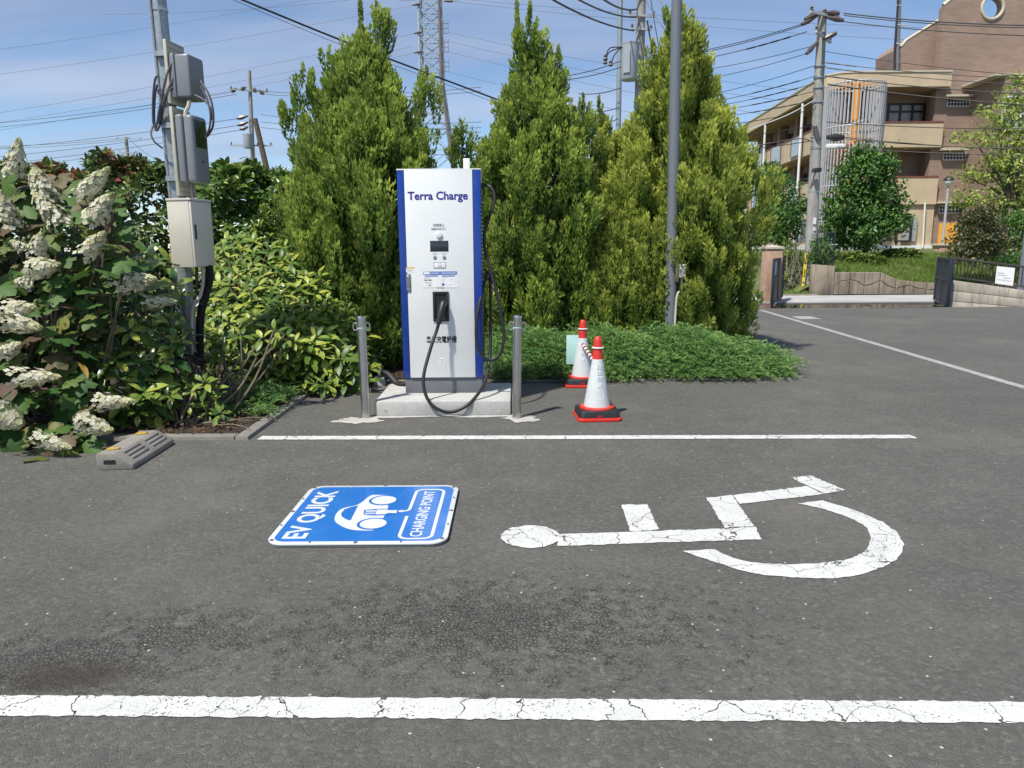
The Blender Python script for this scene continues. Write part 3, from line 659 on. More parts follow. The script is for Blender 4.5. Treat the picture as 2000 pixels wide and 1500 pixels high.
# the cable: from the top right, a hanging loop over the side hook, then the long bight to the connector
def cq(px, py, y): return P(px, py, y)
cab = [cq(940, 362, YF+.2), cq(948, 361.5, YF+.19), cq(958, 366, YF+.17), cq(965, 378, YF+.15), cq(965, 396, YF+.13), cq(957, 420, YF+.11), cq(948, 448, YF+.1), cq(945.5, 472, YF+.09), cq(950, 500, YF+.07), cq(960, 535, YF+.04), cq(971, 575, YF+.0),
       cq(981, 625, YF-.04), cq(984, 660, YF-.06), cq(977, 690, YF-.08), cq(960, 703, YF-.09), cq(943, 696, YF-.09), cq(932, 670, YF-.08), cq(930, 638, YF-.06), cq(935, 600, YF-.02), cq(943, 565, YF+.04), cq(950, 540, YF+.09),
       cq(954, 531, YF+.15), cq(957, 538, YF+.2), cq(958, 570, YF+.17), cq(958, 620, YF+.12), cq(958, 670, YF+.06), cq(956, 705, YF+.0), cq(951, 735, YF-.12), cq(940, 760, YF-.24), cq(922, 783, YF-.34), cq(900, 799, YF-.38), cq(874, 805, YF-.395), cq(850, 796, YF-.39),
       cq(834, 777, YF-.36), cq(827, 750, YF-.32), cq(829, 725, YF-.28), cq(836, 698, YF-.23), cq(845, 668, YF-.18), cq(853, 645, YF-.135), cq(857, 631, YF-.124)]
MB().tube(smooth_path(cab, 6), 0.0145, 10).build('cable', 'rubber', ch)
hk = cq(953, 535, YF+.15); MB().bar((CX1, hk.y, hk.z-.012), (hk.x+.03, hk.y, hk.z-.016), .05, .012).build('cable_hook', 'grey_steel', ch, bevel=0.002)
ge = cq(942, 362, YF+.2); MB().cyl((CX1-.005, ge.y, ge.z), (ge.x+.02, ge.y, ge.z), .026, .02, 16).build('cable_gland', 'rubber', ch)
text_part('急速充電設備', 0.064, 'black_ink', ch, face_m(862.5, 664), 'lettering', 0.0006, 0.0016, fit=fp(892, 664)[0]-fp(833, 664)[0])
fbox('smile_sticker', 858.5, 699.5, 868, 710.5, .0006, 'white_label')
for sx_ in (-1, 1):
    x, z = fp(863.3 + sx_*1.8, 703); mb = MB(); mb.v = [(x-sx_*.006, FY-.0009, z+.007*sx_*-1), (x+sx_*.007, FY-.0009, z), (x-sx_*.006, FY-.0009, z+.007*sx_)]; mb.f = [(0, 1, 2)]; mb.build('smile_eye', 'black_ink', ch, smooth=False)
x, z = fp(863.3, 704); MB().tube([(x+.016*math.cos(a), FY-.0008, z+.014*math.sin(a)) for a in [math.radians(200+k*14) for k in range(11)]], .0011, 5).build('smile_mouth', 'black_ink', ch)
fbox('caption_line', 859.3, 708.4, 867.3, 709.1, .001, 'grey_ink')

# ---------------------------------------------------------------- bollards
def bollard(base, top, label):
    b = thing('bollard', label, 'bollard', base, 'stainless bollards at the plinth corners')
    base, top = Vector(base), Vector(top); d = (top-base).normalized(); q = Vector((0,0,1)).rotation_difference(d).to_matrix().to_4x4(); M = Matrix.Translation(base) @ q; L = (top-base).length; R = 0.0365
    MB().lathe([(R, -0.0), (R, L-.018)], (0,0,0), 28).xf(M).build('tube', 'stainless', b)
    MB().lathe([(R+.0006, L-.020), (R+.0006, L-.012), (R*.93, L-.005), (R*.6, L), (R*.1, L+.002)], (0,0,0), 28).xf(M).build('cap', 'stainless', b)
    MB().lathe([(R+.0008, L-.104), (R+.0008, L-.096)], (0,0,0), 28).xf(M).build('marker_band', 'teal_board', b)
    for s in (-1, 1):
        pts = []
        for k in range(25):
            a = 2*math.pi*k/24; x = s*(R+.016+.0165*math.cos(a)*s); z = L-.088 + (.021*math.sin(a) + (.010 if math.sin(a) > 0 else -.010)*min(1, abs(math.sin(a))*3)); pts.append((x, 0, z))
        MB().tube(pts, .0052, 7, caps=False).xf(M).build('chain_ring', 'stainless', b)
gl, gr = G(714.5, 816), G(1009, 817)
bollard(gl, P(704.8, 617, gl.y+.015), 'leaning stainless bollard beside the black pipe and variegated shrub')
bollard(gr, P(1010.8, 615.5, gr.y), 'upright stainless bollard between the charger plinth and traffic cones')
def splat(name, c, rx, ry, seed):
    random.seed(seed); ph = [random.uniform(0, 6.28) for _ in range(6)]; p = []
    for k in range(70):
        a = 2*math.pi*k/70; r = 1 + .2*math.sin(2*a+ph[0]) + .14*math.sin(5*a+ph[1]) + .08*math.sin(9*a+ph[2]) + .06*math.sin(17*a+ph[3]); p.append((c.x + rx*r*math.cos(a), c.y + ry*r*math.sin(a)))
    struct(marking(name, [p], 'mortar', None, .0052))
splat('mortar_patch', G(700, 822), .165, .13, 3); splat('mortar_patch', G(1018, 818), .15, .12, 5)

# ---------------------------------------------------------------- corrugated conduit and its weight
cv = thing('conduit_weight', 'small grey concrete weight clamping the black corrugated pipe', 'weight', G(742, 751))
w0 = G(742, 752); mb = MB(); s0, s1 = .058, .048
mb.add([(w0.x-s0, w0.y-.05, 0), (w0.x+s0, w0.y-.05, 0), (w0.x+s0, w0.y+.06, 0), (w0.x-s0, w0.y+.06, 0), (w0.x-s1, w0.y-.04, .085), (w0.x+s1, w0.y-.04, .085), (w0.x+s1, w0.y+.05, .085), (w0.x-s1, w0.y+.05, .085)], [(0,3,2,1),(4,5,6,7),(0,1,5,4),(1,2,6,5),(2,3,7,6),(3,0,4,7)])
mb.build('block', 'concrete', cv, bevel=.006)
MB().bar((w0.x-.005, w0.y-.045, .08), (w0.x+.012, w0.y-.03, .185), .026, .006).build('clamp_strap', 'grey_plastic', cv, bevel=.001)
def corrugated(path, r, name, par, mm, pitch=.012, n=12):
    pts = smooth_path(path, 60); ds = [0]
    for i in range(1, len(pts)): ds.append(ds[-1] + (pts[i]-pts[i-1]).length)
    N = int(ds[-1]/pitch*3); q = []; j = 0
    for k in range(N):
        t = ds[-1]*k/(N-1)
        while j < len(ds)-2 and ds[j+1] < t: j += 1
        q.append(pts[j].lerp(pts[j+1], (t-ds[j])/max(1e-6, ds[j+1]-ds[j])))
    return MB().tube(q, [r*(1.0 if k % 3 else .84) for k in range(N)], n).build(name, mm, par)
pp = corrugated([(CX0+.02, 6.78, .155), (CX0-.12, 6.84, .135), (w0.x+.05, w0.y+.02, .125), (w0.x-.25, w0.y+.05, .11), (-2.3, 7.3, .09), (-2.6, 7.0, .06)], .034, 'corrugated_pipe', None, 'rubber')
tag(pp, 'black corrugated pipe running from the charger into the shrubs', 'pipe')

# ---------------------------------------------------------------- traffic cones, bar and board
def cone(base, hgt, label, rot, lettering=True):
    c = thing('traffic_cone', label, 'traffic cone', base, 'white and red traffic cones'); b = Vector(base); k = hgt/.715; R = Matrix.Translation(b) @ Matrix.Rotation(rot, 4, 'Z')
    MB().prism(rrect(-.19*k, .19*k, -.19*k, .19*k, .045), 0.001, .03).xf(R).build('base_plate', 'cone_red', c, bevel=.006)
    wt = MB(); o2, i2 = rrect(-.182*k, .182*k, -.175*k, .175*k, .05), [(.155*k*math.cos(a), .15*k*math.sin(a)) for a in [math.radians(-90 + 360*j/36) for j in range(36)]]
    n = 36; vs = [(x, y, .033) for x, y in o2] + [(x, y, .082) for x, y in [(x*.95, y*.95) for x, y in o2]] + [(x, y, .09) for x, y in i2] + [(x, y, .033) for x, y in i2]
    fs = []
    for lv in range(3):
        for j in range(n): fs.append((lv*n+j, lv*n+(j+1) % n, (lv+1)*n+(j+1) % n, (lv+1)*n+j))
    wt.add(vs, fs); wt.xf(R).build('weight_ring', 'black_plastic', c, bevel=.004)
    MB().box(-.03*k, .02*k, -.1795*k, -.172*k, .034, .052).xf(R).build('weight_lug', 'bar_maroon', c)
    MB().lathe([(.158*k, .03), (.150*k, .10), (.118*k, .104)], (0,0,0), 36).xf(R).build('cone_foot', 'cone_red', c)
    rb, rt = .117, .050
    def rad(z): return (rb + (rt-rb)*(z-.1)/(.50-.1))*k
    MB().lathe([(rad(.10), .101*k), (rad(.12)+.002, .115*k), (rad(.3), .3*k), (rad(.50), .50*k), (rad(.52), .52*k)], (0,0,0), 40).xf(R).build('sleeve', 'cone_white', c)
    MB().lathe([(rad(.518)-.001, .515*k), (.041*k, .62*k), (.0345*k, .675*k), (.030*k, .70*k), (.018*k, .714*k), (.003, .716*k)], (0,0,0), 32).xf(R).build('tip', 'cone_red', c)
    z0 = .618*k; MB().tube([((.0455*k)*math.cos(a), (.0455*k)*math.sin(a), z0) for a in [2*math.pi*j/32 for j in range(33)]], .0065, 8, caps=False).xf(R).build('bar_ring', 'cone_mark', c)
    if lettering:
        for i, chr_ in enumerate('駐車禁止'):
            z = (.455 - i*.052)*k; r = rad(z/k); tilt = math.atan2(rb-rt, .4)
            for off_a in (0.12,):
                M = R @ Matrix.Rotation(off_a, 4, 'Z') @ Matrix.Translation((0, -r-.002, z)) @ Matrix.Rotation(math.pi/2 - tilt*0 , 4, 'X') @ Matrix.Rotation(-tilt, 4, 'X')
                text_part(chr_, .047*k, 'cone_mark', c, M, 'embossed_lettering', .0012, .0)
        z = .215*k; r = rad(.215); tilt = math.atan2(rb-rt, .4)
        M = R @ Matrix.Rotation(.05, 4, 'Z') @ Matrix.Translation((0, -r-.0005, z)) @ Matrix.Rotation(math.pi/2-tilt, 4, 'X')
        ring = MB(); pts = []
        for j in range(33):
            a = 2*math.pi*j/32; pts.append((.038*k*math.cos(a), .038*k*math.sin(a), -.0070*math.cos(a)**2))
        ring.tube(pts, .0017, 5, caps=False).xf(M).build('embossed_ring', 'cone_mark', c)
    return c, R, k
gA = G(1165.5, 815); gB = G(1137, 752)
hA = P(1165, 657, gA.y).z; hB = P(1138, 624.5, gB.y).z
cone(gA, hA, 'front white traffic cone with red tip joined by the striped bar', .06)
cone(gB, hB, 'white traffic cone carrying the teal board, close to the juniper', -.04)
ta, tb = Vector((gA.x, gA.y, .618*hA)), Vector((gB.x, gB.y, .618*hB)); d = (tb-ta).normalized(); ta2, tb2 = ta + d*.05 + Vector((0,0,.008)), tb - d*.05 + Vector((0,0,.008))
br = thing('cone_bar', 'red and white striped bar spanning the two traffic cones', 'barrier bar', (ta2+tb2)/2)
N = 13
for i in range(N):
    MB().cyl(ta2.lerp(tb2, i/N), ta2.lerp(tb2, (i+1)/N), .0175, n=14, caps=i in (0, N-1)).build('stripe', 'bar_maroon' if i % 2 == 0 else 'cone_mark', br)
for e, c_ in ((ta2, ta), (tb2, tb)): MB().tube([(c_.x+.0475*math.cos(a)*1.06, c_.y+.0475*math.sin(a)*1.06, e.z+.004) for a in [2*math.pi*j/28 for j in range(29)]], .006, 7, caps=False).build('end_ring', 'cone_mark', br)
q0, q1 = P(1107, 655, gB.y+.03), P(1129, 712, gB.y+.03)
tbd = MB().box(q0.x, q0.x+.22, gB.y-.004, gB.y+.002, q1.z, q0.z).xf(Matrix.Translation((q0.x+.1, gB.y, 0)) @ Matrix.Rotation(.03, 4, 'Z') @ Matrix.Translation((-q0.x-.1, -gB.y+.055, 0))).build('notice_board', 'teal_board', None, bevel=.001)
tag(tbd, 'pale teal plastic board hung behind the rear traffic cone', 'board')

# ---------------------------------------------------------------- wheel stop
ws = thing('wheel_stop', 'weathered concrete wheel stop with two yellow reflectors', 'wheel stop', G(250, 895))
A, B, Cc = G(189, 919), G(243, 919), G(325, 868); ax = (Cc-B); Lw = ax.length; ax.normalize(); nx = Vector((ax.y, -ax.x, 0))
wd = .235
prof = [(0, 0), (wd, 0), (wd, .035), (wd*.52, .112), (.012, .112), (0, .10)]
def wpt(u, s, z): p = A + nx*u + ax*s; return (p.x, p.y, z)
mb = MB(); k = len(prof)
mb.add([wpt(u, s, z) for s in (0, Lw) for u, z in prof], [tuple(range(k)), tuple(range(2*k-1, k-1, -1))] + [(i, k+i, k+(i+1) % k, (i+1) % k) for i in range(k)])
mb.build('block', 'old_concrete', ws, bevel=.008)
sl = Vector((wd*.48, 0.035-.112))
for half in (0, 1):
    for r in range(3):
        u0 = wd*(.585 + r*.115); s0, s1 = (.07 + half*(Lw*.47)), (Lw*.47 + half*(Lw*.45)); zf = lambda u: .112 + (u-wd*.52)/(wd*.48)*(.035-.112)
        m2 = MB(); vs = []
        for s in (s0, s1):
            for du, dz in ((0, -.004), (.0, .009), (.015, .009), (.015, -.004)): u = u0+du; vs.append(wpt(u, s, zf(u)+dz))
        m2.add(vs, [(0,1,2,3),(7,6,5,4),(0,4,5,1),(1,5,6,2),(2,6,7,3),(3,7,4,0)]); m2.build('tread_rib', 'old_concrete', ws, bevel=.002)
m2 = MB(); m2.add([wpt(u, s, z) for s in (-.003, .01) for u, z in ((.05, .042), (.125, .042), (.125, .068), (.05, .068))], [(0,1,2,3),(7,6,5,4),(0,4,5,1),(1,5,6,2),(2,6,7,3),(3,7,4,0)]); m2.build('end_pocket', 'rubber', ws)
for s in (.075, Lw-.16):
    m2 = MB(); m2.add([wpt(u, s+ds, z) for z in (.1125, .121) for u, ds in ((.03, 0), (.105, .02), (.105, .055), (.03, .07))], [(0,1,2,3),(7,6,5,4),(0,4,5,1),(1,5,6,2),(2,6,7,3),(3,7,4,0)]); m2.build('reflector', 'reflector_yellow', ws, bevel=.002)

# ---------------------------------------------------------------- meter pole with its boxes
YP = 6.45; pb, pt = P(381, 760, YP), P(306, -40, YP)
mp = thing('meter_pole', 'galvanised pole carrying grey meter boxes and a cream cabinet', 'pole', (pb.x, YP, 0.03))
pax = (pt-pb).normalized(); base = pb + pax*((0.03-pb.z)/pax.z); RP = .062
def pol(z): return base + pax*((z-base.z)/pax.z)
MB().cyl(pol(.03), pol(4.6), RP, RP*.96, 24).build('pole', 'galvanised', mp)
for s in (-1, 1): MB().cyl(pol(1.75) + Vector((s*.035, -.052, 0)), pol(4.6) + Vector((s*.03-.03, -.055, 0)), .012, n=8).build('strip_conduit', 'galvanised', mp)
for z in (.55, 1.02, 1.28, 1.55, 2.62, 3.35): MB().lathe([(RP+.004, -.011), (RP+.004, .011)], pol(z), 24).build('steel_band', 'stainless', mp)
def boxed(mb, z, th, dx=0.0, dy=0.0): c = pol(z); return mb.xf(Matrix.Translation((c.x+dx, c.y+dy, c.z)) @ Matrix.Rotation(th, 4, 'Z'))
def pz(py): return P(340, py, YP).z
TH = math.radians(82)     # fronts turned towards the charger
zt, zb = pz(85), pz(210); zc = (zt+zb)/2
for (y0, y1, nm) in ((85, 208, 0), (214, 384, 1)):
    z1, z0 = pz(y0), pz(y1); zc = (z0+z1)/2; hh = (z1-z0)/2
    bd = boxed(MB().box(-.13, .13, -RP-.045, -RP-.018, -hh, hh), zc, TH).build('mounting_board', 'board_beige', mp, bevel=.003)
    for q in range(int(hh*2/.045)):
        zz_ = -hh + .03 + q*.045; boxed(MB().box(-.115, .115, -RP-.0466, -RP-.044, zz_, zz_+.003), zc, TH).build('board_groove', 'stem', bd)
    for zz_ in (-hh*.6, hh*.6): boxed(MB().box(-.10, .10, -RP-.02, RP*.4, zz_-.02, zz_+.02), zc, TH).build('board_bracket', 'galvanised', mp)
z1, z0 = pz(111), pz(197); zc = (z0+z1)/2; hh = (z1-z0)/2
boxed(MB().box(-.115, .125, -RP-.09, -RP-.047, -hh, hh), zc, TH).build('junction_back', 'box_grey', mp, bevel=.012)
boxed(MB().box(-.105, .125, -RP-.215, -RP-.085, -hh, hh*.97), zc, TH).build('junction_box', 'box_grey', mp, bevel=.02, seg=3)
z1, z0 = pz(228), pz(360); zc = (z0+z1)/2; hh = (z1-z0)/2
mbx = boxed(MB().box(-.12, .12, -RP-.115, -RP-.047, -hh, hh), zc, TH).build('meter_back', 'box_grey', mp, bevel=.02, seg=3)
mbx = boxed(MB().box(-.115, .115, -RP-.205, -RP-.118, -hh*1.0, hh*.99), zc, TH).build('meter_box', 'box_grey', mp, bevel=.028, seg=3)
boxed(MB().box(-.085, .085, -RP-.2075, -RP-.2, hh*.05, hh*.85), zc, TH).build('meter_window', 'meter_glass', mbx, bevel=.002)
boxed(MB().cyl((.0, -RP-.212, -hh*.35), (.0, -RP-.2, -hh*.35), .008, n=10), zc, TH).build('meter_screw', 'rubber', mbx)
# cream cabinet, door towards the charger
TH2 = math.radians(78); z1, z0 = pz(392), pz(521); zc = (z0+z1)/2; hh = (z1-z0)/2
cbn = boxed(MB().box(-.12, .16, -RP-.215, -RP-.012, -hh, hh-.018), zc, TH2, -.03, -.12).build('cabinet', 'cream_steel', mp, bevel=.004)
boxed(MB().box(-.126, .166, -RP-.24, -RP-.008, hh-.018, hh+.002), zc, TH2, -.03, -.12).build('cabinet_roof', 'cream_steel', cbn, bevel=.004)
dr = boxed(MB().box(-.118, .158, -RP-.236, -RP-.217, -hh+.006, hh-.022), zc, TH2, -.03, -.12).build('cabinet_door', 'cream_steel', cbn, bevel=.003)
boxed(MB().box(-.095, -.075, -RP-.243, -RP-.235, -.05, .07), zc, TH2, -.03, -.12).build('door_handle', 'black_plastic', dr, bevel=.003)
for z in (zc+hh*.75, zc-hh*.8): boxed(MB().box(-.05, .05, -RP-.016, -RP+.03, -.012, .012), z, TH2, -.03, -.09).build('cabinet_bracket', 'galvanised', cbn)
# cables and conduits
def mq(px, py, y): return P(px, py, y)
for pts, r in (([ (345,118), (333,128), (322,160), (316,195), (310,225), (304,250), (299,235), (299,190), (303,155), (309,148)], .009),
               ([(347,138), (336,158), (325,185), (319,215), (312,245), (304,254), (301,225), (303,185), (307,165)], .009),
               ([(349,170), (335,172), (322,190), (316,215), (311,240)], .010), ([(298,247), (295,262), (302,277), (318,290)], .008),
               ([(392,158), (408,185), (416,215), (416,245), (408,262), (402,268)], .009), ([(393,168), (405,195), (411,225), (409,250), (403,264)], .008), ([(372,183), (395,193), (412,212), (415,235)], .008)):
    yy = YP-.10; MB().tube(smooth_path([mq(a, b, yy - .04*math.sin(i*.9)) for i, (a, b) in enumerate(pts)], 6), r, 8).build('loop_cable', 'cable_grey', mp)
MB().tube(smooth_path([mq(316, 205, YP-.12), mq(312, 225, YP-.12), mq(310, 242, YP-.12)], 4), .020, 8).build('cable_splice', 'black_plastic', mp)
MB().tube(smooth_path([mq(370, 196, YP-.1), mq(368, 208, YP-.1), mq(363, 218, YP-.1), mq(362, 230, YP-.1)], 5), .017, 8).build('conduit', 'cream_plastic', mp)
MB().tube(smooth_path([mq(372, 358, YP-.1), mq(376, 378, YP-.1), mq(378, 396, YP-.1)], 5), .015, 8).build('conduit', 'cable_grey', mp)
MB().tube(smooth_path([mq(395, 518, YP-.12), mq(397, 550, YP-.12), mq(390, 580, YP-.12), mq(377, 600, YP-.11), mq(375, 640, YP-.1), mq(379, 715, YP-.1)], 6), .0155, 10).build('conduit', 'cream_plastic', mp)
MB().tube(smooth_path([mq(384, 518, YP-.1), mq(384, 560, YP-.1), mq(379, 585, YP-.09)], 5), .014, 8).build('conduit', 'cable_grey', mp)
corrugated([mq(408, 518, YP-.1), mq(409, 545, YP-.1), mq(402, 575, YP-.09), mq(393, 610, YP-.08), mq(390, 660, YP-.06), mq(392, 740, YP-.05)], .036, 'corrugated_conduit', mp, 'rubber')
for y in (655, 702): MB().bar(mq(366, y, YP-.11), mq(402, y-2, YP-.13), .016, .012).build('conduit_clamp', 'grey_plastic', mp, bevel=.002)

# ---------------------------------------------------------------- lamp post among the conifers
LY = 8.92
lp0, lp1 = P(1309, 655, LY), P(1323, -60, LY); la_ = (lp1-lp0).normalized(); lb0 = lp0 + la_*((.03-lp0.z)/la_.z); lb1 = lp0 + la_*((4.9-lp0.z)/la_.z)
lpo = thing('steel_post', 'tall plain grey steel post rising through the conifers', 'post', lb0)
MB().cyl(lb0, lb1, .072, .056, 24).build('post', 'painted_grey', lpo)
MB().lathe([(.057, -.02), (.06, .0), (.04, .03)], lb1, 20).build('cap', 'painted_grey', lpo)
bb = P(1324, 532, LY-.1); MB().box(bb.x-.03, bb.x, LY-.16, LY+.05, bb.z-.11, bb.z+.13).build('control_plate', 'stem', lpo, bevel=.003)
MB().box(bb.x+.002, bb.x+.085, LY-.15, LY-.03, bb.z-.06, bb.z+.10).build('control_box', 'cream_plastic', lpo, bevel=.006)
MB().tube(smooth_path([(bb.x+.05, LY-.09, bb.z-.06), (bb.x+.045, LY-.09, bb.z-.2), (bb.x, LY-.09, bb.z-.3), (bb.x-.015, LY-.09, bb.z-.7)], 5), .014, 8).build('conduit', 'cream_plastic', lpo)

# ================================================================ planting
leaf_mat('conifer_leaf', [(0.0, (0.074, 0.158, 0.040)), (0.5, (0.115, 0.220, 0.054)), (1.0, (0.170, 0.285, 0.066))], tipcol=(0.60, 0.70, 0.15), rough=0.65, transl=0.5, spec=0.1)
leaf_mat('conifer_leaf_gold', [(0.0, (0.092, 0.172, 0.042)), (0.5, (0.148, 0.245, 0.056)), (1.0, (0.215, 0.315, 0.066))], tipcol=(0.74, 0.78, 0.17), rough=0.65, transl=0.5, spec=0.1)
leaf_mat('aucuba_leaf', [(0.0, (0.045, 0.105, 0.018)), (0.5, (0.095, 0.180, 0.024)), (0.85, (0.19, 0.27, 0.035)), (1.0, (0.28, 0.33, 0.05))], rough=0.42, transl=0.18, spec=0.4, speck=((0.42, 0.46, 0.08), 17.0, 0.55))
leaf_mat('aucuba_dark', [(0.0, (0.03, 0.085, 0.018)), (0.5, (0.065, 0.14, 0.024)), (1.0, (0.16, 0.24, 0.032))], rough=0.28, transl=0.12, spec=0.5, speck=((0.44, 0.46, 0.09), 18.0, 0.565))
leaf_mat('dead_leaf', [(0.0, (0.010, 0.008, 0.008)), (1.0, (0.03, 0.022, 0.018))], rough=0.6, transl=0.1)
leaf_mat('litter', [(0.0, (0.05, 0.025, 0.014)), (0.5, (0.11, 0.055, 0.03)), (1.0, (0.19, 0.11, 0.06))], rough=0.8, transl=0.1)
leaf_mat('hydrangea_leaf', [(0.0, (0.045, 0.11, 0.025)), (0.45, (0.08, 0.16, 0.033)), (0.7, (0.14, 0.17, 0.042)), (0.8, (0.14, 0.105, 0.055)), (0.86, (0.11, 0.065, 0.052)), (1.0, (0.22, 0.25, 0.04))], rough=0.55, transl=0.25, spec=0.3, speck=((0.05, 0.07, 0.02), 3.0, 0.62))
leaf_mat('hydrangea_petal', [(0.0, (0.44, 0.42, 0.24)), (0.3, (0.60, 0.58, 0.42)), (1.0, (0.70, 0.69, 0.57))], tipcol=(0.52, 0.52, 0.24), rough=0.6, transl=0.25, spec=0.2)
leaf_mat('hedge_leaf', [(0.0, (0.035, 0.085, 0.02)), (0.5, (0.075, 0.14, 0.028)), (0.85, (0.15, 0.18, 0.04)), (1.0, (0.26, 0.24, 0.05))], tipcol=(0.24, 0.06, 0.04), rough=0.38, transl=0.2, spec=0.5)
leaf_mat('camellia_leaf', [(0.0, (0.05, 0.11, 0.022)), (0.6, (0.10, 0.19, 0.033)), (1.0, (0.26, 0.31, 0.05))], rough=0.3, transl=0.15, spec=0.5)
leaf_mat('juniper_leaf', [(0.0, (0.08, 0.19, 0.06)), (0.5, (0.13, 0.27, 0.08)), (1.0, (0.19, 0.34, 0.10))], tipcol=(0.40, 0.55, 0.17), rough=0.6, transl=0.4, spec=0.2)

def make_plumes(base, axis, length, radius, K, sun=None):
    n = len(base); axis = unit(axis)
    ref = np.where(np.abs(axis[:, 2:3]) > 0.9, np.array([[1.0, 0, 0]]), np.array([[0, 0, 1.0]]))
    e1 = unit(np.cross(axis, ref)); e2 = np.cross(axis, e1)
    t = RNG.random((n, K))**0.85; ph = RNG.random((n, K))*2*np.pi
    # flattened fans: most shoots of a plume lie near one vertical plane
    g = 1.75*np.sqrt(t+0.03)*np.power(1-t*0.97, 0.45)*np.sqrt(RNG.random((n, K))*0.75+0.25)
    rad = np.cos(ph)[..., None]*e1[:, None, :] + 0.65*np.sin(ph)[..., None]*e2[:, None, :]
    pos = base[:, None, :] + axis[:, None, :]*(t*length[:, None])[..., None] + rad*(g*radius[:, None])[..., None]
    d = axis[:, None, :]*0.95 + rad*(0.75*(1-0.5*t))[..., None] + RNG.normal(size=(n, K, 3))*0.22
    nn = unit(rad + RNG.normal(size=(n, K, 3))*0.55)
    L = (0.034 + 0.026*RNG.random((n, K)))*(0.75 + 0.45*radius[:, None]/0.08)
    return pos.reshape(-1, 3), d.reshape(-1, 3), nn.reshape(-1, 3), L.ravel(), t
def conifer(name, label, axis_px, Y, profile, leaders, nplume, K, m, gold=0.55, squash=0.9, group='conifers in the planting bed'):
    zs = np.array([P(axis_px, py, Y).z for py, h in profile])[::-1]; rs = np.array([h*Y/F_PX for py, h in profile])[::-1]
    cx = P(axis_px, 420, Y).x; z0 = 0.12
    zs = np.concatenate([[z0], zs]); rs = np.concatenate([[rs[0]*0.72], rs])
    tr = thing(name, label, 'conifer', (cx, Y, 0.03), group)
    ztop = zs[-1]
    MB().tube([(cx, Y, 0.0), (cx+.02, Y, ztop*0.35), (cx-.01, Y, ztop*0.7), (cx, Y, ztop*0.96)], [.10, .075, .045, .012], 10).build('trunk', 'bark', tr)
    br_ = MB()
    for i in range(60):
        z = RNG.uniform(.25, ztop*.85); a = RNG.uniform(0, 6.28); r = np.interp(z, zs, rs)*.72
        br_.tube([(cx, Y, z*.92), (cx + r*.5*math.cos(a), Y + r*.5*math.sin(a), z*.92+.12), (cx + r*math.cos(a), Y + r*math.sin(a), z+.35)], [.022, .015, .006], 5)
    br_.build('limbs', 'bark', tr)
    # branches: flames of many plumes, each standing a little in or out of the outline, with grooves between
    zz = np.linspace(z0, ztop*0.985, 240); wgt = np.interp(zz, zs, rs) + 0.03; wgt /= wgt.sum()
    nb = nplume//17
    cdf = np.cumsum(wgt); bzs = np.interp((np.arange(nb)+RNG.random(nb))/nb, cdf, zz); bth = np.arange(nb)*2.39996 + RNG.normal(size=nb)*.35
    br = np.interp(bzs, zs, rs); bout = RNG.uniform(.68, 1.05, nb); bsz = np.clip(br/.62, .35, 1.0)*RNG.uniform(.8, 1.25, nb)
    nin = nplume//3
    bi = np.repeat(np.arange(nb), 17); m_ = len(bi)
    s_ = RNG.random(m_)**.9                                      # height within the branch flame
    env = np.sqrt(s_+.05)*np.power(1.0-s_*.96, .55)*1.5
    bl_ = .95*bsz[bi]; bw_ = .19*bsz[bi]
    ca, sa = np.cos(bth[bi]), np.sin(bth[bi])
    pa = RNG.random(m_)*2*np.pi; pr_ = np.sqrt(RNG.random(m_))*.9 + .1
    tang = np.cos(pa)*env*bw_*pr_; radl = np.sin(pa)*env*bw_*pr_*.8
    size = np.clip(RNG.normal(1, .2, m_), .55, 1.45)*np.clip(bsz[bi], .5, 1.1)
    ln = .33*size; rd = .082*size
    z = bzs[bi] + (s_-.5)*bl_
    R_ = np.maximum(np.minimum(br[bi]*bout[bi], np.interp(z + ln*.5, zs, rs)*RNG.uniform(.92, 1.10, nb)[bi]) - bw_*.55 + radl, 0.0)
    base = np.stack([cx + R_*ca - tang*sa, Y + (R_*sa + tang*ca)*squash, z - ln*.5], 1)
    out_ = np.stack([ca, sa*squash, np.zeros(m_)], 1)
    ax = np.array([[0, 0, 1.0]]) + out_*RNG.uniform(.05, .38, (m_, 1)) + np.stack([-sa*tang, ca*tang, np.zeros(m_)], 1)*1.6 + RNG.normal(size=(m_, 3))*.09
    # shaded inner growth
    zi = RNG.choice(zz, nin, p=wgt); ti = RNG.random(nin)*6.283; ri = np.interp(zi, zs, rs)*RNG.uniform(.12, .66, nin)
    base = np.concatenate([base, np.stack([cx + ri*np.cos(ti), Y + ri*np.sin(ti)*squash, zi-.2], 1)]); ax = np.concatenate([ax, np.stack([np.cos(ti)*.3, np.sin(ti)*.3, np.ones(nin)], 1)])
    ln = np.concatenate([ln, np.full(nin, .40)]); rd = np.concatenate([rd, np.full(nin, .11)])
    base[:, 2] = np.maximum(base[:, 2], 0.04)
    # leading shoots that stand out of the outline
    eb, ea, el, er = [], [], [], []
    for lx, ly0, ly1, hw in leaders:
        zt_, zb_ = P(lx, ly0, Y).z, P(lx, ly1, Y).z; x = P(lx, ly0, Y).x; h_ = zt_-zb_; wm = hw*Y/F_PX; yj = Y + RNG.normal()*0.12
        k = max(3, int(h_/.09)); 
        for j in range(k):
            u = (j+.5)/k; rr_ = wm*(1-u)**.8
            for q in range(3 if rr_ > .08 else 1):
                a = RNG.random()*6.28
                eb.append((x + rr_*.6*math.cos(a), yj + rr_*.6*math.sin(a), zb_ + h_*u*.86)); ea.append((.2*math.cos(a)*(rr_ > .05), .2*math.sin(a)*(rr_ > .05), 1)); el.append(.16 + .22*rr_/.15); er.append(min(.085, max(.022, rr_*.55)))
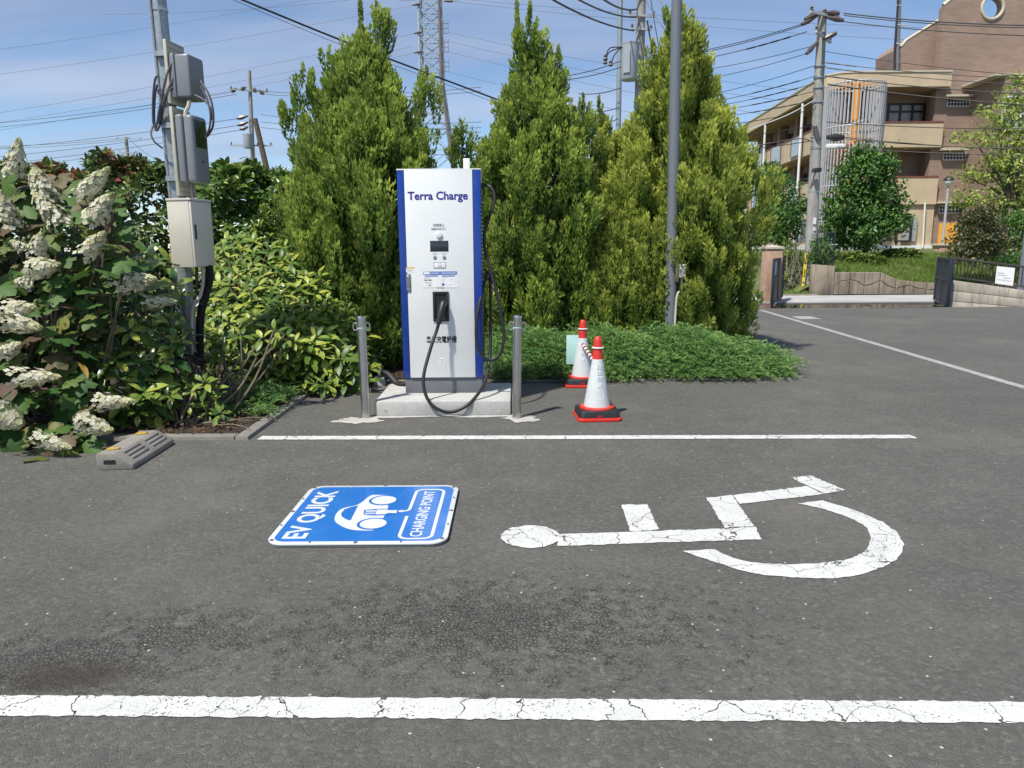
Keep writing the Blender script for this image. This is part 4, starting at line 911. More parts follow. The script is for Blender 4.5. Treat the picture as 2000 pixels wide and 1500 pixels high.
    if eb:
        base = np.concatenate([base, np.array(eb)]); ax = np.concatenate([ax, np.array(ea)]); ln = np.concatenate([ln, np.array(el)]); rd = np.concatenate([rd, np.array(er)])
    pos, d, nn, L, t = make_plumes(base, ax, ln, rd, K)
    n = len(base); pr = RNG.random((n, 1)); tip = np.clip((t-.18)*1.35, 0, 1)*(gold*(.45 + .55*pr))
    leaf_mesh('crown', pos, d, nn, L, L*RNG.uniform(.30, .46, len(L)), T_DIAMOND, m, tr, rnd=np.clip(pr + RNG.normal(size=t.shape)*.15, 0, 1).ravel(), tip=tip.ravel())
    return tr
conifer('conifer', 'broad dark green conifer with a ragged double tip behind the charger', 722, 8.85,
        [(70, 8), (100, 28), (150, 60), (200, 90), (260, 124), (330, 156), (420, 174), (520, 172), (620, 158), (690, 130)],
        [(704, 4, 130, 9), (737, 16, 120, 26), (640, 105, 200, 30), (565, 183, 300, 26), (838, 150, 260, 26), (603, 150, 230, 22)], 1500, 92, 'conifer_leaf', .80)
conifer('conifer', 'slim conifer with twin spiky tips between the two broad ones', 1045, 9.35,
        [(80, 7), (110, 20), (150, 40), (200, 62), (250, 84), (300, 108), (400, 132), (520, 134), (640, 120)],
        [(1009, 18, 120, 9), (1035, 24, 110, 13), (1092, 97, 200, 15), (1030, 60, 150, 26), (1140, 190, 300, 24)], 1150, 92, 'conifer_leaf', .85)
conifer('conifer', 'wide golden green conifer wrapped around the tall grey post', 1322, 9.75,
        [(50, 8), (80, 27), (120, 47), (160, 60), (200, 74), (250, 96), (300, 134), (350, 162), (430, 170), (530, 168), (610, 154), (670, 132)],
        [(1315, 10, 100, 22), (1278, 82, 190, 24), (1352, 45, 150, 22), (1372, 130, 260, 22), (1425, 225, 330, 22), (1185, 250, 350, 24)], 1600, 92, 'conifer_leaf_gold', .88)
conifer('conifer', 'low bushy golden conifer crowding the left foot of the grey post', 1208, 9.25, [(385, 14), (420, 44), (470, 68), (540, 84), (600, 86), (655, 78)], [(1190, 372, 450, 18), (1240, 395, 470, 18)], 520, 92, 'conifer_leaf_gold', .80)
conifer('conifer', 'small conifer filling the gap just above the charger top', 906, 9.9,
        [(262, 8), (285, 22), (320, 30), (400, 38), (560, 40)], [(900, 252, 320, 14)], 170, 70, 'conifer_leaf', .6)
conifer('conifer', 'short pale conifer peeping out behind the slim twin-tipped one', 1158, 10.5,
        [(215, 10), (250, 36), (300, 58), (400, 75), (560, 80)], [(1165, 205, 280, 12)], 260, 70, 'conifer_leaf_gold', .55)

# ---- leaves as single objects
def leaf_template(name, tpl, m, curl=0.0):
    tv, tf = tpl; me = bpy.data.meshes.new(name); me.from_pydata([tuple(v) for v in tv], [], tf)
    uv = me.uv_layers.new(name='UVMap')
    for l in me.loops: uv.data[l.index].uv = tuple(tv[l.vertex_index][:2])
    a = me.attributes.new('rnd', 'FLOAT', 'POINT'); me.polygons.foreach_set('use_smooth', [True]*len(me.polygons)); me.materials.append(MATS[m]); me.update(); return me
T_AUC = (np.array([(0,0,0),(0.12,0,0.01),(0.30,-0.40,0.06),(0.32,0,0.03),(0.30,0.40,0.06),(0.55,-0.50,0.05),(0.56,0,0.01),(0.55,0.50,0.05),(0.80,-0.33,-0.02),(0.80,0,-0.05),(0.80,0.33,-0.02),(1,0,-0.13)]),
         [(0,2,3,1),(0,1,3,4),(2,5,6,3),(3,6,7,4),(5,8,9,6),(6,9,10,7),(8,11,9),(9,11,10)])
_o = [(0,0),(0.02,.16),(-.06,.34),(.10,.50),(.22,.34),(.34,.36),(.46,.62),(.62,.50),(.62,.26),(.78,.24),(1.0,.0)]
_v = [(x, y, -.10*abs(y)-.10*x*x+.03*math.sin(9*y)) for x, y in _o] + [(x, -y, -.10*abs(y)-.10*x*x+.03*math.sin(9*y+1)) for x, y in _o[1:-1][::-1]]
T_OAK = (np.array(_v + [(.35, 0, .05)]), [(i, (i+1) % len(_v), len(_v)) for i in range(len(_v))])
def leafy(shrub, Pn, D, N, L, W, tpl, m, limit=290, stuff_name='leaves'):
    D, S, N2 = frames(D, N); n = len(Pn); tm = leaf_template('leaf', tpl, m)
    dist = np.linalg.norm(Pn - np.array([0, 0, 1.4]), axis=1)
    u = F_PX*Pn[:, 0]/np.maximum(Pn[:, 1], .1); vis = (u > -1000)
    score = dist/np.maximum(L, .03)/np.maximum(.25, np.abs((N2*unit(Pn-np.array([0,0,1.4]))).sum(1))) + (~vis)*1e5
    order = np.argsort(score); sel = order[:limit]; rest = order[limit:]
    off = np.array(OFF[shrub.name])
    for i in sel:
        o = bpy.data.objects.new('leaf', tm); p = Pn[i]-off
        M = Matrix(((D[i,0]*L[i], S[i,0]*W[i], N2[i,0]*L[i], p[0]), (D[i,1]*L[i], S[i,1]*W[i], N2[i,1]*L[i], p[1]), (D[i,2]*L[i], S[i,2]*W[i], N2[i,2]*L[i], p[2]), (0,0,0,1)))
        COL.objects.link(o); o.parent = shrub; o.matrix_local = M
    if len(rest): leaf_mesh(stuff_name, Pn[rest], D[rest], N2[rest], L[rest], W[rest], tpl, m, shrub, smooth=True, kind='stuff')
def rosettes(C, A, nleaf=(6, 9), L0=.145):
    Ps, Ds, Ns, Ls = [], [], [], []
    for c, a in zip(C, A):
        a = np.array(a)/np.linalg.norm(a); ref = np.array([1., 0, 0]) if abs(a[0]) < .8 else np.array([0, 1., 0]); e1 = np.cross(a, ref); e1 /= np.linalg.norm(e1); e2 = np.cross(a, e1)
        k = random.randint(*nleaf); p0 = random.random()*6.28; s = random.uniform(.75, 1.15)
        for j in range(k):
            ph = p0 + j*2.399; lift = .05 + .75*(j/k)**1.5 + random.uniform(-.12, .15); rad = math.cos(ph)*e1 + math.sin(ph)*e2
            d = rad + a*lift - np.array([0, 0, .22])*(1-j/k); Ps.append(c + rad*.012 - a*.05*(1-j/k)); Ds.append(d); Ns.append(a + rad*.15 + np.array([0, 0, .35]) + np.random.default_rng(j).normal(size=3)*.12); Ls.append(L0*s*random.uniform(.75, 1.2)*(1-.35*(j/k)))
    return np.array(Ps), np.array(Ds), np.array(Ns), np.array(Ls)
def stems(shrub, C, base, r=.008):
    mb = MB()
    for c in C:
        b = Vector(base[random.randrange(len(base))]); c = Vector(c); m_ = b.lerp(c, .55) + Vector((random.uniform(-.06, .06), random.uniform(-.06, .06), -.08))
        mb.tube(smooth_path([b, m_, c], 4), [r*1.5]+[r*(1.4-.08*i) for i in range(8)], 5)
    return mb.build('stems', 'stem', shrub)
def inside(x, y, poly):
    r = False; j = len(poly)-1
    for i in range(len(poly)):
        if (poly[i][1] > y) != (poly[j][1] > y) and x < (poly[j][0]-poly[i][0])*(y-poly[i][1])/(poly[j][1]-poly[i][1]) + poly[i][0]: r = not r
        j = i
    return r
def scatter(poly, n, yfun, mind=0.0):
    xs = [p[0] for p in poly]; ys = [p[1] for p in poly]; r = []; px = []
    tries = 0
    while len(r) < n and tries < n*60:
        tries += 1
        x, y = random.uniform(min(xs), max(xs)), random.uniform(min(ys), max(ys))
        if not inside(x, y, poly): continue
        if mind and any((x-a)**2 + (y-b)**2 < mind*mind for a, b in px): continue
        px.append((x, y)); r.append(np.array(P(x, y, yfun(x, y))))
    return r
random.seed(21)
# bright variegated mound beside the pole
top_ = [(395, 505), (430, 468), (500, 462), (560, 480), (610, 515), (670, 562), (715, 620), (740, 690)]
def topy(x):
    return float(np.interp(x, [p[0] for p in top_], [p[1] for p in top_]))
au = thing('aucuba_shrub', 'broad mound of yellow-speckled leaves between meter pole and bollard', 'shrub', (-2.55, 7.5, .035))
yf = lambda x, y: 8.15 - 1.25*min(1, max(0, (y-topy(x))/170))**.8 + random.uniform(-.05, .12)
C = scatter(top_ + [(735, 745), (600, 760), (540, 760), (520, 735), (400, 720)], 160, yf, 15)
C2 = scatter(top_ + [(735, 730), (560, 735), (400, 700)], 60, lambda x, y: yf(x, y)+.28)
A = [(random.uniform(-.25, .25), -.62 + random.uniform(-.2, .2), .85) for _ in C]
q = rosettes(C+C2, A + [(random.uniform(-.3, .3), -.3, .9) for _ in C2], (7, 10), .165)
leafy(au, *q, q[3]*random.uniform(.36, .38), T_AUC, 'aucuba_leaf')
stems(au, C[::2], [(-2.7+.4*math.cos(k), 7.35+.25*math.sin(k), .03) for k in range(9)])
# darker one between hydrangea and pole
au2 = thing('aucuba_shrub', 'dark green speckled shrub between the white hydrangea and the pole', 'shrub', (-2.9, 6.1, .035))
yf2 = lambda x, y: 6.22 - .7*min(1, max(0, (y-490)/260)) + random.uniform(-.06, .15)
C = scatter([(170, 500), (260, 470), (330, 500), (352, 560), (365, 650), (330, 720), (345, 790), (300, 850), (200, 850), (150, 760), (130, 640)], 74, yf2, 14)
C2 = scatter([(60, 420), (330, 430), (355, 560), (365, 650), (320, 800), (200, 840), (60, 760)], 46, lambda x, y: yf2(x, y)+.3)
q = rosettes(C+C2, [(random.uniform(-.1, .45), -.6, .8) for _ in C+C2], (6, 9), .175)
leafy(au2, *q, q[3]*.40, T_AUC, 'aucuba_dark')
stems(au2, C[::2], [(-2.85+.3*math.cos(k), 6.1+.2*math.sin(k), .03) for k in range(7)])
# thin straggling one at the kerb corner
au3 = thing('aucuba_shrub', 'thin straggling shrub with bare stems and blackened leaves at the kerb corner', 'shrub', (-2.42, 5.75, .035))
C = scatter([(320, 720), (350, 700), (420, 740), (455, 780), (430, 790), (440, 830), (330, 800), (300, 760)], 15, lambda x, y: 5.75 + random.uniform(-.12, .15), 16)
Cy = scatter([(405, 650), (560, 640), (560, 690), (430, 705)], 9, lambda x, y: 6.35 + random.uniform(-.1, .1), 24)
q = rosettes(C+Cy, [(random.uniform(-.3, .4), -.7, .65) for _ in C+Cy], (5, 8), .125)
leafy(au3, *q, q[3]*.42, T_AUC, 'aucuba_leaf')
Cd = scatter([(330, 690), (400, 700), (400, 760), (350, 740)], 13, lambda x, y: 5.85 + random.uniform(-.1, .1))
qd = rosettes(Cd, [(random.uniform(-.5, .5), -.5, -.2) for _ in Cd], (3, 5), .085)
leaf_mesh('dead_leaves', qd[0], qd[1], qd[2], qd[3], qd[3]*.45, T_AUC, 'dead_leaf', au3, smooth=True, kind='stuff')
stems(au3, C + Cy + Cd[:6], [tuple(G(360, 838)) , tuple(G(395, 815)), tuple(G(455, 812)), tuple(G(440, 822))], .009)
lt = MB()
for k in range(16):
    a = G(random.uniform(330, 470), random.uniform(800, 845)); an = random.uniform(-.5, 1.2); l = random.uniform(.12, .5); lt.tube([a + Vector((0, 0, .05)), a + Vector((l*.5*math.cos(an), l*.5*math.sin(an), .07)), a + Vector((l*math.cos(an), l*math.sin(an), .05))], [.007, .006, .004], 5)
fo = lt.build('fallen_branches', 'stem'); fo['kind'] = 'stuff'; tag(fo, 'bare dry twigs lying on the bed soil', 'twigs')
n = 900; lp_ = np.stack([RNG.uniform(-3.4, KX-.13, n), KY + .03 + RNG.random(n)**1.4*2.2, np.full(n, .042) + RNG.random(n)*.02], 1)
li = leaf_mesh('leaf_litter', lp_, np.stack([RNG.normal(size=n), RNG.normal(size=n), RNG.normal(size=n)*.3], 1), np.stack([RNG.normal(size=n)*.4, RNG.normal(size=n)*.4, np.ones(n)], 1), RNG.uniform(.02, .06, n), RNG.uniform(.008, .03, n), T_DIAMOND, 'litter')
stuff(li); tag(li, 'brown leaf litter over the bed soil', 'leaf litter')
n = 700; lp_ = np.stack([RNG.uniform(KX+.2, 3.0, n), BY + .05 + RNG.random(n)**2*.35, np.full(n, .04) + RNG.random(n)*.02], 1)
li2 = leaf_mesh('leaf_litter', lp_, RNG.normal(size=(n, 3))*np.array([1, 1, .3]), np.array([[0, 0, 1.]]) + RNG.normal(size=(n, 3))*.4, RNG.uniform(.02, .05, n), RNG.uniform(.008, .025, n), T_DIAMOND, 'litter')
stuff(li2); tag(li2, 'brown leaf litter along the juniper kerb', 'leaf litter')
stray = MB(); 
for nm, (px_, py_), lab in (('fallen_leaf', (152, 708), 'single yellow dead leaf caught in the dark speckled shrub'),):
    c = P(px_, py_, 5.25); o = bpy.data.objects.new(nm, leaf_template('leaf', T_AUC, 'litter')); mat('yellow_leaf', (0.42, 0.27, 0.06), .5); o.data.materials[0] = MATS['yellow_leaf']
    COL.objects.link(o); o.matrix_world = Matrix.Translation(c) @ Matrix.Rotation(1.0, 4, 'Y') @ Matrix.Rotation(-1.2, 4, 'X') @ Matrix.Diagonal((.14, .07, .14, 1)); tag(o, lab, 'leaf')

# ---- oakleaf hydrangea
random.seed(5)
hy = thing('hydrangea_shrub', 'large hydrangea with lobed leaves and creamy white flower cones', 'shrub', (-3.75, 5.6, .0))
sil = [(-420, 330), (-60, 330), (60, 320), (150, 340), (230, 380), (245, 450), (265, 500), (245, 580), (195, 640), (180, 740), (195, 820), (165, 870), (130, 925), (0, 935), (-420, 935)]
yh_ = lambda x, y: 5.75 - .75*min(1, max(0, (y-330)/560)) - .15*max(0, (120-x)/300) + random.uniform(-.08, .22)
C = scatter(sil, 520, yh_, 11); C2 = scatter(sil, 700, lambda x, y: yh_(x, y)+.4)
Pn = np.array(C+C2); n = len(Pn)
D = np.stack([RNG.normal(size=n)*.6 + .15, -.55 + RNG.normal(size=n)*.35, -.35 + RNG.normal(size=n)*.3], 1); Nn = np.stack([RNG.normal(size=n)*.3, -.55 + RNG.normal(size=n)*.25, .8 + RNG.normal(size=n)*.2], 1)
L = RNG.uniform(.13, .22, n)
leafy(hy, Pn, D, Nn, L, L*RNG.uniform(.75, .95, n), T_OAK, 'hydrangea_leaf', 295)
stems(hy, C[::5], [(-3.75+.35*math.cos(k*1.3), 5.75+.2*math.sin(k*1.3), .02) for k in range(8)], .008)
def panicle_mesh(seed):
    r = np.random.default_rng(seed); nf = 210; t = r.random(nf)**.8; ph = r.random(nf)*6.28; rad = .30*(1-t**1.6)**.7*(.45 + .75*r.random(nf)) + .02
    o_ = np.stack([np.cos(ph), np.sin(ph), np.full(nf, .45)], 1); o_ = unit(o_); c = np.stack([rad*np.cos(ph), rad*np.sin(ph), t], 1)
    P4, D4, N4, T4 = [], [], [], []
    e1 = unit(np.cross(o_, np.array([[0, 0, 1.]]))); e2 = np.cross(o_, e1)
    for j in range(4):
        a = j*math.pi/2 + r.random(nf)*.6; d = e1*np.cos(a)[:, None] + e2*np.sin(a)[:, None]; P4.append(c); D4.append(d + o_*.15); N4.append(o_); T4.append(np.clip((t-.70)*2.6, 0, .85))
    return np.concatenate(P4), np.concatenate(D4), np.concatenate(N4), np.concatenate(T4), np.tile(r.random(nf), 4)
T_PETAL = (np.array([(0,0,0),(.45,-.5,.05),(.95,-.25,.0),(.95,.25,.0),(.45,.5,.05)]), [(0,1,2,3,4)])
pan = []
for s in range(4):
    pp_, dd_, nn_, tt_, rr__ = panicle_mesh(s); o = leaf_mesh('flower_head', pp_, dd_, nn_, .072, .07, T_PETAL, 'hydrangea_petal', None, rnd=rr__, tip=tt_); pan.append(o.data); bpy.data.objects.remove(o)
fl = [((38,266),(26,348),24,5.75),((62,318),(98,402),30,5.7),((-6,365),(14,445),34,5.5),((64,372),(126,446),28,5.55),((216,324),(158,388),24,5.7),((223,374),(178,434),27,5.6),((82,452),(70,500),24,5.45),((18,468),(48,488),16,5.4),((207,450),(163,502),24,5.5),
      ((120,515),(58,530),28,5.4),((24,548),(64,556),18,5.35),((308,543),(232,556),28,5.65),((348,589),(284,590),17,5.75),((72,600),(14,606),24,5.25),((86,642),(-8,624),30,5.2),((44,668),(8,692),20,5.2),((122,736),(24,736),26,5.1),((266,783),(186,786),23,5.2),((224,842),(156,824),28,5.05),((48,832),(-8,806),36,4.95),((142,876),(72,856),22,4.95),
      ((-90,420),(-50,490),30,5.4),((-130,640),(-190,650),30,5.2),((-60,760),(-130,750),30,5.0),((-200,380),(-170,450),30,5.6)]
for i, (tp, bs, r, y) in enumerate(fl):
    y -= .10; b, tpv = P(*bs, y+.03), P(*tp, y-.02); d = (tpv-b); Lf = d.length*.92; q_ = Vector((0,0,1)).rotation_difference(d.normalized()); rw = r*y/F_PX/.40
    o = bpy.data.objects.new('flower_head', pan[i % 4]); COL.objects.link(o); o.parent = hy
    o.matrix_local = Matrix.Translation(b - OFF[hy.name]) @ q_.to_matrix().to_4x4() @ Matrix.Rotation(i*1.7, 4, 'Z') @ Matrix.Diagonal((rw, rw, Lf, 1))

# ---- hedges at the back of the bed
def leaf_bank(name, label, cat, x0, x1, Y0, Y1, top, n, L0, m, red=False, group=None, stem=True):
    """a clipped bank of leaves; top(x) gives its height; leaves crowd the front and top faces"""
    s = thing(name, label, cat, ((x0+x1)/2, (Y0+Y1)/2, .03), group)
    x = RNG.uniform(x0, x1, n); tz = np.array([top(v) for v in x]); f = RNG.random(n)
    face = f < .62
    dep = np.where(face, RNG.exponential(.10, n), RNG.random(n)*(Y1-Y0)); z = np.where(face, RNG.random(n)*tz, tz - RNG.exponential(.07, n))
    lum = .13*np.sin(x*5.1 + 2*z) + .10*np.sin(x*9.7 - 6*z) + .08*np.sin(13*z + x)
    y = Y0 + dep + lum + .25*np.clip(z/np.maximum(tz, .1), 0, 1)**3; z = np.clip(z + .06*np.sin(x*7)+.05*np.sin(x*17+y*6), .05, None)
    Pn = np.stack([x, y, z], 1); up = np.where(face, .5, 1.0)
    N = np.stack([RNG.normal(size=n)*.5, -.7*face - .2 + RNG.normal(size=n)*.4, up + RNG.normal(size=n)*.4], 1); D = np.stack([RNG.normal(size=n), -.5 + RNG.normal(size=n)*.6, RNG.normal(size=n)*.6 - .1 + .5*(~face)], 1)
    tip = None
    if red: tip = np.clip(((z - tz) > -.32)*(np.sin(x*3.1)+np.sin(x*7.7+1) + RNG.normal(size=n)*.6 > .5)*RNG.uniform(.5, 1, n), 0, 1)
    else: tip = np.zeros(n)
    L = L0*RNG.uniform(.7, 1.25, n)
    leaf_mesh('foliage', Pn, D, N, L, L*.42, T_LEAF, m, s, tip=tip, smooth=True, kind='stuff')
    if stem:
        mb = MB(); k = int((x1-x0)/.35)+1
        for i in range(k):
            xx = x0 + (i+.5)*(x1-x0)/k; mb.tube([(xx, (Y0+Y1)/2, 0), (xx+.05, (Y0+Y1)/2-.1, top(xx)*.5), (xx-.05, (Y0+Y1)/2, top(xx)*.92)], [.03, .02, .008], 6)
        mb.build('stems', 'bark', s)
    return s
hx0_, hx1_ = P(-420, 400, 9.3).x, P(425, 400, 9.3).x
hz_ = P(200, 326, 9.5).z
leaf_bank('photinia_hedge', 'tall red-tipped hedge behind the white hydrangea flowers', 'hedge', hx0_, hx1_, 9.2, 10.6, lambda x: hz_ + .07*math.sin(x*2.3) + .05*math.sin(x*6.1), 26000, .115, 'hedge_leaf', True)
cx0_, cx1_ = P(400, 400, 9.0).x, P(590, 400, 9.0).x; cz_ = P(480, 345, 9.2).z
leaf_bank('camellia_shrub', 'dense glossy green shrub between the meter pole and dark conifer', 'shrub', cx0_, cx1_, 8.8, 10.0, lambda x: cz_ + .10*math.sin(x*3.3) + .05*math.sin(x*8), 10000, .12, 'camellia_leaf')
# loose shoots standing out of the hedge tops
random.seed(9)
for (px_, py_, yb_, lab) in ((172, 295, 345, 'tall leafy shoot standing above the red-tipped hedge'), (482, 305, 360, 'tall leafy shoot above the glossy shrub beside the far pole'), (100, 305, 345, 'short drooping shoot above the hedge behind the tallest flower cone')):
    a, b = P(px_, yb_+40, 9.4), P(px_, py_, 9.4); s = thing('hedge_shoot', lab, 'shoot', a, 'loose shoots above the hedges')
    MB().tube([a, a.lerp(b, .5) + Vector((.03, 0, 0)), b], [.008, .006, .003], 5).build('stem', 'stem', s)
    n = 26; t = RNG.random(n); base = np.array(a)[None]*(1-t[:, None]) + np.array(b)[None]*t[:, None]
    leaf_mesh('leaves', base, np.stack([RNG.normal(size=n), RNG.normal(size=n)*.6, RNG.normal(size=n)*.4+.15], 1), np.stack([RNG.normal(size=n)*.4, RNG.normal(size=n)*.4-.3, np.ones(n)], 1), .12, .05, T_LEAF, 'camellia_leaf', s, tip=np.zeros(n), smooth=True)

# ---- creeping juniper
def juniper(name, label, xr, yr, nspray, hfun, edge):
    K = 22; x = RNG.uniform(*xr, nspray*2); y = RNG.uniform(*yr, nspray*2)
    ok = np.array([edge(a, b) for a, b in zip(x, y)]); x, y = x[ok][:nspray], y[ok][:nspray]; n = len(x)
    h = np.array([hfun(a, b) for a, b in zip(x, y)]); z = h*RNG.uniform(.35, 1.0, n)
    an = RNG.random(n)*6.28; l = RNG.uniform(.12, .26, n)
    hd = np.stack([np.cos(an)*.8 + .15, np.sin(an)*.8 - .35, RNG.uniform(.1, .55, n)], 1); hd = unit(hd)
    t = RNG.random((n, K)); droop = np.array([0, 0, -1.0])
    pos = np.stack([x, y, z], 1)[:, None, :] + hd[:, None, :]*(t*l[:, None])[..., None] + droop*(t**2*.06)[..., None]
    side = unit(np.cross(hd, np.array([[0, 0, 1.]])))
    sg = RNG.choice([-1, 1], (n, K))
    d = hd[:, None, :]*.9 + side[:, None, :]*(sg*.75*(1-.6*t))[..., None] + RNG.normal(size=(n, K, 3))*.25 + np.array([0, 0, .2])
    N = np.array([-.2, -.35, 1.0]) + RNG.normal(size=(n, K, 3))*.4
    pr = RNG.random((n, 1))
    o = leaf_mesh(name, pos.reshape(-1, 3), d.reshape(-1, 3), N.reshape(-1, 3), RNG.uniform(.018, .045, n*K), RNG.uniform(.006, .013, n*K), T_DIAMOND, 'juniper_leaf', None, rnd=np.clip(pr + RNG.normal(size=(n, K))*.15, 0, 1).ravel(), tip=(np.clip(t*1.3-.3, 0, 1)*pr*.8).ravel())
    stuff(o); return tag(o, label, 'ground cover')
jx1 = G(1560, 742).x
def je(x, y):
    return y > BY - .07 + .05*math.sin(x*5) + max(0, x-2.75)*.22 and x < jx1 - .04 + .12*math.sin(y*4) - max(0, y-8.1)*.5
juniper('juniper_cover', 'low feathery green juniper carpet in front of the conifers', (-.25, jx1+.1), (BY-.10, 10.0), 11500, lambda x, y: min(.42, .09 + .55*max(0, y-BY)**.75)*(1 - .55*max(0, (x-2.3)/(jx1-2.3)))*(1+.14*math.sin(7*x+3*y)), je)
juniper('juniper_cover', 'small green juniper patch at the kerb under the speckled mound', (KX-.55, KX-.10), (5.95, 7.3), 480, lambda x, y: .12+.05*math.sin(9*y), lambda x, y: True)

# ================================================================ beyond the car park
random.seed(33)
mat('gate_navy', (0.020, 0.028, 0.045), 0.4, var=0.1, scale=5)
mat('gate_panel', (0.014, 0.020, 0.034), 0.5, var=0.12, scale=5)
mat('fence_brown', (0.045, 0.040, 0.036), 0.45, var=0.12, scale=6)
mat('pillar_tile', (0.44, 0.285, 0.205), 0.7, var=0.12, scale=8, bump=.004, dirt=((0.16, 0.10, 0.08), 0.3, 5))
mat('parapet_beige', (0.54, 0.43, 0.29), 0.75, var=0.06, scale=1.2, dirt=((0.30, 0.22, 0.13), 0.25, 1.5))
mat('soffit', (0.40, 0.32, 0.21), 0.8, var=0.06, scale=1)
mat('cap_red', (0.22, 0.06, 0.04), 0.5, var=0.1)
mat('trim_cream', (0.52, 0.47, 0.37), 0.6, var=0.06)
mat('white_paint', (0.72, 0.73, 0.72), 0.55, var=0.05, dirt=((0.4, 0.4, 0.38), .3, 2))
mat('window_dark', (0.03, 0.032, 0.036), 0.08, var=0.2)
mat('window_pale', (0.32, 0.33, 0.33), 0.12, var=0.15, scale=4)
mat('frame_dark', (0.025, 0.022, 0.022), 0.4, var=0.1)
mat('orange_paint', (0.75, 0.30, 0.035), 0.5, var=0.06)
mat('orange_wall', (0.80, 0.40, 0.06), 0.6, var=0.05)
mat('stair_bar', (0.42, 0.43, 0.45), 0.4, var=0.06)
mat('glass_panel', (0.36, 0.44, 0.47), 0.15, var=0.08)
mat('wire_black', (0.020, 0.020, 0.024), 0.5, var=0.1); mat('wire_grey', (0.12, 0.14, 0.17), 0.5, var=0.1)
mat('transformer', (0.32, 0.36, 0.40), 0.45, var=0.05, dirt=((0.2, 0.2, 0.2), .25, 3))
mat('pylon_steel', (0.36, 0.42, 0.48), 0.5, var=0.08, metal=.2); mat('pylon_rust', (0.16, 0.13, 0.12), 0.7, var=0.2)
mat('insulator', (0.10, 0.085, 0.085), 0.35, var=0.2); mat('yellow_sign', (0.72, 0.55, 0.06), 0.5, var=0.06); mat('red_ink', (0.55, 0.05, 0.03), .5)
def brick_mat():
    m, t, b, o = new_mat('brown_brick')
    tc = nd(t, 'ShaderNodeTexCoord').outputs['Object']; s = nd(t, 'ShaderNodeSeparateXYZ'); link(t, tc, s.inputs[0])
    cx = nd(t, 'ShaderNodeCombineXYZ'); link(t, tmath(t, 'ADD', s.outputs[0], s.outputs[1]), cx.inputs[0]); link(t, s.outputs[2], cx.inputs[1])
    bk = nd(t, 'ShaderNodeTexBrick'); link(t, cx.outputs[0], bk.inputs['Vector']); bk.inputs['Scale'].default_value = 1.0
    bk.inputs['Brick Width'].default_value = .46; bk.inputs['Row Height'].default_value = .14; bk.inputs['Mortar Size'].default_value = .012
    bk.inputs['Color1'].default_value = (0.258, 0.182, 0.142, 1); bk.inputs['Color2'].default_value = (0.312, 0.224, 0.178, 1); bk.inputs['Mortar'].default_value = (0.25, 0.175, 0.135, 1)
    c = tmix(t, 1.0, bk.outputs[0], tramp(t, tnoise(t, tc, .5, 4), [(.3, .9), (.7, 1.08)]), 'MULTIPLY')
    link(t, c, b.inputs['Base Color']); b.inputs['Roughness'].default_value = .8
    link(t, tbump(t, bk.outputs['Fac'], .01, -.5), b.inputs['Normal'])
brick_mat()

# ---- terrain behind the road
wy = road_y1 + .35
zt_ = P(1700, 533, wy).z
TX = [P(a, 540, wy).x for a in (1628, 1722, 1757, 1835)]; TZ = [P(1628, 531, wy).z, P(1722, 531, wy).z, P(1757, 547.5, wy).z, P(1835, 553, wy).z]
mb = MB(); xs = np.linspace(-60, 90, 301); rows = [(wy+.16, None), (wy+1.6, .30), (wy+4.5, .62), (wy+8.5, 1.0), (48, 1.15), (400, 1.2)]
for (yy, zz_) in rows:
    for x in xs:
        z = (float(np.interp(x, TX, TZ))-.05) if zz_ is None else zt_ + (1.15-zt_)*zz_ + .04*math.sin(x*2.1+yy)
        if yy < 30: k_ = min(1, max(0, (x-9.3)/.5)); z = z*k_ + min(z, -.04 + (yy-wy)*.035)*(1-k_)
        mb.v.append((x, yy, z))
k = len(xs)
for r in range(len(rows)-1):
    for i in range(k-1): mb.f.append((r*k+i, r*k+i+1, (r+1)*k+i+1, (r+1)*k+i))
struct(mb.build('embankment', 'grass_soil'))
struct(MB().box(-60, 9.55, road_y1, wy+1.2, -.4, -.055).build('gravel_verge', 'gravel_verge'))

# ---- retaining walls
x0, x1 = P(1585, 540, wy).x, P(1628, 540, wy).x; z1a, z1b = P(1586, 516, wy).z, P(1627, 519.5, wy).z
rw_ = thing('concrete_wall', 'stained grey concrete wall end beside the utility pole base', 'wall', ((x0+x1)/2, wy, -.3))
MB().add([(x0, wy-.06, -.3), (x1, wy-.06, -.3), (x1, wy+.14, -.3), (x0, wy+.14, -.3), (x0, wy-.06, z1a), (x1, wy-.06, z1b), (x1, wy+.14, z1b), (x0, wy+.14, z1a)], [(0,3,2,1),(4,5,6,7),(0,1,5,4),(1,2,6,5),(2,3,7,6),(3,0,4,7)]).build('wall_body', 'wall_concrete', rw_, bevel=.01)
sw = thing('stone_wall', 'low retaining wall of irregular cut stones below the grass bank', 'wall', (x1+2, wy, -.3))
topx = [P(a, 540, wy).x for a in (1628, 1722, 1757, 1835)]; topz = [P(1628, 531, wy).z, P(1722, 531, wy).z, P(1757, 547.5, wy).z, P(1835, 553, wy).z]
def wtop(x): return float(np.interp(x, topx, topz))
XE = topx[-1] + 3.0; ncol = 13; gx = [x1 + .012 + (XE-x1)*i/ncol for i in range(ncol+1)]
mb = MB()
for i in range(ncol):
    a, b = gx[i], gx[i+1]; mb.add([(a, wy, -.3), (b, wy, -.3), (b, wy+.14, -.3), (a, wy+.14, -.3), (a, wy, wtop(a)-.012), (b, wy, wtop(b)-.012), (b, wy+.14, wtop(b)-.012), (a, wy+.14, wtop(a)-.012)], [(0,3,2,1),(4,5,6,7),(0,1,5,4),(1,2,6,5),(2,3,7,6),(3,0,4,7)])
mb.build('backing', 'old_concrete', sw, smooth=False)
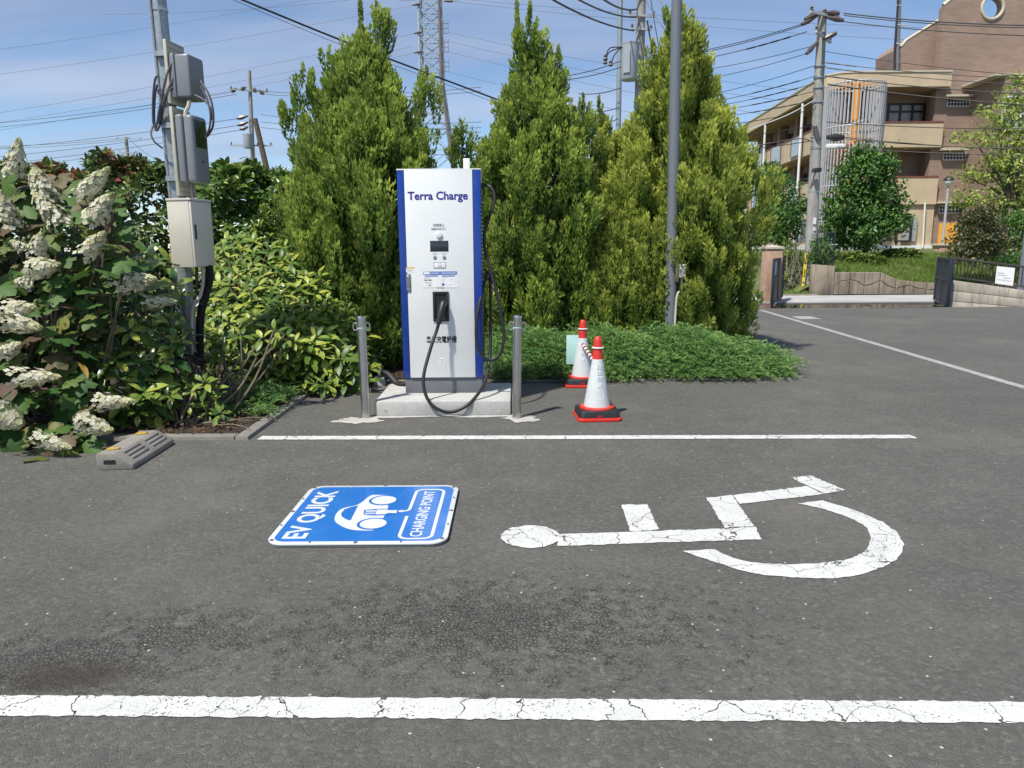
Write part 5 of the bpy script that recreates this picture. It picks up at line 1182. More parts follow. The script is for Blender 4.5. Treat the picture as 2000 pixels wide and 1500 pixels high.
def stone(poly):
    c = Vector((sum(p[0] for p in poly)/len(poly), sum(p[1] for p in poly)/len(poly))); ins = []
    for p in poly:
        v = Vector(p)-c; ins.append(c + v*(1-.016/max(.05, v.length)))
    k = len(ins); d = .05 + random.uniform(-.01, .012); o_ = [c + (p-c)*.93 for p in ins]
    m2 = MB(); m2.add([(p.x, wy+.001, p.y) for p in ins] + [(p.x, wy-d*.7, p.y) for p in ins] + [(p.x, wy-d, p.y) for p in o_], [(i, (i+1) % k, k+(i+1) % k, k+i) for i in range(k)] + [(k+i, k+(i+1) % k, 2*k+(i+1) % k, 2*k+i) for i in range(k)] + [tuple(range(2*k, 3*k))])
    m2.build('stone', 'wall_concrete', sw)
ms = [(.5 + (.16 if i % 2 else -.13) + random.uniform(-.05, .05)) for i in range(ncol+1)]; jx = [g_ + random.uniform(-.05, .05) for g_ in gx]; jx[0], jx[-1] = gx[0], gx[-1]
zb_ = -.10
for i in range(ncol):
    a, b = jx[i], jx[i+1]; za, zbm = zb_ + (wtop(a)-zb_)*ms[i], zb_ + (wtop(b)-zb_)*ms[i+1]; mx_ = (a+b)/2 + random.uniform(-.06, .06); mz = (za+zbm)/2 + random.uniform(-.05, .05)
    stone([(a, za), (mx_, mz), (b, zbm), (b, wtop(b)), (a, wtop(a))]); 
    if i % 3 == 1: stone([(a, zb_), (mx_, zb_), (mx_, mz), (a, za)]); stone([(mx_, zb_), (b, zb_), (b, zbm), (mx_, mz)])
    else: stone([(a, zb_), (b, zb_), (b, zbm), (mx_, mz), (a, za)])

# ---- gate post, gate leaves
gy = G(1510, 591, -.1).y
a, b = P(1495, 545, gy), P(1526, 545, gy); zt = P(1510, 486, gy).z
gp = thing('gate_pillar', 'terracotta gate pillar with pale pyramid cap beside the conifer', 'gate pillar', ((a.x+b.x)/2, gy+.2, -.12))
MB().box(a.x, b.x, gy, gy+.4, -.12, zt).build('shaft', 'pillar_tile', gp, bevel=.006)
cx_, cy_ = (a.x+b.x)/2, gy+.2; hw = (b.x-a.x)/2+.03; zc_ = P(1510, 478, gy).z
MB().add([(cx_-hw, cy_-.23, zt), (cx_+hw, cy_-.23, zt), (cx_+hw, cy_+.23, zt), (cx_-hw, cy_+.23, zt), (cx_-hw, cy_-.23, zt+.05), (cx_+hw, cy_-.23, zt+.05), (cx_+hw, cy_+.23, zt+.05), (cx_-hw, cy_+.23, zt+.05), (cx_, cy_, zc_)], [(0,3,2,1),(0,1,5,4),(1,2,6,5),(2,3,7,6),(3,0,4,7),(4,5,8),(5,6,8),(6,7,8),(7,4,8)]).build('cap', 'trim_cream', gp)
def gate(A, B, zlo, zhi, label, mid=.55):
    A, B = Vector(A), Vector(B); t = thing('gate_leaf', label, 'gate', (A.x, A.y, -.11)); up = Vector((0,0,1))
    def pt(u, z): p = A.lerp(B, u); return Vector((p.x, p.y, z))
    zm = zlo + (zhi-zlo)*mid
    for u in (0, .5, 1): MB().bar(pt(u, zlo), pt(u, zhi), .06 if u != .5 else .035).build('stile', 'gate_navy', t, bevel=.004)
    for z in (zlo, zm, zhi): MB().bar(pt(.02, z), pt(.98, z), .055, .055).build('rail', 'gate_navy', t, bevel=.004)
    for u0, u1 in ((.02, .48), (.52, .98)):
        for za, zb in ((zlo+.03, zm-.03), (zm+.03, zhi-.03)):
            p, q = pt(u0, za), pt(u1, za); n = (B-A).cross(up).normalized()*.004
            MB().add([p-n, q-n, q-n+up*(zb-za), p-n+up*(zb-za), p+n, q+n, q+n+up*(zb-za), p+n+up*(zb-za)], [(0,1,2,3),(7,6,5,4),(0,4,5,1),(1,5,6,2),(2,6,7,3),(3,7,4,0)]).build('panel', 'gate_panel', t)
    MB().cyl(pt(.9, -.115), pt(.9, zlo), .03, n=10).build('foot', 'gate_navy', t)
    MB().cyl(pt(.04, -.115), pt(.04, zlo), .03, n=10).build('foot', 'gate_navy', t)
    return t
ga, gb_ = G(1507, 596, -.06), G(1526, 583, -.06)
gt = gate(ga, gb_, -.02, P(1507, 507, ga.y).z, 'dark navy gate leaf hinged on the terracotta pillar')
dA = (gb_-ga).normalized(); nA = dA.cross(Vector((0,0,1))).normalized(); p = ga + dA*.2 + nA*.01
MB().add([p + Vector((0,0,.75)), p + dA*.42 + Vector((0,0,.75)), p + dA*.42 + Vector((0,0,1.1)), p + Vector((0,0,1.1))], [(0,1,2,3)]).build('notice_sheet', 'white_paint', gt)
gc, gd = G(1850, 600, -.06), G(1825, 588, -.06)
gate(gc, gd, -.02, P(1850, 506, gc.y).z, 'dark navy gate leaf at the end of the block wall')

# ---- block wall with fence
WA = P(1854, 570, 18.1); WB = P(2000, 580, 17.5); wd_ = Vector((WB.x-WA.x, WB.y-WA.y, 0)); LW = wd_.length; wd_.normalize(); wn_ = Vector((wd_.y, -wd_.x, 0))
zA, zB = P(1855, 546, 18.1).z, P(2000, 566.5, 17.5).z; fA, fB = P(1855, 504, 18.1).z, P(2000, 522, 17.5).z; EXT = LW + 3.2
def wz(s, a, b): return a + (b-a)*s/LW
def wp(s, off, z): p = Vector((WA.x, WA.y, 0)) + wd_*s + wn_*off; return Vector((p.x, p.y, z))
bw_ = thing('block_wall', 'buff concrete block wall with dark water streaks carrying a fence', 'wall', (WA.x, WA.y, -.4))
nc = 4
for c in range(nc):
    s = 0.0; j = 0
    while s < EXT:
        e = min(EXT, s + (.8 if not (s == 0 and c % 2) else .4)); vs = []
        for ss in (s+.002, e-.002):
            for off in (0, .2):
                for fr in (c/nc, (c+1)/nc):
                    top = wz(ss, zA, zB); z = -.45 + (top+.45)*fr + (.006 if fr == c/nc else -.006); vs.append(wp(ss, off if off else -.0, z))
        MB().add(vs, [(2,3,1,0),(4,5,7,6),(0,1,5,4),(6,7,3,2),(1,3,7,5),(0,4,6,2)]).build('block', 'block_concrete', bw_, bevel=.006); s = e; j += 1
MB().add([wp(s, o_, z) for s in (0.003, EXT-.003) for o_, z in ((.02, -.45), (.18, -.45), (.18, wz(s, zA, zB)-.02), (.02, wz(s, zA, zB)-.02))], [(0,1,2,3),(7,6,5,4),(0,4,5,1),(1,5,6,2),(2,6,7,3),(3,7,4,0)]).build('mortar_core', 'old_concrete', bw_, smooth=False)
fn = thing('railing_fence', 'dark brown upright bar fence on top of the block wall', 'fence', (WA.x, WA.y, zA))
MB().bar(wp(0, .1, fA), wp(EXT, .1, wz(EXT, fA, fB)), .05, .045).build('top_rail', 'fence_brown', fn, bevel=.006)
MB().bar(wp(0, .1, zA+.075), wp(EXT, .1, wz(EXT, zA, zB)+.075), .035, .035).build('bottom_rail', 'fence_brown', fn, bevel=.004)
s = .03
while s < EXT:
    MB().bar(wp(s, .1, wz(s, zA, zB)+.08), wp(s, .1, wz(s, fA, fB)-.01), .018).build('baluster', 'fence_brown', fn); s += .075
s = .01
while s < EXT: MB().bar(wp(s, .135, wz(s, zA, zB)-.005), wp(s, .135, wz(s, fA, fB)+.01), .05, .045).build('post', 'fence_brown', fn, bevel=.004); s += .92
s0_, s1_ = LW*(1940-1854)/(146.)*.985, LW*(1975-1854)/(146.)*.985
nb = thing('notice_sign', 'white notice sheet with lines of small print tied to the fence', 'sign', wp((s0_+s1_)/2, -.0, .5))
za_, zb2 = P(1955, 521, 17.8).z, P(1955, 556, 17.8).z
q4 = [wp(s0_, .175, zb2+.04), wp(s1_, .175, zb2-.01), wp(s1_, .175, za_-.02), wp(s0_, .175, za_+.02)]; ov = -wn_*(-.006)
MB().add(q4 + [p - wn_*.006 for p in q4], [(0,1,2,3),(7,6,5,4),(0,4,5,1),(1,5,6,2),(2,6,7,3),(3,7,4,0)]).build('sheet', 'white_label', nb)
for i, (u0, u1, v) in enumerate(((.08, .45, .62), (.08, .62, .50), (.40, .82, .36), (.08, .92, .22))):
    e1 = q4[1]-q4[0]; e2 = q4[3]-q4[0]; b0 = q4[0] + wn_*.0015; MB().add([b0+e1*u0+e2*v, b0+e1*u1+e2*v, b0+e1*u1+e2*(v+.045), b0+e1*u0+e2*(v+.045)], [(0,1,2,3)]).build('print_line', 'pale_ink', nb, smooth=False)

# ---------------------------------------------------------------- school building
BYF = 45.0
def bz(py, Y=BYF, px=1700): return P(px, py, Y).z
def bxx(px, Y=BYF, py=300): return P(px, py, Y).x
bl = thing('school_building', 'three storey brown brick building with beige balconies and arched gable', 'building', (bxx(1750), BYF+5, 1.1))
def bbox(name, px0, px1, py0, py1, Y0, Y1, m, par=bl, bevel=0.0):
    return MB().box(P(px0, (py0+py1)/2, Y0).x, P(px1, (py0+py1)/2, Y0).x, Y0, Y1, P((px0+px1)/2, py1, Y0).z, P((px0+px1)/2, py0, Y0).z).build(name, m, par, bevel=bevel)
# plan of the balcony edge: right end, along the front, round the corner, away along the wing
xr, xc = bxx(1838), bxx(1600)
wing0, wing1 = Vector((18.95, 47.2)), Vector((P(1438, 260, 67).x, 67.0))
plan = [Vector((xr, BYF)), Vector((xc+1.8, BYF))] + [Vector((xc+1.8, BYF)).lerp(Vector((xc+.1, BYF+.1)), t)*(1-t) + Vector((xc+.1, BYF+.1)).lerp(wing0, t)*t for t in (.25, .5, .75)] + [wing0, wing0.lerp(wing1, .2), wing0.lerp(wing1, .4), wing0.lerp(wing1, .6), wing0.lerp(wing1, .8), wing1]
def offset_plan(pl, d):
    r = []
    for i, p in enumerate(pl):
        a = pl[max(0, i-1)]; b = pl[min(len(pl)-1, i+1)]; t = (b-a).normalized(); r.append(p + Vector((t.y, -t.x))*d)      # d>0 : into the building
    return r
# make sure the offset goes inside (towards larger x / y)
_t = offset_plan(plan, 1.0); SGN = 1.0 if _t[0].y > plan[0].y else -1.0
def band(name, z0, z1, th, m, out=0.0, segs=None, gap=.02):
    A = offset_plan(plan, SGN*(-out)); B = offset_plan(plan, SGN*(th-out)); r = []
    for i in range(len(plan)-1):
        if segs is not None and i not in segs: continue
        a, b, c, d = A[i], A[i+1], B[i+1], B[i]; g_ = (b-a).normalized()*gap/2; a, b, c, d = a+g_, b-g_, c-g_, d+g_
        r.append(MB().add([(p.x, p.y, z) for z in (z0, z1) for p in (a, b, c, d)], [(0,1,2,3),(7,6,5,4),(0,4,5,1),(1,5,6,2),(2,6,7,3),(3,7,4,0)]).build(name, m, bl))
    return r
zR1, zR0 = bz(142), bz(172); z31, z30 = bz(238), bz(281); z21, z20 = bz(345), bz(393); zG = 1.0
def slab(name, z0, z1, m, inset=.0, depth=8.0):
    A = offset_plan(plan, SGN*inset); B = offset_plan(plan, SGN*depth); mb = MB()
    for i in range(len(plan)-1):
        mb.add([(p.x, p.y, z) for z in (z0, z1) for p in (A[i], A[i+1], B[i+1], B[i])], [(0,1,2,3),(7,6,5,4),(0,4,5,1),(2,6,7,3)])
    return mb.build(name, m, bl)
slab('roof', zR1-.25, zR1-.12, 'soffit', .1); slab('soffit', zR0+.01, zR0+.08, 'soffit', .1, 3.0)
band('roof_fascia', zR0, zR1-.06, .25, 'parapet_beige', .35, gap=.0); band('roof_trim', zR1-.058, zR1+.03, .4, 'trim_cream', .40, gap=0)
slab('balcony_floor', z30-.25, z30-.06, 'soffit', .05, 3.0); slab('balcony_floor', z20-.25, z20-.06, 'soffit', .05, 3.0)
# parapets, with glass infill in the wing
for z0, z1 in ((z30, z31), (z20, z21)):
    band('parapet_panel', z0-.2, z1-.05, .18, 'parapet_beige', .0); band('parapet_cap', z1-.048, z1+.015, .26, 'cap_red', .04, gap=0)
    wv = (wing1-wing0); L_ = wv.length; wu = wv.normalized(); wn2 = Vector((-wu.y, wu.x)); wn2 = wn2 if wn2.x < 0 else -wn2
    for f0 in (.10, .33, .56, .80):
        p = wing0 + wv*f0; q = p + wu*2.3
        gpn = MB().bar((p.x+wn2.x*.05, p.y+wn2.y*.05, (z0+z1)/2-.05), (q.x+wn2.x*.05, q.y+wn2.y*.05, (z0+z1)/2-.05), .06, (z1-z0)*.92).build('glass_panel', 'glass_panel', bl)
        for u in (0, .33, .66, 1.0):
            e = p.lerp(q, u); MB().bar((e.x+wn2.x*.09, e.y+wn2.y*.09, z0+.02), (e.x+wn2.x*.09, e.y+wn2.y*.09, z1-.08), .05).build('mullion', 'cap_red' if u in (0, 1.0) else 'stair_bar', gpn)
# walls behind the balconies
def inner_wall(name, z0, z1, depth, m):
    A = offset_plan(plan, SGN*depth); B = offset_plan(plan, SGN*(depth+.3)); mb = MB()
    for i in range(len(plan)-1): mb.add([(p.x, p.y, z) for z in (z0, z1) for p in (A[i], A[i+1], B[i+1], B[i])], [(0,1,2,3),(7,6,5,4),(0,4,5,1),(1,5,6,2),(2,6,7,3),(3,7,4,0)])
    return mb.build(name, m, bl)
inner_wall('wall', zG, zR0+.05, 1.9, 'brown_brick')
band('ground_wall', zG-.2, z20-.24, .25, 'parapet_beige', -.15, gap=0); band('plinth', zG-.3, zG+.45, .2, 'white_paint', .0, gap=0)
# wing windows and piers on the inner wall
for zf, zh in ((z31, zR0), (z21, z30-.25), (zG+1.0, z20-.3)):
    for f0 in (.03, .22, .42, .62, .82):
        base_ = wing0 + wu*0 + wv*f0 - wn2*(1.86 if zf > zG+1.1 else .13); q = base_ + wu*2.6
        zc_ = zf - .25; zt2 = zf + (zh-zf)*.66
        wn_o = MB().bar((base_.x, base_.y, (zc_+zt2)/2), (q.x, q.y, (zc_+zt2)/2), .07, zt2-zc_).build('window', 'window_dark', bl)
        for u in (0, .5, 1): e = base_.lerp(q, u); MB().bar((e.x+wn2.x*.05, e.y+wn2.y*.05, zc_), (e.x+wn2.x*.05, e.y+wn2.y*.05, zt2), .09).build('window_frame', 'frame_dark' if u != .5 else 'stair_bar', wn_o)
        MB().bar((base_.x+wn2.x*.05, base_.y+wn2.y*.05, zc_+(zt2-zc_)*.68), (q.x+wn2.x*.05, q.y+wn2.y*.05, zc_+(zt2-zc_)*.68), .06).build('window_frame', 'stair_bar', wn_o)
        if zf > zG+1.1:
            e = base_ - wu*.5 + wn2*.3; MB().box(e.x-.25, e.x+.25, e.y-.25, e.y+.25, zf-1.2, zh).build('pier', 'brown_brick', bl)
for f0, py0 in ((.09, 0), (.50, 0), (.86, 0)):
    e = wing0 + wv*f0 + wn2*.30; MB().cyl((e.x, e.y, zG), (e.x, e.y, zR0-.1), .085, n=12).build('drainpipe', 'white_paint', bl)
# front recess windows
def front_window(px0, px1, py0, py1, Y, cols, split, glass='window_pale'):
    w_ = bbox('window', px0, px1, py0, py1, Y-.05, Y+.05, glass)
    xs_ = [P(px0 + (px1-px0)*i/cols, 300, Y).x for i in range(cols+1)]; za, zb = P((px0+px1)/2, py1, Y).z, P((px0+px1)/2, py0, Y).z
    for x in xs_: MB().box(x-.06, x+.06, Y-.13, Y-.04, za-.03, zb+.03).build('window_frame', 'frame_dark', w_)
    for z in (za, za+(zb-za)*split, zb): MB().box(xs_[0], xs_[-1], Y-.125, Y-.045, z-.055, z+.055).build('window_frame', 'frame_dark', w_)
    return w_
IY = BYF + 1.9
front_window(1727, 1796, 204, 240, IY, 3, .60); front_window(1648, 1688, 222, 240, IY, 2, .6)
front_window(1762, 1791, 424, 471, BYF+.02, 1, .72)
bbox('drainpipe', 1812.5, 1816.5, 286, 345, BYF+.75, BYF+.9, 'white_paint'); MB().cyl(P(1807, 395, BYF-.1), P(1802, 484, BYF-.1), .055, n=10).build('drainpipe', 'white_paint', bl)
bbox('pilaster', 1808, 1838, 172, 496, BYF+1.55, BYF+1.95, 'brown_brick')
# arched gable with a round opening
GY = BYF + .35; wc_ = P(1938, 15, GY); wr = 18.5*GY/F_PX
gx0, gx1, gz0 = P(1817, 300, GY).x, P(2062, 300, GY).x, .9
ac = P(1938, 140, GY); aR = 151*GY/F_PX
out_ = [(gx0, gz0), (gx1, gz0), (gx1, ac.z + math.sqrt(max(0, aR**2-(gx1-ac.x)**2)))]
a1 = math.acos((gx1-ac.x)/aR); a2 = math.acos((gx0-ac.x)/aR)
out_ += [(ac.x + aR*math.cos(a1+(a2-a1)*k/26), ac.z + aR*math.sin(a1+(a2-a1)*k/26)) for k in range(1, 26)] + [(gx0, ac.z + math.sqrt(max(0, aR**2-(gx0-ac.x)**2)))]
def ray_hit(ang):
    dx, dz = math.cos(ang), math.sin(ang); best = 1e9
    for i in range(len(out_)):
        (x1_, z1_), (x2_, z2_) = out_[i], out_[(i+1) % len(out_)]; ex, ez = x2_-x1_, z2_-z1_; den = dx*ez - dz*ex
        if abs(den) < 1e-9: continue
        t = ((x1_-wc_.x)*ez - (z1_-wc_.z)*ex)/den; u = ((x1_-wc_.x)*dz - (z1_-wc_.z)*dx)/den
        if t > 1e-6 and -1e-6 <= u <= 1+1e-6: best = min(best, t)
    return (wc_.x + dx*best, wc_.z + dz*best)
angs = sorted(set([math.atan2(z-wc_.z, x-wc_.x) % (2*math.pi) for x, z in out_] + [2*math.pi*k/32 for k in range(32)])); k = len(angs)
O = [ray_hit(a) for a in angs]; I = [(wc_.x + wr*math.cos(a), wc_.z + wr*math.sin(a)) for a in angs]
vs = [(x, y, z) for y in (GY, GY+.5) for (x, z) in O + I]
fs = []
for i in range(k):
    j = (i+1) % k; fs += [(i, k+i, k+j, j)[::-1], (2*k+i, 3*k+i, 3*k+j, 2*k+j), (i, 2*k+i, 2*k+j, j)[::-1], (k+i, 3*k+i, 3*k+j, k+j)]
MB().add(vs, fs).build('gable_wall', 'brown_brick', bl, smooth=False)
MB().tube([(wc_.x + (wr+.03)*math.cos(a), GY-.03, wc_.z + (wr+.03)*math.sin(a)) for a in [2*math.pi*q/40 for q in range(41)]], .085, 8, caps=False).build('round_window_frame', 'trim_cream', bl)
MB().tube([(x, GY+.1, z+.05) for x, z in out_[2:]], .14, 6).build('gable_coping', 'trim_cream', bl)
# rear shoulder of the gable, left of the arch
sh = [P(a, b, GY+.9) for a, b in ((1760, 150), (1760, 92), (1770, 80), (1792, 66), (1838, 38), (1838, 150))]
MB().add([(p.x, GY+.9, p.z) for p in sh] + [(p.x, GY+4, p.z) for p in sh], [tuple(range(6))] + [(i, 6+i, 6+(i+1) % 6, (i+1) % 6) for i in range(6)]).build('gable_shoulder', 'brown_brick', bl, smooth=False)
MB().tube([(p.x, GY+.95, p.z+.04) for p in sh[1:5]], .10, 6).build('gable_coping', 'trim_cream', bl)
MB().box(gx0+.3, gx1+6, GY+.51, GY+14, .9, bz(143)).build('block_body', 'brown_brick', bl, smooth=False)
for pxc, py0, py1 in ((1873, 192, 208), (1865, 297, 313), (1857, 401, 417)):
    w_ = bbox('glass_block_window', pxc-22.5, pxc+22.5, py0, py1, GY-.06, GY+.1, 'white_paint')
    for i in range(7):
        for j in range(2):
            x0_ = pxc - 21 + i*6.1; y0_ = py0 + 1.6 + j*(py1-py0-2)/2; bbox('glass_block', x0_, x0_+4.4, y0_, y0_+(py1-py0-6)/2+.6, GY-.085, GY-.05, 'window_dark', w_)
    bbox('window_hood', pxc-24, pxc+28, py0-8, py0-4, GY-.5, GY+.1, 'trim_cream', w_)
dd = bbox('orange_door', 1832, 1868, 436, 500, GY-.04, GY+.1, 'orange_wall'); bbox('door_handle', 1846, 1848.5, 464, 468, GY-.09, GY-.03, 'frame_dark', dd)
# projecting right wing
bbox('side_wing', 1945, 2110, 146, 505, BYF-2.6, BYF+.36, 'brown_brick'); bbox('wing_coping', 1943, 2112, 143, 146.5, BYF-2.7, BYF+.3, 'trim_cream')
sw_ = bbox('window', 1962, 2010, 190, 250, BYF-2.66, BYF-2.5, 'window_pale')
for a, b, c, d in ((1960, 1963.5, 188, 252), (1984, 1987, 188, 252), (1960, 2010, 187, 191), (1960, 2010, 203, 206), (1960, 2010, 224, 229), (1960, 2010, 249, 253)): bbox('window_frame', a, b, c, d, BYF-2.75, BYF-2.62, 'white_paint', sw_)
bbox('roof_vent', 1768, 1774, 132, 143, BYF+2, BYF+2.4, 'white_paint'); bbox('roof_vent', 1782, 1800, 135, 143, BYF+2.5, BYF+3.2, 'white_paint')
# spiral stair cage
stp = P(1654, 480, 42.6); scx, scy, sr = stp.x, 43.0, 1.58
ss_ = thing('spiral_stair', 'spiral stair in a round cage of grey bars with orange column', 'staircase', (scx, scy, 1.0))
zS1 = P(1654, 165, 42.6).z; zS0 = 1.0
for i in range(52):
    a = 2*math.pi*i/52; MB().box(-.028, .028, -.03, .03, 0, zS1-zS0).xf(Matrix.Translation((scx + sr*math.cos(a), scy + sr*math.sin(a), zS0)) @ Matrix.Rotation(a, 4, 'Z')).build('cage_bar', 'stair_bar', ss_)
for z in (zS1, zS0 + .5, bz(262), bz(370)): MB().tube([(scx + (sr-.04)*math.cos(a), scy + (sr-.04)*math.sin(a), z) for a in [2*math.pi*q/40 for q in range(41)]], .05, 6, caps=False).build('cage_hoop', 'stair_bar', ss_)
MB().cyl((scx+.02, scy-.2, zS0), (scx+.02, scy-.2, zS1+.15), .17, n=16).build('column', 'orange_paint', ss_)
for q in range(8):
    a = 2*math.pi*q/8; MB().bar((scx, scy, zS1+.05), (scx + sr*math.cos(a), scy + sr*math.sin(a), zS1+.02), .08).build('roof_arm', 'orange_paint', ss_)
nst = 46; rail = []
for i in range(nst):
    a = 1.2 + i*.36; z = zS0 + .3 + i*(zS1-zS0-3.2)/nst; b_ = a + .38
    MB().add([(scx + r*math.cos(t), scy + r*math.sin(t), zz_) for zz_ in (z, z+.06) for r, t in ((.2, a), (sr-.2, a), (sr-.2, b_), (.2, b_))], [(0,3,2,1),(4,5,6,7),(0,1,5,4),(1,2,6,5),(2,3,7,6),(3,0,4,7)]).build('tread', 'orange_paint', ss_)
    rail.append((scx + (sr-.22)*math.cos(a), scy + (sr-.22)*math.sin(a), z+1.05))
MB().tube(rail, .035, 6).build('handrail', 'white_paint', ss_); MB().tube([(x, y, z-.5) for x, y, z in rail], .028, 6).build('handrail', 'white_paint', ss_)
# mast on the roof
mp0 = P(1752, 150, 46.5); ms_ = thing('roof_mast', 'slim antenna mast standing on the school roof edge', 'mast', mp0)
MB().cyl(mp0 - Vector((0,0,.5)), P(1757, -30, 46.5), .13, n=10).build('pole', 'painted_grey', ms_); MB().tube(smooth_path([P(1747, 140, 46.4), P(1748, 90, 46.4), P(1753, 20, 46.4), P(1757, -30, 46.4)], 5), .06, 6).build('cable', 'wire_black', ms_)
for y in (10, 48, 85, 122): MB().bar(P(1750, y, 46.4), P(1772 if y == 48 else 1762, y+1, 46.4), .07).build('bracket', 'stair_bar', ms_)

# ---------------------------------------------------------------- trees and shrubs beyond
leaf_mat('tree_leaf', [(0.0, (0.035, 0.095, 0.02)), (0.5, (0.07, 0.17, 0.032)), (1.0, (0.14, 0.26, 0.05))], rough=.4, transl=.25, spec=.4)
leaf_mat('tree_leaf_yellow', [(0.0, (0.15, 0.23, 0.05)), (0.5, (0.29, 0.38, 0.075)), (1.0, (0.50, 0.54, 0.14))], rough=.5, transl=.35, spec=.3)
leaf_mat('shrub_mixed', [(0.0, (0.02, 0.045, 0.012)), (0.4, (0.05, 0.085, 0.02)), (0.7, (0.12, 0.12, 0.035)), (0.9, (0.17, 0.10, 0.05)), (1.0, (0.34, 0.30, 0.14))], rough=.4, transl=.2, spec=.5)
leaf_mat('hedge_clip', [(0.0, (0.06, 0.11, 0.02)), (0.5, (0.12, 0.18, 0.028)), (1.0, (0.22, 0.27, 0.045))], rough=.5, transl=.2, spec=.3)
leaf_mat('grass', [(0.0, (0.10, 0.18, 0.038)), (0.5, (0.175, 0.275, 0.055)), (1.0, (0.30, 0.37, 0.095))], rough=.6, transl=.3, spec=.2)
def broadleaf(name, label, cat, base, blobs, n, L0, m, trunk_r=.08, clus=.28, droop=0.0, group=None, parts=('trunk', 'crown')):
    """blobs: (px, py, half width px, half height px, Y)"""
    t = thing(name, label, cat, base, group); base = Vector(base)
    cs = []; tot = sum(b[2]*b[3] for b in blobs)
    mb = MB()
    if trunk_r:
        top = P(blobs[0][0], blobs[0][1], blobs[0][4]); mb.tube([base - Vector((0,0,.1)), base.lerp(top, .5) + Vector((.05, 0, 0)), top], [trunk_r, trunk_r*.7, trunk_r*.3], 8)
        for b in blobs[1:]:
            c = P(b[0], b[1], b[4]); s_ = base.lerp(top, random.uniform(.25, .6)); mb.tube([s_, s_.lerp(c, .5) + Vector((0, 0, .1)), c], [trunk_r*.5, trunk_r*.35, trunk_r*.12], 6)
        mb.build(parts[0], 'bark', t)
    Pn, Nn = [], []
    for (px_, py_, hw_, hh_, Y) in blobs:
        k = int(n*hw_*hh_/tot); c = np.array(P(px_, py_, Y)); R = np.array([hw_, hw_*.9, hh_])*Y/F_PX
        kc = max(6, k//26); u = rand_dirs(kc); rr_ = RNG.uniform(.62, 1.0, (kc, 1)); cc = c + u*R*rr_; w_ = RNG.integers(0, kc, k)
        p = cc[w_] + RNG.normal(size=(k, 3))*np.array([1, 1, .6])*clus*.42; Pn.append(p); Nn.append(u[w_]*.7 + np.array([0, 0, .6]) + RNG.normal(size=(k, 3))*.5)
    Pn = np.concatenate(Pn); Nn = np.concatenate(Nn); k = len(Pn)
    D = RNG.normal(size=(k, 3)) - np.array([0, 0, droop]); L = L0*RNG.uniform(.7, 1.3, k)
    leaf_mesh(parts[1], Pn, D, Nn, L, L*.5, T_LEAF if L0 > .12 else T_DIAMOND, m, t, smooth=True)
    return t
Yt = 27.0; tb = P(1690, 492, Yt)
broadleaf('broadleaf_tree', 'dense round-topped dark green tree on the grass bank', 'tree', tb, [(1690, 350, 50, 60, Yt), (1690, 300, 24, 20, Yt), (1660, 400, 46, 42, Yt), (1722, 395, 42, 40, Yt), (1645, 445, 38, 34, Yt), (1735, 440, 32, 32, Yt-.2), (1692, 445, 50, 40, Yt-.5), (1710, 330, 22, 26, Yt)], 11500, .15, 'tree_leaf', .11, .42)
Yt = 26.0
broadleaf('maple_tree', 'light yellow-green open tree in front of the school gable', 'tree', P(1990, 500, Yt), [(1985, 330, 60, 50, Yt), (1900, 270, 36, 13, Yt), (1940, 225, 30, 22, Yt), (1990, 190, 36, 40, Yt), (1905, 385, 50, 16, Yt), (1930, 335, 44, 24, Yt), (1965, 270, 42, 26, Yt), (2040, 240, 60, 60, Yt+.5), (2050, 360, 70, 50, Yt+.5), (1960, 400, 50, 24, Yt), (1885, 345, 22, 9, Yt)], 9000, .125, 'tree_leaf_yellow', .10, .40)
broadleaf('broadleaf_shrub', 'tall mixed green and bronze shrub behind the railing fence', 'shrub', P(1905, 515, 22.5), [(1905, 460, 42, 46, 22.5), (1885, 480, 28, 34, 22.3), (1935, 470, 30, 42, 22.6), (1905, 425, 30, 18, 22.5)], 5200, .105, 'shrub_mixed', .05, .28)
broadleaf('broadleaf_shrub', 'dark green shrub in shade right of the mixed bronze one', 'shrub', P(1985, 520, 24), [(1980, 460, 46, 44, 24), (2040, 450, 60, 60, 24), (1985, 500, 36, 20, 22.8), (1950, 500, 24, 16, 22.6)], 4200, .12, 'tree_leaf', .05, .32)
broadleaf('broadleaf_shrub', 'loose green trees crowding between golden conifer and utility pole', 'shrub', P(1530, 560, 29), [(1520, 385, 36, 48, 30), (1500, 430, 30, 40, 29), (1535, 450, 30, 40, 28), (1560, 410, 14, 26, 27), (1500, 350, 26, 30, 31)], 6000, .14, 'tree_leaf', .09, .4)
broadleaf('broadleaf_shrub', 'pale wispy undergrowth behind the dark gate leaf', 'shrub', P(1545, 568, 24.2), [(1545, 520, 22, 42, 24.2), (1535, 545, 18, 20, 23.9), (1565, 545, 10, 20, 24.2), (1540, 490, 16, 20, 24.6)], 2600, .085, 'hedge_clip', .0, .25)
broadleaf('broadleaf_shrub', 'green creeper mass inside the wire mesh fence', 'shrub', P(1606, 520, 23.2), [(1606, 490, 20, 30, 23.2), (1590, 505, 12, 16, 23.2)], 1300, .085, 'tree_leaf', .0, .2)
tw = MB()
for i in range(26):
    a = P(random.uniform(1532, 1572), random.uniform(556, 566), 23.7); b = P(random.uniform(1535, 1575), random.uniform(470, 520), 23.8); tw.tube([a, a.lerp(b, .5) + Vector((random.uniform(-.12, .12), 0, 0)), b], [.012, .009, .004], 4)
tag(tw.build('bare_twigs', 'gravel_verge'), 'pale bare twiggy stems beside the utility pole', 'shrub')
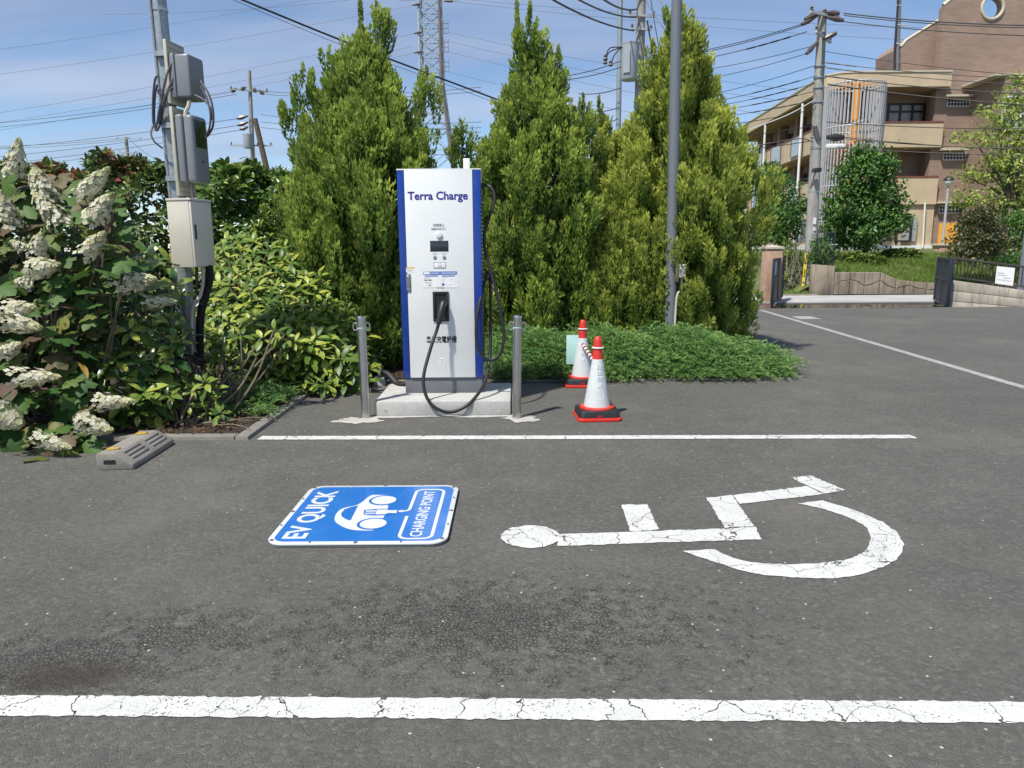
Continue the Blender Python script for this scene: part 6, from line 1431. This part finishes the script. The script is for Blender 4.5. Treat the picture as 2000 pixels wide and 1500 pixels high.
for pxa, pxb, pyt, Y, lab in ((1645, 1742, 497, 24.6, 'low clipped hedge on the bank under the round-topped tree'), (1738, 1812, 487, 26.5, 'low clipped dark hedge at the upper right of the bank')):
    xa, xb = P(pxa, pyt, Y).x, P(pxb, pyt, Y).x; zt2 = P(pxa, pyt, Y).z; gz = .75
    s = thing('clipped_hedge', lab, 'hedge', ((xa+xb)/2, Y+.5, gz), 'clipped hedges on the bank'); n = 3600
    u = RNG.uniform(-1, 1, n); v = RNG.uniform(-1, 1, n); f = RNG.random(n) < .5
    ez = (1-np.abs(u)**4)*.9 + .1
    x = (xa+xb)/2 + u*(xb-xa)/2; y = np.where(f, Y - .02 + RNG.random(n)*.12, Y + (v+1)*.55); z = np.where(f, gz - .15 + RNG.random(n)*(zt2-gz+.15)*ez, gz + (zt2-gz)*ez - RNG.random(n)*.08)
    leaf_mesh('foliage', np.stack([x, y, z], 1), RNG.normal(size=(n, 3)), np.stack([RNG.normal(size=n)*.5, -.6*f + RNG.normal(size=n)*.4, .6 + RNG.normal(size=n)*.4], 1), .09, .05, T_DIAMOND, 'hedge_clip', s, kind='stuff')
# bank grass
n = 26000; x = RNG.uniform(9.4, 17.5, n); y = wy + .16 + RNG.random(n)**1.3*6.5
z = np.interp(y, [r[0] for r in rows[:4]], [0.] + [zt_+(1.15-zt_)*q for q in (.30, .62, 1.0)]); fr = np.clip(1-(y-wy-.16)/1.44, 0, 1); z = np.where(fr > 0, (np.interp(x, TX, TZ)-.05)*fr + (zt_+(1.15-zt_)*.30)*(1-fr), z)
gr_ = leaf_mesh('bank_grass', np.stack([x, y, z-.03], 1), np.stack([RNG.normal(size=n)*.35, RNG.normal(size=n)*.3-.1, np.ones(n)], 1), np.stack([RNG.normal(size=n)*.4, -np.ones(n), RNG.normal(size=n)*.2], 1), RNG.uniform(.10, .26, n), RNG.uniform(.018, .035, n), T_BLADE, 'grass')
stuff(gr_); tag(gr_, 'rough green grass on the bank', 'grass')
n = 1500; x = RNG.uniform(7.5, 9.8, n); y = road_y1 + .25 + RNG.random(n)*1.0
gr2 = leaf_mesh('verge_grass', np.stack([x, y, np.full(n, -.06)], 1), np.stack([RNG.normal(size=n)*.4, RNG.normal(size=n)*.3, np.ones(n)], 1), np.stack([RNG.normal(size=n)*.4, -np.ones(n), RNG.normal(size=n)*.2], 1), RNG.uniform(.05, .16, n), .02, T_BLADE, 'grass'); stuff(gr2); tag(gr2, 'dry tufts at the road verge', 'grass')
# wire mesh fence panel
ya = wy + .05; fx0, fx1 = P(1596, 480, ya).x, P(1630, 480, ya).x; fz0, fz1 = P(1612, 519, ya).z, P(1612, 454, ya).z
wf = thing('mesh_fence', 'dark green wire mesh fence panel on the concrete wall end', 'fence', ((fx0+fx1)/2, ya, fz0))
for x in (fx0, fx1): MB().cyl((x, ya, fz0), (x, ya, fz1), .02, n=8).build('post', 'gate_navy', wf)
for z in (fz0+.03, fz1): MB().bar((fx0, ya, z), (fx1, ya, z), .02).build('rail', 'gate_navy', wf)
wm_ = MB(); kx = 14; kz = 22
for i in range(kx+1): wm_.bar((fx0+(fx1-fx0)*i/kx, ya, fz0), (fx0+(fx1-fx0)*i/kx, ya, fz1), .005)
for i in range(kz+1): wm_.bar((fx0, ya, fz0+(fz1-fz0)*i/kz), (fx1, ya, fz0+(fz1-fz0)*i/kz), .005)
wm_.build('wire_mesh', 'gate_navy', wf)
# globe lamp, thin posts, low pillar
lg = P(1838, 505, 31); gl_ = thing('globe_lamp', 'slim park lamp with a domed dark cap before the brick gable', 'street lamp', lg)
zt = P(1843, 362, 31).z; MB().cyl(lg, (lg.x, lg.y, zt), .055, .045, 12).build('post', 'stair_bar', gl_)
MB().lathe([(.06, -.02), (.16, .06), (.185, .16), (.18, .2)], (lg.x, lg.y, zt), 16).build('globe', 'white_label', gl_); MB().lathe([(.21, .19), (.2, .24), (.13, .33), (.02, .38)], (lg.x, lg.y, zt), 16).build('cap', 'frame_dark', gl_)
for (pxa, pya, pxb, pyb, Y, r, lab) in ((1950, 520, 1964, 285, 26.4, .115, 'dark grey slim post rising inside the yellow-green tree'), (1997, 530, 2006, 200, 20.5, .09, 'pale grey post at the end of the railing view')):
    a, b = P(pxa, pya, Y), P(pxb, pyb, Y); t = thing('slim_post', lab, 'post', (a.x, Y, -.3)); MB().cyl((a.x, Y, -.3), (a.x+.02, Y, b.z), r, r*.8, 14).build('post', 'painted_grey', t)
    if pxa == 1950: c = P(1953, 468, Y-.14); MB().box(c.x-.05, c.x+.07, Y-.2, Y-.08, c.z-.05, c.z+.07).build('small_box', 'white_paint', t)
lw = P(1848, 505, 30); lwp = thing('low_pillar', 'low terracotta pillar with grey cap by the orange door', 'pillar', lw); a, b = P(1836, 480, 30), P(1862, 480, 30)
MB().box(a.x, b.x, 30, 30.5, lw.z-.3, a.z).build('shaft', 'pillar_tile', lwp, bevel=.01); MB().box(a.x-.06, b.x+.06, 29.95, 30.55, a.z+.001, a.z+.09).build('cap', 'trim_cream', lwp, bevel=.01)

# ---------------------------------------------------------------- utility poles
def crossarm(t, c, half, ang, n_ins=3, droop=True):
    c = Vector(c); d = Vector((math.cos(ang), math.sin(ang), 0)); MB().bar(c-d*half, c+d*half, .07).build('crossarm', 'stair_bar', t)
    for i in range(n_ins):
        u = -1 + 2*i/max(1, n_ins-1); p = c + d*half*.92*u; MB().lathe([(.03, 0), (.055, .03), (.03, .06), (.055, .09), (.03, .12), (.02, .16)], p + Vector((0, 0, .03)), 8).build('insulator', 'insulator', t)
def upole(name, label, pxb, pyb, pxt, pyt, Y, rb, rt, zb=None, m='pole_concrete'):
    a, b = P(pxb, pyb, Y), P(pxt, pyt, Y); zb = a.z if zb is None else zb
    ax_ = (b-a).normalized(); base = a + ax_*((zb-a.z)/ax_.z); t = thing(name, label, 'utility pole', base); MB().cyl(base, b, rb, rt, 16).build('pole', m, t); return t, base, b
t1, b1, e1_ = upole('utility_pole', 'weathered concrete utility pole beside the spiral stair', 1580, 560, 1606.5, 22, 23.6, .20, .125, -.1)
def on1(py): return P(1580 + (1606.5-1580)*(560-py)/(560-22), py, 23.6)
for py, half, ang in ((32, .62, .5), (75, .75, .9)): crossarm(t1, on1(py) - Vector((0, .16, 0)), half, ang)
for (px_, py_, qx, qy) in ((1566, 48, 1600, 28), (1572, 38, 1603, 24), (1640, 26, 1606, 24), (1648, 40, 1608, 32), (1575, 105, 1598, 80), (1634, 64, 1604, 78)):
    a, b = P(px_, py_, 23.4), P(qx, qy, 23.5); MB().tube([a, a.lerp(b, .35), b], [.05, .085, .03], 8).build('insulator', 'insulator', t1)
for py in (130, 152, 172, 200, 268, 290, 375): MB().lathe([(.175, -.02), (.175, .02)], on1(py), 16).build('steel_band', 'stainless', t1)
for pya, pyb in ((248, 268), (255, 275)): MB().tube([on1(pya) + Vector((-.12, -.15, 0)), on1(pyb) + Vector((-.02, -.17, 0))], [.07, .06], 8).build('clamp', 'insulator', t1)
jb = P(1640, 268, 23.3); MB().tube([P(1615, 268, 23.3), P(1632, 269, 23.3), P(1648, 268.5, 23.3)], [.06, .12, .07], 10).build('splice_case', 'frame_dark', t1); MB().box(P(1614, 280, 23.3).x, P(1648, 280, 23.3).x, 23.2, 23.4, P(1630, 290, 23.3).z, P(1630, 281.5, 23.3).z).build('terminal_box', 'white_paint', t1, bevel=.02)
c = P(1593, 334, 23.3); MB().box(c.x-.13, c.x+.07, 23.0, 23.3, c.z-.05, c.z+.07).build('street_light', 'frame_dark', t1, bevel=.02); MB().bar((c.x, 23.3, c.z-.02), (c.x-.05, 23.5, c.z-.5), .03).build('light_arm', 'painted_grey', t1)
ya_ = 23.38; p0, p1 = P(1565.5, 559, ya_), P(1573.5, 495, ya_)
ys = MB().add([(p0.x, ya_, p0.z), (p0.x+.075, ya_-.02, p0.z), (p1.x+.075, ya_-.02, p1.z), (p1.x-.02, ya_, p1.z)], [(0,1,2,3)]).build('yellow_plate', 'yellow_sign', t1, smooth=False)
for i, (u, mm) in enumerate(((.93, 'red_ink'), (.86, 'red_ink'), (.70, 'black_ink'), (.48, 'black_ink'), (.40, 'black_ink'), (.32, 'black_ink'), (.12, 'black_ink'))):
    q = p0.lerp(p1, u); MB().box(q.x+.012, q.x+.055, ya_-.026, ya_-.022, q.z-.022, q.z+.022).build('print_mark', mm, ys)
for (py, m_, w_, h_) in ((432, 'white_paint', .045, .10), (448, 'white_paint', .03, .045), (478, 'white_paint', .02, .02)): q = on1(py); MB().box(q.x-w_, q.x+w_, q.y-.205, q.y-.175, q.z-h_, q.z+h_).build('number_plate', m_, t1)
t2, b2, e2_ = upole('utility_pole', 'transformer-bearing utility pole rising behind the golden conifer', 1243, 420, 1254, -60, 29.0, .19, .16, -.45)
def on2(py): return P(1243 + 11*(420-py)/480, py, 29.0)
for py, half, ang, k in ((-8, 1.0, .3, 3), (34, .5, .2, 2), (60, .4, .2, 2)): crossarm(t2, on2(py) - Vector((0, .2, 0)), half, ang, k)
tc_ = P(1230, 120, 28.6); z0_, z1_ = P(1230, 158, 28.6).z, P(1230, 86, 28.6).z
MB().lathe([(.30, 0), (.33, .06), (.33, z1_-z0_-.06), (.34, z1_-z0_-.05), (.34, z1_-z0_), (.10, z1_-z0_+.06)], (tc_.x, 28.5, z0_), 24).build('transformer_tank', 'transformer', t2)
for i in range(7): a = -2.4 + i*.10; MB().box(-.02, .02, -.05, .0, .2, (z1_-z0_)*.78).xf(Matrix.Translation((tc_.x + .33*math.cos(a), 28.5 + .33*math.sin(a), z0_)) @ Matrix.Rotation(a+math.pi/2, 4, 'Z')).build('cooling_fin', 'transformer', t2)
MB().bar((tc_.x, 28.6, z0_+.3), on2(140), .08).build('transformer_bracket', 'stair_bar', t2); MB().bar((tc_.x, 28.6, z1_-.2), on2(95), .08).build('transformer_bracket', 'stair_bar', t2)
for (px_, py_) in ((1183, 112), (1182, 120), (1193, 124)):
    a = P(px_, py_, 28.4); MB().lathe([(.05, -.1), (.09, -.06), (.05, 0), (.08, .05), (.04, .1)], a, 8).build('cutout_insulator', 'insulator', t2); MB().tube(smooth_path([a, P(px_+8, py_-18, 28.4), P(1215, 92, 28.4)], 5), .022, 5).build('lead_wire', 'wire_black', t2)
MB().tube(smooth_path([P(1264, 40, 28.7), P(1270, 75, 28.7), P(1278, 100, 28.7), P(1290, 125, 28.7)], 5), .03, 5).build('lead_wire', 'wire_black', t2)
t3, b3, e3_ = upole('steel_pole', 'thin pale steel pole beside the transformer pole', 1208, 230, 1212, -20, 34.0, .13, .11, -.45, 'galvanised')
t4, b4, e4_ = upole('utility_pole', 'far wooden-topped utility pole with a leaning prop left of the conifer', 497, 400, 487, 138, 42.0, .19, .09, -.45)
def on4(py): return P(497 - 10*(400-py)/262, py, 42.0)
for py, half, ang in ((178, 1.0, .4), (285, 1.15, .1)): crossarm(t4, on4(py) - Vector((0, .15, 0)), half, ang, 4)
for (px_, py_, qx, qy) in ((452, 180, 462, 172), (515, 184, 505, 176), (470, 176, 480, 170), (500, 180, 494, 172), (462, 232, 485, 226), (464, 245, 485, 238), (468, 253, 485, 248)): a, b = P(px_, py_, 41.7), P(qx, qy, 41.8); MB().tube([a, a.lerp(b, .4), b], [.05, .12, .04], 7).build('insulator', 'insulator', t4)
MB().cyl(P(522, 335, 41.6), P(498, 232, 41.8), .16, .13, 10).build('prop_pole', 'bark', t4)
c = P(486, 276, 41.6); MB().lathe([(.24, 0), (.26, .05), (.26, .75), (.2, .8)], (c.x, 41.5, c.z-.38), 16).build('transformer_tank', 'transformer', t4)
t5, b5, e5_ = upole('utility_pole', 'small distant utility pole above the red-tipped hedge', 253, 350, 246, 268, 85.0, .24, .18, -.45)
crossarm(t5, P(252, 271, 84.7), 1.3, .2, 3); crossarm(t5, P(250, 298, 84.7), .9, .2, 2)

# ---------------------------------------------------------------- lattice pylon
Yp = 95.0
pyl = thing('transmission_pylon', 'pale steel lattice transmission tower behind the conifers', 'pylon', (P(848, 400, Yp).x, Yp, -.45))
def pyc(z):      # half width of the tower body at height z
    zk = P(840, 165, Yp).z; return 1.30 + max(0, zk-z)*.125 - max(0, z-zk)*.008
cxp = P(842, 100, Yp).x; ztop_p = 47.0
zk = P(840, 165, Yp).z
for sx2, sy2 in ((-1, -1), (1, -1), (1, 1), (-1, 1)):
    MB().tube([(cxp + sx2*pyc(z), Yp + sy2*pyc(z), z) for z in (-.45, 6, 12, zk, 30, ztop_p)], [.26, .24, .22, .2, .17, .14], 8).build('leg', 'pylon_steel' if sx2*sy2 > 0 or sx2 < 0 else 'pylon_rust', pyl)
zl = -.3; i = 0
while zl < ztop_p - 2:
    zn = zl + pyc(zl)*1.35; wa, wb = pyc(zl), min(pyc(zl), pyc(zn)); mb = MB(); cs = [(-1, -1), (1, -1), (1, 1), (-1, 1)]
    for q in range(4):
        (ax1, ay1), (ax2, ay2) = cs[q], cs[(q+1) % 4]; A0, B0 = Vector((cxp+ax1*wa, Yp+ay1*wa, zl)), Vector((cxp+ax2*wa, Yp+ay2*wa, zl)); w2 = pyc(zn); A1, B1 = Vector((cxp+ax1*w2, Yp+ay1*w2, zn)), Vector((cxp+ax2*w2, Yp+ay2*w2, zn))
        mb.bar(A0, B1, .11); mb.bar(B0, A1, .11); mb.bar(A1, B1, .10)
    mb.build('bracing', 'pylon_steel', pyl); zl = zn
for py in (5, 62, 98, 136, -60, -120):
    z = P(842, py, Yp).z; m2 = MB()
    for s_ in (-1, 1): m2.bar((cxp+s_*1.2, Yp-1.2, z), (cxp+s_*3.6, Yp-1.2, z-.1), .12); m2.bar((cxp+s_*1.2, Yp-1.2, z+.8), (cxp+s_*3.6, Yp-1.2, z-.1), .08)
    if py in (62, 98, 136):
        m2 = MB(); x = cxp+1.25
        for dz in (-.55, .0, .55): m2.bar((x, Yp-1.3, z+dz), (x+1.0, Yp-1.3, z+dz), .06)
        for dx in (.5, 1.0): m2.bar((x+dx, Yp-1.3, z-.6), (x+dx, Yp-1.3, z+.9), .05)
    m2.build('crossarm' if py not in (62, 98, 136) else 'work_platform', 'pylon_rust' if py in (62, 98, 136) else 'pylon_steel', pyl)
ins_p = []
for py, px_ in ((10, 805), (65, 808), (103, 808), (3, 885)):
    a = P(px_, py, Yp-1.5); b = P(px_+18 if px_ < 850 else px_-18, py-3 if px_ < 850 else py-1, Yp-1.4); MB().tube([a, a.lerp(b, .5), b], [.10, .14, .08], 6).build('insulator', 'insulator', pyl)

# ---------------------------------------------------------------- overhead wires
def wire(p, q, Y0, Y1, r, label, group, sag=0.0, m='wire_black', mid=None, sleeve=None):
    a, b = P(*p, Y0), P(*q, Y1)
    if mid: pts = smooth_path([a, P(*mid, (Y0+Y1)/2), b], 8)
    else: pts = [a.lerp(b, t/14) - Vector((0, 0, sag*4*(t/14)*(1-t/14))) for t in range(15)]
    o = MB().tube(pts, r, 5).build('overhead_wire', m)
    if sleeve:
        i0, i1 = sleeve; seg = []
        for i in range(i0, i1): seg += [pts[i].lerp(pts[i+1], u/4) for u in range(4)]
        MB().tube(seg, [r*(1.9 if k % 4 else 1.2) for k in range(len(seg))], 6).build('sleeve', 'wire_black', o)
    return tag(o, label, 'wire', group)
wire((420, -22), (975, 196), 17, 21, .024, 'thick black cable crossing behind the ragged double conifer tip', None, mid=(690, 88))
wire((420, -15), (975, 203), 17.05, 21.05, .006, 'thin lashing wire hanging under the thick black cable', None, mid=(690, 97))
gL = 'thin lines running to the lattice tower'
for (p, q) in (((-200, 170), (806, 11)), ((-200, 250), (808, 66)), ((-200, 283), (808, 104)), ((200, 28), (806, -16)), ((-200, 268), (808, 90)), ((-200, 120), (700, -20))): wire(p, q, 95, 93, .020, 'thin pale power line reaching the lattice tower over the hydrangea', gL, .6, 'wire_grey')
for (p, q) in (((872, 62), (1700, 190)), ((872, 80), (1700, 215)), ((872, 100), (1700, 250)), ((874, 140), (1700, 290)), ((886, 3), (2200, 95)), ((870, -5), (2200, 62))): wire(p, q, 93, 80, .020, 'thin pale power line leaving the lattice tower past the twin-tipped conifer', gL + ' on the far side', .8, 'wire_grey')
g4 = 'lines of the propped far pole'
for (p, q) in (((-200, 252), (452, 180)), ((-200, 262), (462, 184)), ((-200, 300), (462, 232)), ((-200, 318), (464, 245)), ((-200, 335), (468, 254))): wire(p, q, 60, 42, .014, 'dark line strung from the propped far pole past the meter boxes', g4, .35)
for (p, q) in (((515, 184), (940, 178)), ((510, 224), (940, 238)), ((510, 238), (940, 249)), ((510, 249), (940, 258)), ((508, 178), (940, 170))): wire(p, q, 42, 40, .014, 'dark line from the propped far pole to the ragged conifer', g4 + ' on the conifer side', .25)
g5 = 'beaded lines of the small distant pole'
for (p, q) in (((-200, 285), (247, 270)), ((-200, 292), (250, 273)), ((-200, 330), (248, 300))): wire(p, q, 85, 85, .03, 'faint line strung from the small distant pole', g5, .4, 'wire_grey')
for (p, q) in (((252, 271), (330, 320)), ((252, 300), (340, 350))): wire(p, q, 85, 70, .03, 'faint drooping line right of the small distant pole', g5 + ' falling away', .4, 'wire_grey')
g2 = 'lines reaching the transformer pole'
for (p, q, r) in (((1060, -12), (1238, 60), .028), ((1105, -15), (1242, 34), .026), ((1165, -12), (1243, 18), .03)): wire(p, q, 20, 28.8, r, 'black cable descending to the transformer pole from upper left', g2, .15)
for (p, q) in (((1090, 150), (1215, 118)), ((1090, 157), (1215, 130)), ((1130, 183), (1212, 172)), ((1150, 215), (1208, 210)), ((1160, 238), (1207, 232))): wire(p, q, 34, 33, .02, 'thin line in the gap between twin-tipped and golden conifers', 'lines in the gap between conifers', .1)
for (p, q) in (((1262, 0), (1300, 60)), ((1280, -20), (1310, 40)), ((1268, -20), (1290, 110))): wire(p, q, 28.7, 28, .016, 'thin wire dropping right of the transformer pole', 'drop wires of the transformer pole', .05)
g1 = 'lines between the conifers and the concrete pole'
for (p, q, r) in (((1290, 112), (1570, 46), .013), ((1290, 116), (1570, 49), .013), ((1290, 128), (1576, 62), .013), ((1290, 146), (1580, 92), .010), ((1290, 168), (1578, 104), .010), ((1290, 215), (1595, 148), .010), ((1290, 222), (1592, 163), .010), ((1290, 228), (1592, 178), .010), ((1290, 238), (1590, 196), .010), ((1310, 252), (1588, 214), .013), ((1330, 268), (1588, 246), .013), ((1340, 292), (1580, 276), .013), ((1300, 200), (1592, 128), .01)):
    wire(p, q, 30, 23.5, r, 'dark line sloping up to the concrete pole from the golden conifer', g1, .12, sleeve=(9, 13) if p[1] in (215, 222, 228, 238, 128) else None)
wire((1440, 262), (1592, 195), 24, 23.4, .016, 'pale sleeved cable sagging into the concrete pole', None, mid=(1535, 226), m='stair_bar')
wire((1480, 284), (1588, 277), 24, 23.4, .018, 'thick black cable drooping into the concrete pole splice', None, mid=(1560, 271))
g6 = 'lines from the concrete pole across the school'
for (p, q, r) in (((1648, 26), (2200, 50), .018), ((1648, 30), (2200, 55), .014), ((1646, 42), (2200, 72), .014), ((1610, 100), (2200, 160), .010), ((1610, 122), (2200, 158), .010), ((1612, 132), (2200, 170), .010), ((1612, 148), (2200, 190), .014), ((1616, 164), (2200, 214), .016), ((1614, 238), (2200, 246), .014), ((1650, 268), (2200, 292), .014), ((1650, 271), (2200, 288), .012), ((1614, 285), (2200, 300), .012)):
    wire(p, q, 23.4, 19, r, 'dark line running right from the concrete pole across the brick gable', g6, .12, sleeve=(0, 2) if p[1] in (148, 164, 122, 132) else None)
